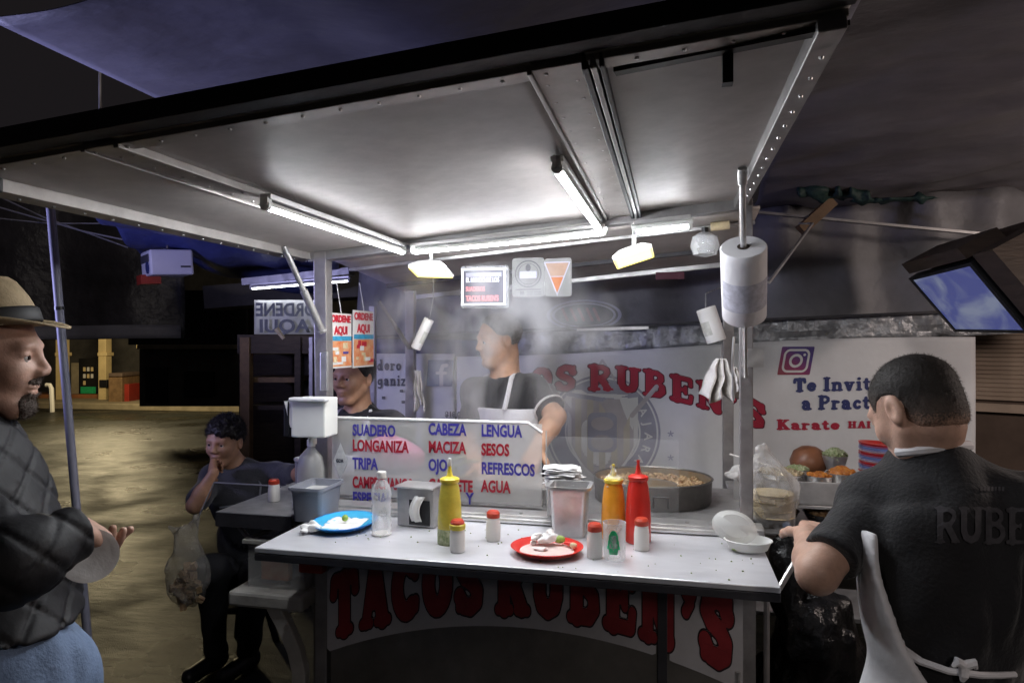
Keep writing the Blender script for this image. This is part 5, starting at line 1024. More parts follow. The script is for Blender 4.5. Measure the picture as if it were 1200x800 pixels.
mb = MB(); a = PY(676, 386, YB - .0); b = PY(760, 384, YB); mb.beam(a, b, .02, .016); tag(mb.build('rail_sleeve', 'steel', None), 'pale metal sleeve on the rail behind the steam', 'rail')
# oval logo on the curtain
def cu_w(px, py): return PY(px, py, YB + .045)
oc = PY(684, 369, YB + .05); mpp = oc.z - PY(684, 370, YB + .05).z
t = thing('curtain_logo', 'faded oval logo printed on the grey curtain behind the steam', 'logo', oc); CW = lambda a, b, y=0: oc + Vector((a * mpp, y, b * mpp))
el = lambda rx, ry, th: (lambda P: np.abs(np.hypot(P[:, 0] / rx, P[:, 1] / ry) - 1) * ry - th)
shape3(el(42, 17, .8), (-46, 46, -20, 20), .8, lambda a, b: CW(a, b), 'crest_line', t, 'oval_ring'); shape3(el(36, 13.5, .5), (-46, 46, -20, 20), .8, lambda a, b: CW(a, b), 'crest_line', t, 'oval_ring')
shape3(lambda P: np.hypot(P[:, 0] / 34, P[:, 1] / 12) - 1, (-40, 40, -16, 16), .8, lambda a, b: CW(a, b, .003), 'text_dark', t, 'oval')
M['logo_red'] = pm('logo_dim_red', (.20, .07, .09), .5)
for x in (-22, -12, -3, 7, 15): shape3(lambda P: seg2(P, (0, 0), (-6, 13), 1.6), (-12, 6, -5, 18), .8, lambda a, b, x=x: CW(a + x + 3, b - 6, -.003), 'logo_red', t, 'print')
# small dark red sticker on rear leaf edge
oc2 = PY(785, 323, 3.30); mb = MB(); mb.box(oc2, (.13, .004, .034)); tag(mb.build('red_sticker', 'banner_dark', None, bevel=.01), 'small dark red oval sticker under the rear canopy edge', 'sticker')
# white banner
def ztop(X): return 1.535 + .032 * (X + 1.4) + .02 * math.sin(X * 1.9)
def bY(X, z): return YB + .006 * math.sin(X * 5 + 1) + .004 * math.sin(X * 13 + z * 4)
def f_ban(u, v): X = -1.18 + 2.60 * u; zt = ztop(X); z = zt - .98 * (1 - v); return Vector((X, bY(X, z), z))
ban = sheet('white_banner', f_ban, 120, 40, 'banner', 'white vinyl banner with red arched stall name behind the griddle', 'banner')
def f_ban2(u, v): X = -1.86 + .66 * u; zt = 1.54 - .06 * u * 0; return Vector((X, YB + .02 + .006 * math.sin(X * 9), zt - .98 * (1 - v)))
ban2 = sheet('menu_banner', f_ban2, 30, 10, 'banner', 'grey banner with dark handwritten prices behind the young cook', 'banner')
mb = MB(); a = PY(436, 410, YB + .10); mb.grid(lambda u, v: Vector((-1.86 + 1.25 * u, YB + .07 + .012 * math.sin(u * 20), 1.53 + .10 * v - .02 * u)), 20, 2); tag(mb.build('blue_sheet', 'banner_blue', None, True, solid=.002), 'strip of dark blue plastic above the left banner', 'sheet')
mpb = PY(700, 440, YB).z - PY(700, 441, YB).z
def on_ban(px, py, off=.004): p = PY(px, py, YB); return Vector((p.x, bY(p.x, p.z) - off, p.z))
# red arched name: letters placed along the arch  x px 628..896
def arcpy(px): return 457 + ((px - 690) / 205.0) ** 2 * 34          # baseline in photo pixels
tw2 = slab_width("OS RUBEN'S", .10, .30); px0, px1 = 622.0, 897.0
wX0 = PY(px0, 450, YB).x; wX1 = PY(px1, 450, YB).x; sb = (wX1 - wX0) / tw2; xm = PY(690, 450, YB).x; zb0 = PY(690, 457, YB).z
def wban(off): 
    def w_(a, b): X = wX0 + a * sb; z = zb0 - .135 * ((X - xm) / .75) ** 2; return Vector((X, bY(X, z) - off, z + b * .138))
    return w_
slab("OS RUBEN'S", 'banner_dark', wban(.0035), .035, .03, .0, .10, .30, ban, 'lettering_outline'); slab("OS RUBEN'S", 'banner_red', wban(.0055), .0, .03, .0, .10, .30, ban, 'lettering')
# crest
oc3 = PY(706, 506, YB); CR = lambda a, b, y=0: (lambda p_: Vector((p_.x, bY(p_.x, p_.z) - .002 - y, p_.z)))(oc3 + Vector((a * mpb, 0, b * mpb)))
ann = lambda r0, r1: (lambda P: np.abs(np.hypot(P[:, 0], P[:, 1]) - (r0 + r1) / 2) - (r1 - r0) / 2)
def shp(f, bx_, res, m, y, n, th=0): shape3(f, bx_, res, lambda a, b: CR(a, b, y), m, ban, n, th)
shp(ann(64, 66.5), (-70, 70, -70, 70), 1.1, 'crest_line', 0, 'crest_ring'); shp(ann(44, 62), (-70, 70, -70, 70), 1.4, 'crest_line', 0, 'crest_ring'); shp(ann(40, 42), (-70, 70, -70, 70), 1.1, 'crest_line', 0, 'crest_ring')
shield = lambda P: np.maximum(np.abs(P[:, 0]) - 36, np.maximum(P[:, 1] - 40, -P[:, 1] - 52 + .028 * P[:, 0] ** 2))
shp(shield, (-48, 48, -60, 50), 1.4, 'banner', .0012, 'shield', 5); shp(shield, (-42, 42, -60, 46), 1.4, 'crest_fill', .002, 'shield')
for k in (-28, -14, 0, 14, 28): shp(lambda P, k=k: np.maximum(shield(P) + 2, np.abs(P[:, 0] - k) - 3.6), (-40, 40, -60, 46), 1.4, 'crest_tan', .0028, 'shield_stripe')
shp(rbox(34, 46, 8), (-22, 22, -26, 26), 1.2, 'crest_line', .0036, 'inner_shield'); shp(lambda P: np.hypot(P[:, 0] / 13, (P[:, 1] - 10) / 8) - 1, (-20, 20, -10, 26), 1.1, 'crest_fill', .0044, 'inner_shield'); shp(lambda P: np.hypot(P[:, 0] / 13, (P[:, 1] + 12) / 9) - 1, (-20, 20, -26, 4), 1.1, 'crest_fill', .0044, 'inner_shield')
shp(lambda P: np.minimum(seg2(P, (-40, 44), (0, 38), 2.4), seg2(P, (0, 38), (40, 44), 2.4)), (-50, 50, 30, 60), 1.1, 'crest_line', .0036, 'crown_line'); shp(lambda P: np.minimum(seg2(P, (-14, 62), (0, 84), 1.4), seg2(P, (0, 84), (14, 62), 1.4)), (-20, 20, 56, 90), 1.1, 'crest_fill', .001, 'crown')
for s_ in (-1, 1): shp(lambda P: seg2(P, (s_ * 34, 20), (s_ * 62, 54), 2.6), (-70, 70, 10, 64), 1.2, 'crest_fill', .0036, 'staff')
for k, ch in enumerate('AJARA'):
    an = R(28 - k * 16); c_ = CR(math.cos(an) * 53 , math.sin(an) * 53, .002); up_ = Vector((math.cos(an), 0, math.sin(an))); text(ch, 13 * mpb, 'banner', c_ - up_ * 4.5 * mpb, (math.sin(an), 0, -math.cos(an)), up_, ban, bold=.0012, align='CENTER')
for px, py in ((786, 508), (786, 536)): shape3(lambda P: np.hypot(P[:, 0], P[:, 1]) - 2.4 - 1.6 * np.cos(5 * np.arctan2(P[:, 1], P[:, 0]) - math.pi / 2), (-6, 6, -6, 6), .5, lambda a, b, px=px, py=py: on_ban(px + a, py - b), 'crest_line', ban, 'star')
# social icons
fb = shape3(rbox(30, 31, .8), (-16, 16, -16, 16), 1, lambda a, b: on_ban(515.5 + a + b * .06, 437 - b), 'fb_blue', ban, 'icon_tile')
shape3(lambda P: np.minimum(np.minimum(seg2(P, (1, -15), (1, 4), 2.3), seg2(P, (1, 4), (3, 8.5), 2.3)), np.minimum(seg2(P, (3, 8.5), (7, 9), 2.2), seg2(P, (-4, 0), (6, 0), 1.8))), (-10, 12, -16, 13), .6, lambda a, b: on_ban(516 + a, 437 - b, .006), 'crest_fill', ban, 'icon_letter')
def igmat():
    m, t_, b = new_mat('icon_gradient'); N = t_.nodes; g = N.new('ShaderNodeTexGradient'); tc = N.new('ShaderNodeTexCoord'); cr = N.new('ShaderNodeValToRGB'); mp = N.new('ShaderNodeMapping'); mp.inputs['Rotation'].default_value = (0, R(50), 0)
    t_.links.new(tc.outputs['Generated'], mp.inputs[0]); t_.links.new(mp.outputs[0], g.inputs[0]); t_.links.new(g.outputs[0], cr.inputs[0]); t_.links.new(cr.outputs[0], b.inputs['Base Color']); b.inputs['Roughness'].default_value = .5
    cr.color_ramp.elements[0].color = (.30, .06, .07, 1); cr.color_ramp.elements[1].color = (.07, .04, .22, 1); e = cr.color_ramp.elements.new(.5); e.color = (.28, .03, .12, 1); return m
M['ig'] = igmat(); IGP = lambda a, b, o_: on_ban(932.5 + a + b * .18, 422.5 - b, o_)
shape3(rbox(38, 33, 1), (-21, 21, -18, 18), 1, lambda a, b: IGP(a, b, .004), 'ig', ban, 'icon_tile')
shape3(lambda P: np.abs(rbox(28, 25, 6)(P)) - 1.3, (-18, 18, -16, 16), .6, lambda a, b: IGP(a, b, .0055), 'white', ban, 'icon_line'); shape3(ringf(6.5, 1.5), (-10, 10, -10, 10), .5, lambda a, b: IGP(a, b, .0055), 'white', ban, 'icon_line'); shape3(lambda P: np.hypot(P[:, 0] - 9, P[:, 1] - 7) - 1.6, (5, 13, 3, 11), .4, lambda a, b: IGP(a, b, .0055), 'white', ban, 'icon_line')
def slab_px(s, px, py, h, mat, wd, slope=0.0, parent=ban, **k):
    sc = wd / slab_width(s); slab(s, mat, lambda a, b: on_ban(px + a * sc, py - b * h - a * sc * slope, .005), 0, .05, .02, parent=parent, space=.34, **k)
slab_px('Te Invita', 930, 459, 16, 'banner_blue', 103, .03); slab_px('a Practica', 939, 480, 16.5, 'banner_blue', 113, .02); slab_px('Karate', 910, 503, 12, 'banner_red', 74, 0); slab_px('HAI', 993, 501, 8, 'banner_red', 27, 0)
def hand_text(s, px, py, h, wd): sc = wd / slab_width(s); slab(s, 'text_dark', lambda a, b: (lambda p_: Vector((p_.x, YB + .008, p_.z)))(PY(px + a * sc, py - b * h, YB)), 0, .06, .01, parent=ban2)
hand_text('dero', 441, 434, 13, 29); hand_text('nganiz', 433, 452, 13, 42)
text('$18.00', 9 * mpb, 'text_dark', on_ban(521, 488), (1, 0, 0), (0, 0, 1), ban, bold=.002)
for px, py in ((449, 466), (470, 458), (472, 471), (478, 485)): mb = MB(); mb.box((lambda p_: Vector((p_.x, YB + .006, p_.z)))(PY(px, py, YB)), (.02, .003, .016)); mb.build('ink_mark', 'text_dark', ban2)
# ============================================================ RIGHT BACKGROUND: ROOF BEAMS, TELEVISION, SHUTTER WALL
def far_beam(p1, p2, d1, d2, w_, h_, mat, label, nm='roof_beam'): mb = MB(); mb.beam(PD(*p1, d1), PD(*p2, d2), w_, h_); tag(mb.build(nm, mat, None), label, 'beam')
tan = pm('tan_sheet', (.17, .145, .135), .5, .1, .2, 4)
far_beam((866, 263), (1100, 285), 3.9, 3.9, .30, .10, tan, 'upper tan roof beam right of the post')
far_beam((866, 278), (1085, 298), 4.2, 4.2, .20, .05, tan, 'middle tan roof beam right of the post'); far_beam((866, 247), (1230, 282), 3.4, 3.2, .03, .012, 'steel_dull', 'thin pale edge along the upper roof beam')
far_beam((866, 296), (1060, 310), 4.4, 4.4, .10, .04, 'dark_beam', 'lowest dark beam above the grey curtain')
mb = MB()
mb.grid(lambda u, v: PD(870 + 400 * u, 238 + 26 * u + 12 * v, 3.9 - .4 * u) + UP * .03 * nz((u * 6, v * 3, 0), 1), 30, 4); tag(mb.build('dark_awning', 'tarp_dark', None, True, solid=.02), 'dark awning edge above the tan beams at the right', 'awning')
o = soft('green_mesh_bundle', PD(963, 228, 3.3), None, 'green_net', 'bundle of green mesh tied on the awning edge at the right', 'mesh', .03, 22, 3, .012, [((-.03, 0, .02), (.09, .06, .05)), ((.10, .05, -.0), (.16, .06, .035)), ((.32, .05, -.03), (.22, .06, .025))])
mb = MB(); mb.tube([PD(936, 262, 3.1), PD(952, 262, 3.05), PD(901, 331, 2.8)], [.004, .006, .007], 8); tag(mb.build('awning_stay', 'steel', None, True), 'thin steel stay slanting down right of the bag roll', 'rod')
mb = MB(); mb.beam(PD(938, 270, 3.35), PD(975, 236, 3.35), .05, .05); tag(mb.build('wood_block', 'wood_tan', None), 'short wooden block under the green mesh', 'wood')
# television
c4 = [PD(1071, 327, 3.05), PD(1121, 385, 2.95), PD(1203, 386, 2.62), PD(1139, 310, 2.72)]     # screen corners lower-left.. (tilted set)
nrm = (c4[1] - c4[0]).cross(c4[3] - c4[0]).normalized()
if nrm.dot(FWD) < 0: nrm = -nrm
cen = (c4[0] + c4[1] + c4[2] + c4[3]) / 4; t = thing('television', 'tilted television with a blue lit screen in a wooden box at the right', 'television', cen)
def inset(k, d): return [cen + (q - cen) * k * 1.03 + nrm * d for q in c4]
mb = MB(); vs = inset(.96, -.012) + inset(1.05, -.010) + inset(1.07, .05) ; mb.add(vs, [(i, (i + 1) % 4, 4 + (i + 1) % 4, 4 + i) for i in range(4)] + [(4 + i, 4 + (i + 1) % 4, 8 + (i + 1) % 4, 8 + i) for i in range(4)] + [(8, 9, 10, 11)]); mb.build('bezel', 'black', t)
def scr():
    m, t_, b = new_mat('tv_picture'); N = t_.nodes; n = N.new('ShaderNodeTexNoise'); n.inputs['Scale'].default_value = 5; n.inputs['Detail'].default_value = 6; n.inputs['Distortion'].default_value = 1.2; tc = N.new('ShaderNodeTexCoord'); t_.links.new(tc.outputs['Object'], n.inputs[0])
    cr = N.new('ShaderNodeValToRGB'); cr.color_ramp.elements[0].position = .42; cr.color_ramp.elements[0].color = (.045, .055, .17, 1); cr.color_ramp.elements[1].position = .62; cr.color_ramp.elements[1].color = (.14, .16, .23, 1); t_.links.new(n.outputs[0], cr.inputs[0]); t_.links.new(cr.outputs[0], b.inputs['Emission Color']); b.inputs['Emission Strength'].default_value = .42; b.inputs['Base Color'].default_value = (.02, .02, .03, 1); b.inputs['Roughness'].default_value = .2; return m
mb = MB(); mb.add(inset(.965, -.006), [(0, 1, 2, 3)]); mb.build('screen', scr(), t)
mb = MB(); e0, e3 = c4[0], c4[3]; up_ = (e0 - c4[1]).normalized()
mb.add([e0 + up_ * .03, e3 + up_ * .03, e3 + up_ * .03 + nrm * .2, e0 + up_ * .03 + nrm * .2, e0 + up_ * .085, e3 + up_ * .085, e3 + up_ * .085 + nrm * .2, e0 + up_ * .085 + nrm * .2], [(0, 1, 2, 3), (4, 7, 6, 5), (0, 3, 7, 4), (1, 5, 6, 2), (3, 2, 6, 7), (0, 4, 5, 1)]); mb.build('top_board', 'wood', t)
rt = (c4[3] - c4[0]).normalized(); k = .035
mb = MB(); a, b = c4[3] + rt * .035 + up_ * .04, c4[2] + rt * .035; q_ = [a + nrm * .0, b + nrm * .0, b + nrm * .3, a + nrm * .3]; mb.add(q_ + [p_ + rt * .10 for p_ in q_], [(0, 1, 2, 3), (7, 6, 5, 4), (0, 4, 5, 1), (1, 5, 6, 2), (2, 6, 7, 3), (3, 7, 4, 0)]); mb.build('side_board', 'wood', t)
mb = MB(); mb.add([p_ + nrm * .06 for p_ in c4] + [p_ + nrm * .32 + UP * .05 for p_ in c4], [(0, 1, 2, 3), (7, 6, 5, 4), (0, 4, 5, 1), (1, 5, 6, 2), (2, 6, 7, 3), (3, 7, 4, 0)]); mb.build('back', 'wood', t)
# shutter wall at the right
a = PD(1108, 470, 4.3); b = PD(1260, 470, 3.9); wl = thing('shutter_wall', 'cream slatted shutter wall behind the cook at the right', 'wall', (a.x, a.y, 0)); dv = (b - a).normalized(); dv.z = 0; nv = Vector((dv.y, -dv.x, 0))
zt_ = PD(1108, 388, 4.3).z; zb_ = PD(1108, 466, 4.3).z
for k in range(16):
    z = zb_ + (zt_ - zb_) * (k + .5) / 16; mb = MB(); mb.beam(a + UP * (z - a.z), a + dv * 1.5 + UP * (z - a.z), .012, (zt_ - zb_) / 16 * .80, (nv * .35 + UP)); mb.build('slat', 'cream', wl)
mb = MB(); mb.beam(a + UP * (zt_ / 2 + .02 - a.z + .1) - dv * .03, a + UP * (zt_ / 2 + .02 - a.z + .1) + dv * .001, .02, zt_) if False else mb.box(a + Vector((0, 0, (zt_ + .06) / 2 - a.z)) - dv * .03, (.05, .03, zt_ + .06), rz=math.atan2(dv.y, dv.x)); mb.build('frame', 'cream', wl)
mb = MB(); mb.box(a + dv * .75 + Vector((0, 0, zb_ - .045 - a.z)) + nv * .012, (1.5, .03, .05), rz=math.atan2(dv.y, dv.x)); mb.build('ledge', 'cream', wl); mb = MB(); mb.box(a + dv * .75 + Vector((0, 0, zb_ / 2 - .05 - a.z)), (1.5, .02, zb_ - .08), rz=math.atan2(dv.y, dv.x)); mb.build('lower_wall', 'brown', wl)
mb = MB(); mb.box(a + dv * .75 + Vector((0, 0, 1.0 - a.z)) - nv * .03, (1.6, .01, 2.2), rz=math.atan2(dv.y, dv.x)); mb.build('backing', 'brown', wl)
mb = MB(); q_ = a + dv * .62 + nv * .04; mb.tube([Vector((q_.x, q_.y, PD(1182, 400, 4.1).z)), Vector((q_.x, q_.y, PD(1182, 436, 4.1).z)) + dv * .03, Vector((q_.x, q_.y, PD(1182, 442, 4.1).z)) + dv * .05, Vector((q_.x, q_.y, PD(1182, 428, 4.1).z)) + dv * .09], .006, 6); tag(mb.build('hook', 'wood_tan', None, True), 'bent wire hook hanging in front of the cream shutter', 'hook')
# dark neighbour stall behind everything at the right
mb = MB(); mb.box((2.2, 5.2, 1.3), (5.5, .06, 2.6)); tag(mb.build('back_wall', 'facade', None), 'dark wall behind the white banner', 'wall')
# ============================================================ LEFT BACKGROUND
# neighbour kiosk with shelves (dark) and its tube light and backwards sign
k0 = PD(380, 420, 5.2); kb = PD(283, 420, 5.2); t = thing('dark_kiosk', 'dark wooden kiosk with shelves between the street and the stall', 'kiosk', ((k0.x + kb.x) / 2, kb.y, 0))
def kbox(px0, py0, px1, py1, z, d, mat, nm):
    a, b = PD(px0, py0, z), PD(px1, py1, z); c = (a + b) / 2; wd = abs((b - a).dot(RIGHT)); mb = MB(); mb.box(c + FWD * d / 2, (wd, d, abs(a.z - b.z)), rz=YAW); return mb.build(nm, mat, t)
def kleg(px0, px1, py0, z, d, mat, nm):
    a = PD(px0, py0, z); b = PD(px1, py0, z); c = (a + b) / 2; mb = MB(); mb.box(Vector((c.x, c.y, a.z / 2)) + FWD * d / 2, ((b - a).length, d, a.z), rz=YAW); return mb.build(nm, mat, t)
kleg(281, 292, 395, 5.2, .08, 'wood_tan', 'post'); kleg(345, 352, 395, 5.2, .08, 'wood', 'post'); kleg(292, 352, 560, 5.25, .5, 'wood', 'cabinet')
kbox(278, 392, 400, 414, 5.22, .5, 'wood', 'top_board'); kbox(292, 442, 346, 448, 5.3, .35, 'wood_tan', 'shelf'); kbox(292, 475, 346, 480, 5.3, .35, 'wood', 'shelf'); kbox(280, 415, 400, 560, 5.9, .03, 'wood', 'back_panel')
kleg(362, 366, 395, 5.0, .04, 'post', 'post')
p, q = PD(296, 337, 5.0), PD(408, 328, 4.9); tube_light(p, q, 'thin far tube above the backwards sign', .014, 'tube_far')
mb = MB(); mb.beam(PD(288, 331, 5.1), PD(412, 318, 5.0), .12, .05); tag(mb.build('tube_canopy', 'steel_dull', None), 'pale metal awning edge above the far thin tube', 'awning')
mb = MB(); mb.beam(PD(250, 350, 6.3), PD(500, 330, 6.3), .4, .2); tag(mb.build('kiosk_roof', 'facade', None), 'dark roof edge over the kiosk behind the stall', 'roof')
t = thing('backwards_sign', 'translucent white sign with grey backwards letters under the far tube', 'sign', PD(335, 371, 5.0)); A0 = PD(298, 391.5, 5.0); rr_ = RIGHT; m5 = 5.0 / FPX
mb = MB(); mb.grid(lambda u, v: A0 + rr_ * (76 * m5 * u) + UP * (40 * m5 * v) + FWD * .02 * math.sin(u * 9), 20, 4); sg = mb.build('sheet', pm('sign_cloth', (.42, .42, .42), .6, 0, .2, 6, emit=(.8, .8, .85), es=.03), t, True, solid=.003)
M['sign_grey'] = pm('sign_grey', (.20, .21, .22), .6, 0, .3, 10)
text('ORDENE', 21 * m5, 'sign_grey', A0 + rr_ * 75 * m5 + UP * 21.5 * m5 - FWD * .03, -rr_, UP, t, sx=.86, bold=.004); text('AQUI', 21 * m5, 'sign_grey', A0 + rr_ * 66 * m5 + UP * 2.5 * m5 - FWD * .03, -rr_, UP, t, sx=1.15, bold=.004)
mb = MB(); q_ = PD(324, 385, 4.7); mb.tube([q_, q_ + RIGHT * .05 - UP * .07], [.018, .012], 8); tag(mb.build('hanging_spoon', 'tortilla', None, True), 'small pale object hanging in front of the backwards sign', 'utensil')
# vertical posts between kiosk & stall
mb = MB(); mb.box((PD(437, 380, 3.75).x, PD(437, 380, 3.75).y, .9), (.03, .03, 1.8)); tag(mb.build('thin_post', 'post', None), 'thin post behind the posters', 'post')
# far street: kiosks with yellow columns
t = thing('far_shop', 'low shop across the street with pale yellow lit columns and a dark drinks fridge', 'shop', PZ(130, 474, 0))
def far(px0, px1, py0, py1, z, d, mat, nm, parent=None):
    a, b = PD(px0, py0, z), PD(px1, py1, z); c = (a + b) / 2; mb = MB(); mb.box(c + FWD * d / 2, (abs((b - a).dot(RIGHT)), d, abs(a.z - b.z)), rz=YAW); return mb.build(nm, mat, parent or t, bevel=.01)
ZF = 17.0
for a, b in ((65, 74), (115, 124)):
    far(a, b, 380, 472, ZF, .25, 'col_yellow', 'column'); far(a - 1, b + 1, 413, 417, ZF - .03, .31, 'col_yellow', 'column_band')
far(159.5, 168, 380, 408, ZF, .25, 'col_yellow', 'column'); far(116, 125, 445, 454, ZF - .04, .33, 'black', 'column_band')
far(30, 160, 462, 474, ZF + .4, 1.4, pm('orange_step', (.30, .12, .05), .6, 0, .3, 2), 'step'); far(20, 165, 360, 474, ZF + 2.6, .1, 'facade', 'back_wall')
fr = thing('drinks_fridge', 'dark glass fridge with green base between the yellow columns', 'fridge', PD(105, 462, ZF + .6)); far(92, 114, 420, 463, ZF + .6, .6, 'black', 'case', fr); far(94, 112, 453, 461, ZF + .55, .02, 'green_print', 'base', fr); far(83, 92, 425, 462, ZF + .6, .6, 'concrete', 'side', fr)
for q in range(7): far(97 + (q % 3) * 4.5, 100 + (q % 3) * 4.5, 430 + (q // 3) * 8, 435 + (q // 3) * 8, ZF + .56, .02, 'salt' if q % 2 else 'col_yellow', 'bottle', fr)
ct = thing('snack_cart', 'small brown cart right of the yellow column across the street', 'cart', PD(140, 473, ZF - .6)); far(127, 143, 440, 474, ZF - .6, .8, 'wood_tan', 'body', ct); far(127, 143, 437, 441, ZF - .65, .9, 'brown', 'top', ct); far(144, 151, 450, 472, ZF - .5, .5, 'dkred', 'side_box', ct)
pp = thing('street_pipe', 'white bent pipe post on the far side of the street', 'pipe', PZ(61, 482, 0)); mb = MB(); q_ = PD(61, 476, 15.5); mb.tube([Vector((q_.x, q_.y, 0)), PD(60, 455, 15.5), PD(58, 451, 15.5), PD(54, 451, 15.5)], .05, 8); mb.build('pipe', 'salt', pp, True)
cb_ = thing('dark_shop', 'dark closed shop front between the fridge and the kiosk', 'shop', PD(220, 478, 11)); far(163, 285, 408, 476, 11.0, .3, 'facade', 'wall', cb_); far(160, 290, 404, 409, 10.8, .8, 'concrete', 'cornice', cb_); far(170, 195, 430, 472, 10.95, .1, 'black', 'shutter', cb_); far(215, 250, 435, 465, 10.95, .1, 'black', 'window', cb_); far(150, 290, 340, 404, 11.6, .3, 'black', 'upper_wall', cb_)
far(-80, 30, 380, 480, 19.5, .2, 'facade', 'side_wall', t)
mb = MB(); mb.box((-14, 26, 4), (30, .3, 8), rz=.1); tag(mb.build('far_building', 'facade', None), 'dark building front at the end of the street', 'building')
# ============================================================ STEAM
def steam():
    m = bpy.data.materials.new('steam'); m.use_nodes = True; t_ = m.node_tree; N = t_.nodes; L = t_.links; N.remove(N['Principled BSDF']); v = N.new('ShaderNodeVolumePrincipled'); L.new(v.outputs[0], N['Material Output'].inputs['Volume'])
    v.inputs['Color'].default_value = (.92, .92, .94, 1); v.inputs['Anisotropy'].default_value = .1
    tc = N.new('ShaderNodeTexCoord'); mp = N.new('ShaderNodeMapping'); mp.inputs['Scale'].default_value = (1, 1, .55); L.new(tc.outputs['Object'], mp.inputs[0])
    n = N.new('ShaderNodeTexNoise'); n.inputs['Scale'].default_value = 6.0; n.inputs['Detail'].default_value = 4; n.inputs['Distortion'].default_value = .6; L.new(mp.outputs[0], n.inputs[0])
    mr = N.new('ShaderNodeMapRange'); mr.inputs[1].default_value = .49; mr.inputs[2].default_value = .80; mr.inputs[3].default_value = 0; mr.inputs[4].default_value = STEAM_D; L.new(n.outputs[0], mr.inputs[0])
    g = N.new('ShaderNodeTexGradient'); g.gradient_type = 'SPHERICAL'; mg = N.new('ShaderNodeMapping'); mg.inputs['Scale'].default_value = (1 / .58, 1 / .32, 1 / .50); L.new(tc.outputs['Object'], mg.inputs[0]); L.new(mg.outputs[0], g.inputs[0])
    pw = N.new('ShaderNodeMath'); pw.operation = 'POWER'; pw.inputs[1].default_value = .7; L.new(g.outputs[0], pw.inputs[0])
    mu = N.new('ShaderNodeMath'); mu.operation = 'MULTIPLY'; L.new(mr.outputs[0], mu.inputs[0]); L.new(pw.outputs[0], mu.inputs[1]); L.new(mu.outputs[0], v.inputs['Density']); return m
STEAM_D = 12.5
M['steam'] = steam(); mb = MB(); c = PY(568, 402, 2.72); mb.lathe([(0, -.62), (.38, -.48), (.56, -.2), (.6, .1), (.45, .30), (0, .34)], (c.x, c.y, c.z), 20, 1, .5)
me = bpy.data.meshes.new('steam'); me.from_pydata([tuple(Vector(v) - c) for v in mb.v], [], mb.f); me.materials.append(M['steam']); o = link(bpy.data.objects.new('steam', me)); o.location = c; tag(o, 'drifting cooking steam around the grey-haired cook', 'steam', kind='stuff')
# ============================================================ PEOPLE
def std_joints(hips, bf, height_s=1.0, legs=True):
    x = Vector(bf); x.z = 0; x.normalize(); y = UP.cross(x); J = {'hips': hips}
    for q, s in (('L', 1), ('R', -1)): J['hi' + q] = hips + y * .09 * s - UP * .04; J['kn' + q] = Vector((hips.x, hips.y, hips.z * .53)) + y * .11 * s + x * .02; J['an' + q] = Vector((hips.x, hips.y, .09)) + y * .13 * s - x * .01
    return J
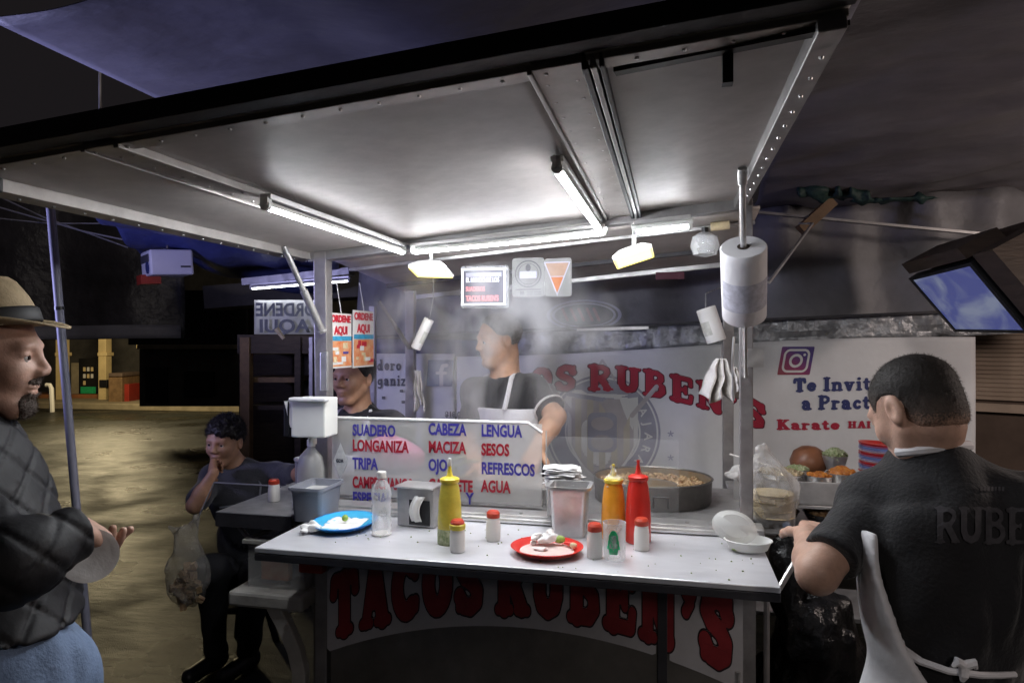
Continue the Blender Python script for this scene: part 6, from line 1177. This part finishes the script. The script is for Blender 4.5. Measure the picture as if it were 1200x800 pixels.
# ---- man in a straw hat, near left
def hat_man():
    fw = (RIGHT * .955 + FWD * .30); hc = PD(-20, 419, 1.34)
    t = thing('person', 'man in straw hat and black quilted jacket standing with a white plate', 'person', (hc.x, hc.y, 0))
    H = Head(hc, fw + UP * .0, UP); bf = RIGHT * .93 + FWD * .36
    hips = PD(18, 800, 1.24); J = std_joints(hips, bf)
    J.update(neck=hc - UP * .145 - fw.normalized() * .045, chest=PD(-34, 585, 1.32), belly=PD(-4, 690, 1.28))
    nk = J['neck']; y = UP.cross(Vector(bf)).normalized()
    J['shR'] = nk - UP * .075 - y * .165 + Vector(bf) * .01; J['shL'] = nk - UP * .075 + y * .165
    J['elR'] = PD(8, 662, 1.08); J['wrR'] = PD(84, 628, 1.18); J['elL'] = PD(30, 650, 1.36); J['wrL'] = PD(72, 655, 1.38)
    B = Body(J, bf); J = B.J
    neck = cone(H.w(-.025, 0, -.06), J['neck'] - UP * .03, .054, .06)
    hR = hand(PD(86, 620, 1.18), PD(140, 618, 1.34) - PD(86, 616, 1.18), (PD(100, 560, 1.10) - PD(100, 600, 1.16)), 1, ((30, 50, 36), (36, 56, 40), (42, 60, 42), (48, 62, 44)), 2, (26, 24), .86, .35)
    hL = hand(J['wrL'], PD(108, 655, 1.34) - J['wrL'], (0, 0, -1), 1, (25, 30, 20), 4)
    fs = U([H.face(.002), neck], .03); fs = sm_f(fs, U([B.torso(-.01), B.arms(), B.legs(-.01)], .04), .03); fs = sm_f(fs, UN([hR, hL]), .012)
    lo, hi = bounds([H.w(0, 0, .13), H.w(.13, 0, 0), J['elR'], J['elL'], PD(150, 600, 1.2), hips - UP * .2, J['shR'], J['shL'], J['wrL'] + UP * .0], .09)
    body = sdf_mesh(fs, lo, hi, .0036, 'body', 'skin_a', t); H.eyes(t)
    # short dark grey sides, goatee
    hr = ISECT(OFF(H.skull(), .004), plane(H.w(.045, 0, 0), H.ax[0]), .01); hr = ISECT(hr, plane(H.w(-.02, 0, -.035), -H.ax[2]), .01)
    lo, hi = bounds([H.c], .15); sdf_mesh(FOLD(hr, .001, 200, 3), lo, hi, .004, 'hair', 'fade_a', t)
    bd = ISECT(OFF(H.face(.002), .0038), U([H.e((.075, 0, -.094), (.045, .036, .030)), H.e((.092, 0, -.047), (.022, .030, .0085))], .01), .004)
    bd = CUT(bd, H.e((.1, 0, -.066), (.03, .020, .007)), .004); bo = sdf_mesh(FOLD(bd, .0012, 260, 5), lo, hi, .0032, 'beard', 'beard', t); strands(bo, 3500, .006, .0007, 'beard', t, 5)
    br = U([cone(H.w(.088, s * .014, .026), H.w(.078, s * .046, .028), .0038, .0025) for s in (-1, 1)], .001); sdf_mesh(br, lo, hi, .003, 'eyebrows', 'hair', t)
    # jacket with diamond quilting
    jk = sm_f(B.torso(.018, .07, 1.02), B.arms(.021), .035)
    jk = sm_f(jk, cone(J['neck'] - UP * .05, J['neck'] + UP * .030, .086, .070), .03)
    c0 = A(J['belly']); bx = A(B.x); by = A(B.y)
    def quilt_(P):
        q = P - c0; ang = np.arctan2(q @ by, q @ bx) * .21; z = q[:, 2]; d = jk(P)
        g1 = np.abs(((ang * 1.2 + z) / .085) % 1 - .5) * 2; g2 = np.abs(((ang * 1.2 - z) / .085) % 1 - .5) * 2
        puff = np.minimum(1 - g1, 1 - g2); return d - .007 * np.clip(puff * 2.2, 0, 1) ** .6 + .004
    def quilt(P):
        q = P - c0; z = q[:, 2]; s1 = (q @ bx) * .8 + (q @ by) * .55; a = np.sin((s1 + z) * 37); b = np.sin((s1 - z) * 37)
        return jk(P) + .0042 * (np.exp(-(a / .22) ** 2) + np.exp(-(b / .22) ** 2)) - .002
    jq = FOLD(quilt, .005, 14, 11, (1, 1, .8)); jq = CUT(jq, cone(H.w(0, 0, 0), J['neck'] + UP * .06, .055, .056), .01)
    wd = (J['wrR'] - J['elR']).normalized(); jq = CUT(jq, ISECT(plane(J['wrR'] + wd * .012, -wd), ell(J['wrR'] + wd * .09, (.12, .12, .12)), .01), .008)
    jq = ISECT(jq, plane(PD(50, 752, 1.17), (-UP + B.x * -.22)), .012)
    lo, hi = bounds([J['neck'] + UP * .06, J['elR'], J['elL'], J['wrR'], J['wrL'], J['shR'], J['shL'], J['hips'], J['belly'] + B.x * .1], .12); jo = sdf_mesh(jq, lo, hi, .005, 'jacket', 'jacket', t)
    col = CUT(FOLD(cone(J['neck'] - UP * .03 - B.x * .01, J['neck'] + UP * .045 + B.x * .02, .084, .074), .004, 40, 2), cone(J['neck'] - UP * .08, J['neck'] + UP * .15 + B.x * .03, .06, .064), .006)
    sdf_mesh(col, *bounds([J['neck']], .17), .005, 'collar', 'jacket', t)
    lg = FOLD(U([B.legs(.018), ell(J['hips'] + UP * .0, (.125, .165, .13), B.Rm)], .05), .006, 30, 8); sdf_mesh(ISECT(lg, plane(J['hips'] + UP * .13, (0, 0, 1)), .01), *bounds([J['hips'] + UP * .1, J['anL'], J['anR'], J['knL'], J['knR']], .16), .009, 'jeans', 'jeans', t)
    for q in 'LR': shoe(J, q, B.x, t)
    # hat
    hat = thing('straw_hat', 'tan straw hat with dark band on the head of the man holding a plate', 'hat', H.w(-.01, 0, .07))
    up = (H.ax[2] - H.ax[0] * .16).normalized(); yy = H.ax[1]; xx = yy.cross(up).normalized(); Rh = Matrix((xx, yy, up)).transposed(); o = H.w(-.012, 0, .055)
    mb = MB(); prof = [(.098, -.004), (.101, .012), (.090, .050), (.074, .082), (.064, .092), (.040, .088), (.0, .082)]
    mb.lathe(prof, o, 40, 1.06, .90, Rh, caps=False); mb.build('crown', 'straw', hat, True, solid=.003)
    mb = MB(); mb.lathe([(.1035, .000), (.1055, .004), (.1025, .026), (.099, .030)], o, 40, 1.06, .90, Rh, caps=False); mb.build('hat_band', 'hatband', hat, True, solid=.002)
    def brim(u, v):
        a = u * 2 * math.pi; r = .099 + v * .050; x = math.cos(a) * r * 1.05; y_ = math.sin(a) * r * .92; z = -.002 - .020 * v * (math.cos(a) ** 2) * (1 if math.cos(a) > 0 else .2) + .022 * v * v * abs(math.sin(a)) ** 2
        return o + Rh @ Vector((x, y_, z))
    mb = MB(); mb.grid(brim, 48, 5); mb.build('brim', 'straw', hat, True, solid=.003)
    # plate held low in the left hand
    pl_ = MB(); c = PD(104, 652, 1.20); ax = (RIGHT * .55 - FWD * .75 + UP * .45).normalized(); Rp = ax.to_track_quat('Z', 'Y').to_matrix()
    pl_.lathe([(0, 0), (.030, .001), (.034, .006), (.044, .008), (.046, .0095), (.043, .0095), (.033, .0075), (.0, .003)], c, 32, mat=Rp); p = pl_.build('paper_plate', 'napkin', None, True)
    tag(p, 'white round plate held low against the jacket of the man in the straw hat', 'plate')
hat_man()
# ---- cook at the right, seen from behind
def back_cook():
    z0 = 1.55; fw = FWD * math.cos(R(22)) - RIGHT * math.sin(R(22)); hc = PD(1073, 480, z0)
    t = thing('person', 'x', 'person', (hc.x, hc.y, 0)); t['label'] = 'cook with cropped hair and black lettered tee, seen from behind with white apron'
    H = Head(hc, fw - UP * .55, UP + fw * .55); bf = FWD * math.cos(R(22)) - RIGHT * math.sin(R(22))
    hips = PD(1122, 850, 1.50); J = std_joints(hips, bf); y = UP.cross(bf).normalized()
    J.update(neck=PD(1088, 517, 1.55), chest=PD(1114, 644, 1.50), belly=PD(1118, 730, 1.50))
    J['shL'] = PD(1022, 592, 1.58); J['shR'] = PD(1212, 600, 1.44); J['elL'] = PD(958, 672, 1.48); J['wrL'] = PD(946, 628, 1.66); J['elR'] = PD(1300, 690, 1.42); J['wrR'] = PD(1190, 660, 1.78)
    B = Body(J, bf); J = B.J
    neck = cone(H.w(-.035, 0, -.05), J['neck'] - UP * .03, .053, .062)
    hL = hand(J['wrL'], PD(968, 606, 1.80) - J['wrL'], UP, -1, (30, 40, 30), 4, (15, 15), 1.0); hR = hand(J['wrR'], PD(1120, 640, 1.86) - J['wrR'], UP, 1, (30, 40, 30), 4)
    fs = U([H.face(.004), neck], .03); fs = sm_f(fs, U([B.torso(-.01), B.arms(.004), B.legs(-.01)], .04), .03); fs = sm_f(fs, UN([hL, hR]), .012)
    lo, hi = bounds([H.w(0, 0, .13), H.w(.12, 0, -.1), J['elL'], J['elR'], PD(968, 606, 1.86), J['hips'], J['shL'], J['wrR']], .09)
    sdf_mesh(fs, lo, hi, .004, 'body', 'skin_a', t); H.eyes(t)
    hr = OFF(U([H.skull(), H.e((-.045, 0, -.03), (.055, .058, .055))], .03), .0030); hr = ISECT(hr, plane(H.w(.062, 0, .03), H.ax[0] * 1 - H.ax[2] * .25), .016)
    hr = ISECT(hr, plane(H.w(-.03, 0, -.062), -H.ax[2] + H.ax[0] * .35), .02)
    hr = CUT(hr, UN([ell(H.w(.012, s * .080, -.006), (.042, .02, .042), H.Rm) for s in (-1, 1)]), .01)
    lo, hi = bounds([H.c], .16); sdf_mesh(FOLD(hr, .0010, 200, 3), lo, hi, .0036, 'hair', 'fade_b', t); strands([c for c in scene.objects if c.parent == t and c.name.startswith('hair') and 'strand' not in c.name][-1], 11000, .0045, .0007, 'hair', t, 3)
    # tee
    gs = [B.torso(.020, .07, 1.06), cone(J['neck'] - UP * .06, J['shL'], .062, .060), cone(J['neck'] - UP * .06, J['shR'], .062, .060)]
    for q, k in (('L', .80), ('R', .8)):
        a = J['sh' + q]; b = J['el' + q]; e = a.lerp(b, k); gs.append(cone(a, e, .062, .068))
    ts = FOLD(U(gs, .045), .010, 17, 21, (1, 1, .6))
    for q, k in (('L', .78), ('R', .78)):
        a = J['sh' + q]; d = (J['el' + q] - a).normalized(); e = a.lerp(J['el' + q], k); ts = CUT(ts, ISECT(plane(e, -d), ell(e + d * .05, (.115, .115, .115)), .01), .006)
    ts = CUT(ts, cone(H.w(-.02, 0, -.02), J['neck'] + UP * .0, .058, .060), .01); ts = ISECT(ts, plane(J['hips'] - UP * .06, (0, 0, -1)), .01)
    lo, hi = bounds([J['neck'], J['shL'], J['shR'], J['elL'], J['elR'], J['hips'] - UP * .1], .14); tee = sdf_mesh(ts, lo, hi, .0065, 'tee_shirt', 'tee', t)
    lg = FOLD(U([B.legs(.018), ell(J['hips'], (.125, .17, .13), B.Rm)], .05), .006, 30, 8); sdf_mesh(ISECT(lg, plane(J['hips'] + UP * .1, (0, 0, 1)), .01), *bounds([J['hips'] + UP * .1, J['anL'], J['anR'], J['knL'], J['knR']], .16), .012, 'trousers', 'trouser', t)
    for q in 'LR': shoe(J, q, B.x, t)
    # apron: front shell, side flap, ties, neck strap
    ws = [cone(J['neck'], J['neck'] - UP * .02, .01)]; sh = B.torso(.046, .07, 1.10); shi = B.torso(.034, .07, 1.10)
    skirt = U([ell(J['hips'] - UP * .12, (.17, .215, .34), B.Rm), sh], .06); skin_i = OFF(skirt, -.012)
    c0 = A(J['hips']); bx = A(B.x); by = A(B.y); zb = J['belly'].z; zh = J['hips'].z
    def reg(P):      # in front of a line that runs back towards the hips
        q = P - c0; z = P[:, 2]; back = np.interp(z, [zh - .5, zh, zh + .06, zb, zb + .12, zb + .26], [-.09, -.10, -.10, -.03, .01, .03]); return -(q @ bx - back)
    skf = FOLD(skirt, .006, 15, 5, (1, 1, .3)); ap = CUT(skf, OFF(skf, -.016), .003); ap = ISECT(ap, reg, .006); ap = ISECT(ap, plane(J['chest'] + UP * .05, (0, 0, 1)), .01)
    lo, hi = bounds([J['chest'] + UP * .06, J['hips'] - UP * .42], .27); sdf_mesh(ap, lo, hi, .007, 'apron', 'apron', t)
    f = lambda P: B.torso(.03, .07, 1.10)(P)
    def on_back(px, py, off=.0):        # march a ray from the camera to the shirt
        o = Vector((0, 0, EYE)); d = (PD(px, py, 1.0) - o); zz = .9
        F = ts
        for _ in range(90):
            p = o + d * zz; v = float(F(A(p)[None])[0]); zz += max(v, .0005) * .6
            if v < .001: break
        return p - d.normalized() * (.004 + off)
    tie = [on_back(px, py, .010) for px, py in ((1052, 757), (1080, 775), (1112, 786), (1150, 791), (1172, 791), (1190, 790))]
    mb = MB(); mb.tube(tie, [.011, .008, .007, .0065, .0065, .006], 8); mb.build('apron_tie', 'apron', t, True)
    mb = MB(); kn = on_back(1130, 780, .012)
    for a in range(3): d = Vector((math.cos(a * 2.1 + .4), 0, math.sin(a * 2.1 + .4))); mb.tube([kn, kn + RIGHT * d.x * .020 + UP * d.z * .018 - FWD * .004, kn + RIGHT * d.x * .026 + UP * (d.z * .018 - .012)], [.010, .009, .004], 8)
    mb.build('apron_knot', 'apron', t, True)
    nb = []
    for i in range(13):
        a = R(-95 + 190 * i / 12); nb.append(J['neck'] + UP * (-.020 + .020 * math.cos(a)) - B.x * (math.cos(a) * .080 - .006) + B.y * math.sin(a) * .080)
    mb = MB(); mb.tube(nb, .0115, 8); mb.build('apron_strap', 'apron', t, True)
    # faded lettering laid on the shirt
    def bk(u, v): return on_back(u, v)
    text_pts = 0; x = 1094.0; mb = MB(); h = 45.0
    for ch in "RUBEN'S":
        wd, (vs, fs) = glyph(ch, 0, .06, -.03, False); mb.add([bk(x + a * 40, 637 - b * h + (x - 1094) * .02) for a, b in vs], fs); x += (wd + .03) * 34 * 1.0
        if x > 1215: break
    mb.build('shirt_lettering', 'print_dim', t)
    mb = MB(); x = 1149
    for k in range(7): mb.add([bk(x + a, 575 - b) for a, b in ((0, 0), (3, 0), (3, 5), (0, 5))], [(0, 1, 2, 3)]); x += 4.2
    mb.build('shirt_small_print', 'print_dim', t)
back_cook()
# ---- cook at the griddle
def chef():
    z0 = 3.08; fw = -RIGHT * .90 - FWD * .42; hc = PD(584, 399, z0)
    t = thing('person', 'grey-haired cook in white apron working behind the stall in the steam', 'person', (hc.x, hc.y, 0))
    H = Head(hc, fw - UP * .10, UP + fw * .1, .97); bf = -RIGHT * .62 - FWD * .78
    hips = PD(612, 640, 3.15); J = std_joints(hips, bf); y = UP.cross(bf).normalized()
    J.update(neck=PD(592, 442, 3.10), chest=PD(596, 492, 3.08), belly=PD(604, 560, 3.10)); J['shL'] = PD(624, 456, 3.06); J['shR'] = PD(560, 460, 3.10)
    J['elL'] = PD(651, 488, 2.90); J['wrL'] = PD(630, 524, 2.78); J['elR'] = PD(545, 520, 3.0); J['wrR'] = PD(560, 548, 2.82)
    B = Body(J, bf); J = B.J; neck = cone(H.w(-.03, 0, -.06), J['neck'] - UP * .02, .06, .066)
    hL = hand(J['wrL'], PD(618, 548, 2.70) - J['wrL'], FWD * -1 + UP, -1, (35, 40, 30), 5, sc=1.05); hR = hand(J['wrR'], PD(572, 556, 2.7) - J['wrR'], UP, 1, (35, 40, 30), 5)
    fs = U([H.face(.006), neck], .03); fs = sm_f(fs, U([B.torso(-.01), B.arms(.006), B.legs(-.01)], .04), .03); fs = sm_f(fs, UN([hL, hR]), .012)
    lo, hi = bounds([H.w(0, 0, .13), H.w(.12, 0, 0), J['elL'], J['elR'], PD(614, 560, 2.66), J['hips'] - UP * .1, J['wrR']], .10)
    sdf_mesh(fs, lo, hi, .0048, 'body', 'skin_b', t); H.eyes(t); lo, hi = bounds([H.c], .16)
    sdf_mesh(CUT(H.hair(t=.006, amp=.0015, front=.050, side=-.02), UN([ell(H.w(.03, s * .085, -.015), (.045, .02, .05), H.Rm) for s in (-1, 1)]), .01), lo, hi, .0045, 'hair', 'hair_grey', t); strands([c for c in scene.objects if c.parent == t and c.name.startswith('hair') and 'strand' not in c.name][-1], 4000, .008, .0012, 'hair_grey', t, 9)
    br = U([cone(H.w(.088, s * .014, .026), H.w(.078, s * .046, .028), .005, .003) for s in (-1, 1)], .001); sdf_mesh(br, lo, hi, .0035, 'eyebrows', 'hair', t)
    gs = [B.torso(.018, .06, 1.08)]
    for q in 'LR': gs.append(cone(J['sh' + q], J['sh' + q].lerp(J['el' + q], .82), .066, .062))
    ts = FOLD(U(gs, .04), .008, 22, 31, (1, 1, .6))
    for q in 'LR': d = (J['el' + q] - J['sh' + q]).normalized(); e = J['sh' + q].lerp(J['el' + q], .80); ts = CUT(ts, ISECT(plane(e, -d), ell(e + d * .05, (.11, .11, .11)), .01), .006)
    ts = CUT(ts, cone(H.w(0, 0, -.03), J['neck'] - UP * .02, .066, .068), .01)
    lo, hi = bounds([J['neck'], J['shL'], J['shR'], J['elL'], J['elR'], J['hips'] - UP * .1], .13); sdf_mesh(ts, lo, hi, .0075, 'tee_shirt', 'tee', t)
    e = J['shL'].lerp(J['elL'], .78); d = (J['elL'] - J['shL']).normalized(); mb = MB(); mb.cyl(e - d * .012, e, .073, .073, 20, False); mb.build('sleeve_trim', 'white', t, True, solid=.003)
    p = J['shL'].lerp(J['elL'], .52); out = (-FWD * .8 + RIGHT * .5 - UP * .1).normalized(); mb = MB(); xx = UP.cross(out).normalized(); yy = out.cross(xx)
    for a, b, r in ((-.012, .006, .014), (.010, -.002, .016), (-.004, -.014, .010)): mb.lathe([(0, .004), (r * .7, .003), (r, 0)], p + out * .070 + xx * a + yy * b, 12, mat=Matrix((xx, yy, out)).transposed())
    mb.build('sleeve_patch', 'white', t, True)
    sh = B.torso(.034, .06, 1.08); c0 = A(J['chest']); bx = A(B.x)
    sf = FOLD(sh, .004, 22, 5, (1, 1, .3)); ap = CUT(sf, OFF(sf, -.016), .003); ap = ISECT(ap, lambda P: -((P - c0) @ bx - .035), .006); ap = ISECT(ap, plane(J['chest'] + UP * .065, (0, 0, 1)), .008)
    sdf_mesh(ap, *bounds([J['chest'], J['hips']], .26), .007, 'apron', 'apron', t)
    for s_ in (1, -1):
        pts = [J['chest'] + B.x * .135 + B.y * .085 * s_ + UP * .062, J['chest'] + B.x * .115 + B.y * .09 * s_ + UP * .13, J['neck'] + B.x * .05 + B.y * .075 * s_ + UP * .0, J['neck'] - B.x * .04 + B.y * .045 * s_ + UP * .03]
        mb = MB(); mb.tube(pts, .011, 8); mb.build('apron_strap', 'apron', t, True)
    lg = U([B.legs(.018), ell(J['hips'], (.125, .17, .13), B.Rm)], .05); sdf_mesh(lg, *bounds([J['hips'] + UP * .1, J['anL'], J['anR'], J['knL'], J['knR']], .16), .015, 'trousers', 'trouser', t)
    for q in 'LR': shoe(J, q, B.x, t)
    tg = MB(); h = PD(616, 552, 2.69); e = PD(600, 572, 2.62)
    tg.tube([h, h.lerp(e, .5) + UP * .004, e], [.006, .005, .004], 6); tg.tube([h + RIGHT * .012, h.lerp(e, .5) + RIGHT * .014, e + RIGHT * .004], [.006, .005, .004], 6)
    tag(tg.build('tongs', 'steel', None, True), 'steel tongs in the lowered hand of the grey-haired cook', 'tongs')
chef()
# ---- second cook behind the poster
def cook_two():
    z0 = 3.15; fw = -FWD * .90 - RIGHT * .42; hc = PD(414, 443, z0)
    t = thing('person', 'young cook in black shirt with white apron straps looking out under the hanging posters', 'person', (hc.x, hc.y, 0))
    H = Head(hc, fw, UP, 1.0); bf = -FWD * .95 - RIGHT * .2; hips = PD(420, 650, 3.15); J = std_joints(hips, bf); y = UP.cross(bf).normalized()
    J.update(neck=hc - UP * .155 - fw * .04, chest=hc - UP * .33 - fw * .03, belly=hc - UP * .55 - fw * .03); nk = J['neck']
    J['shL'] = nk - UP * .06 + y * .16; J['shR'] = nk - UP * .06 - y * .16
    J['elL'] = J['shL'] + y * .04 - UP * .26 + bf * .02; J['elR'] = J['shR'] - y * .04 - UP * .26; J['wrL'] = J['elL'] + bf * .16 - UP * .04; J['wrR'] = J['elR'] + bf * .16 - UP * .04
    B = Body(J, bf); J = B.J; neck = cone(H.w(-.03, 0, -.06), J['neck'] - UP * .02, .056, .062)
    fs = U([H.face(.003), neck], .03); fs = sm_f(fs, U([B.torso(-.01), B.arms(.0), B.legs(-.01)], .04), .03)
    fs = sm_f(fs, UN([hand(J['wr' + q], bf, UP, 1 if q == 'R' else -1, (30, 35, 25), 5) for q in 'LR']), .012)
    lo, hi = bounds([H.w(0, 0, .13), H.w(.12, 0, 0), J['elL'], J['elR'], J['wrL'] + bf * .18, J['wrR'] + bf * .18, J['hips'] - UP * .05], .10); sdf_mesh(fs, lo, hi, .005, 'body', 'skin_c', t); H.eyes(t)
    lo, hi = bounds([H.c], .16); ho = sdf_mesh(H.hair(t=.009, front=.050, side=-.01), lo, hi, .0045, 'hair', 'hair', t); strands(ho, 4000, .008, .0012, 'hair', t, 7)
    br = U([cone(H.w(.088, s * .013, .026), H.w(.077, s * .046, .029), .005, .003) for s in (-1, 1)], .001); sdf_mesh(br, lo, hi, .0035, 'eyebrows', 'hair', t)
    gs = [B.torso(.018, .06, 1.04)] + [cone(J['sh' + q], J['sh' + q].lerp(J['el' + q], .8), .064, .06) for q in 'LR']
    ts = CUT(FOLD(U(gs, .04), .007, 22, 13, (1, 1, .6)), cone(H.w(0, 0, -.03), J['neck'] - UP * .02, .06, .062), .01)
    lo, hi = bounds([J['neck'], J['elL'], J['elR'], J['hips']], .13); sdf_mesh(ts, lo, hi, .008, 'shirt', 'tee', t)
    for s_ in (1, -1):
        pts = [J['chest'] + B.x * .13 + B.y * .075 * s_ - UP * .02, J['chest'] + B.x * .122 + B.y * .085 * s_ + UP * .1, J['neck'] + B.x * .04 + B.y * .075 * s_ - UP * .0, J['neck'] - B.x * .04 + B.y * .04 * s_ + UP * .03]
        mb = MB(); mb.tube(pts, .013, 8); mb.build('apron_strap', 'apron', t, True)
    sh = B.torso(.034, .06, 1.04); c0 = A(J['chest']); bx = A(B.x); ap = ISECT(CUT(sh, OFF(sh, -.018), .003), lambda P: -((P - c0) @ bx - .04), .006); ap = ISECT(ap, plane(J['chest'] - UP * .0, (0, 0, 1)), .008)
    sdf_mesh(ap, *bounds([J['chest'], J['hips']], .26), .009, 'apron', 'apron', t)
    lg = U([B.legs(.018), ell(J['hips'], (.125, .17, .13), B.Rm)], .05); sdf_mesh(lg, *bounds([J['hips'] + UP * .1, J['anL'], J['anR'], J['knL'], J['knR']], .16), .016, 'trousers', 'trouser', t)
    for q in 'LR': shoe(J, q, B.x, t)
cook_two()
# ---- boy seated at the left, hand on his mouth
def seated_boy():
    z0 = 3.4; fw = -FWD * .96 - RIGHT * .12; hc = PD(263, 517, z0)
    t = thing('person', 'young man sitting left of the stall with one hand at his mouth', 'person', (hc.x, hc.y, 0))
    H = Head(hc, fw - UP * .08, UP + RIGHT * .05, .98); bf = -FWD * .9 + RIGHT * .15; hips = PD(285, 668, 3.62); y = UP.cross(bf).normalized(); J = {'hips': hips}
    J.update(neck=PD(283, 550, 3.46), chest=PD(290, 586, 3.46), belly=PD(292, 632, 3.54))
    J['shR'] = PD(250, 560, 3.42); J['shL'] = PD(322, 556, 3.46); J['elR'] = PD(228, 592, 3.18); J['wrR'] = PD(250, 554, 3.20); J['elL'] = PD(352, 556, 3.28); J['wrL'] = PD(372, 552, 3.12)
    J['hiL'] = hips + y * .09; J['hiR'] = hips - y * .09; J['knR'] = PD(248, 668, 3.24); J['knL'] = PD(300, 672, 3.24); J['anR'] = PD(252, 750, 3.4); J['anL'] = PD(290, 758, 3.4); J['anR'].z = J['anL'].z = .09
    B = Body(J, bf); J = B.J; neck = cone(H.w(-.02, 0, -.06), J['neck'] - UP * .02, .052, .056)
    hR = hand(J['wrR'], H.w(.10, -.015, -.075) - J['wrR'], -FWD - RIGHT * .6, -1, ((50, 75, 50), (55, 80, 50), (60, 80, 50), (60, 80, 50)), 2, (25, 20), .98); hL = hand(J['wrL'], RIGHT - FWD * .4, UP, -1, (20, 25, 20), 4)
    fs = U([H.face(.0), neck], .03); fs = sm_f(fs, U([B.torso(-.012), B.arms(-.002), B.legs(-.01)], .04), .03); fs = sm_f(fs, UN([hL, hR]), .01)
    lo, hi = bounds([H.w(0, 0, .13), H.w(.14, 0, 0), J['elL'], J['elR'], J['wrL'], J['wrL'] + RIGHT * .15, J['hips'] - UP * .1, J['knR'], J['knL']], .10); sdf_mesh(fs, lo, hi, .005, 'body', 'skin_c', t); H.eyes(t)
    lo, hi = bounds([H.c], .18); hf = U([H.hair(t=.012, front=.080, side=-.01, top=.004, amp=.003), H.e((.062, .012, .070), (.030, .056, .020)), H.e((.075, .030, .055), (.014, .022, .018))], .02); ho = sdf_mesh(FOLD(hf, .006, 140, 4), lo, hi, .0045, 'hair', 'hair', t); strands(ho, 6000, .014, .0014, 'hair', t, 6, .1)
    br = U([cone(H.w(.089, s * .012, .026), H.w(.078, s * .046, .029), .005, .003) for s in (-1, 1)], .001); sdf_mesh(br, lo, hi, .0035, 'eyebrows', 'hair', t)
    gs = [B.torso(.018, .06)] + [cone(J['sh' + q], J['sh' + q].lerp(J['el' + q], .75), .062, .060) for q in 'LR']
    ts = CUT(FOLD(U(gs, .04), .009, 22, 33, (1, 1, .6)), cone(H.w(0, 0, -.03), J['neck'] - UP * .02, .058, .060), .01)
    sdf_mesh(ts, *bounds([J['neck'], J['elL'], J['elR'], J['hips'], J['shL']], .13), .007, 'shirt', 'tee_grey', t)
    sh = B.torso(.032, .06); c0 = A(J['chest']); bx = A(B.x); ap = ISECT(CUT(sh, OFF(sh, -.018), .003), lambda P: -((P - c0) @ bx - .05), .006); ap = ISECT(ap, plane(J['chest'] + UP * .01, (0, 0, 1)), .008)
    sdf_mesh(ap, *bounds([J['chest'], J['hips']], .26), .009, 'apron', 'apron_dark', t)
    mb = MB(); c = J['chest'] + B.x * .137; mb.tube([c - B.y * .10 + UP * .0, c + UP * .012, c + B.y * .09 + UP * .014], .004, 6); mb.build('apron_hem', 'grey_plastic', t)
    mb = MB(); mb.tube([c + B.y * .08 + UP * .014, J['chest'] + B.x * .115 + B.y * .085 + UP * .1, J['neck'] + B.x * .05 + B.y * .06], .005, 6); mb.build('apron_strap', 'grey_plastic', t)
    lg = FOLD(U([B.legs(.018), ell(J['hips'], (.125, .17, .12), B.Rm)], .05), .006, 25, 6); sdf_mesh(lg, *bounds([J['hips'] + UP * .1, J['anL'], J['anR'], J['knL'], J['knR']], .16), .012, 'trousers', 'trouser', t)
    for q in 'LR': shoe(J, q, -FWD - RIGHT * .3, t)
    s = thing('stool', 'low dark stool under the young man sitting left of the stall', 'stool', (hips.x, hips.y, 0)); zt = hips.z - .135
    mb = MB(); mb.lathe([(0, zt - .03), (.17, zt - .03), (.175, zt - .01), (.165, zt), (0, zt)], (hips.x, hips.y, 0), 20); mb.build('seat', 'black', s, True)
    for k in range(4): a = R(45 + 90 * k); mb = MB(); mb.cyl((hips.x + .1 * math.cos(a), hips.y + .1 * math.sin(a), zt - .03), (hips.x + .17 * math.cos(a), hips.y + .17 * math.sin(a), .0), .015, .018, 8); mb.build('leg', 'black', s)
seated_boy()
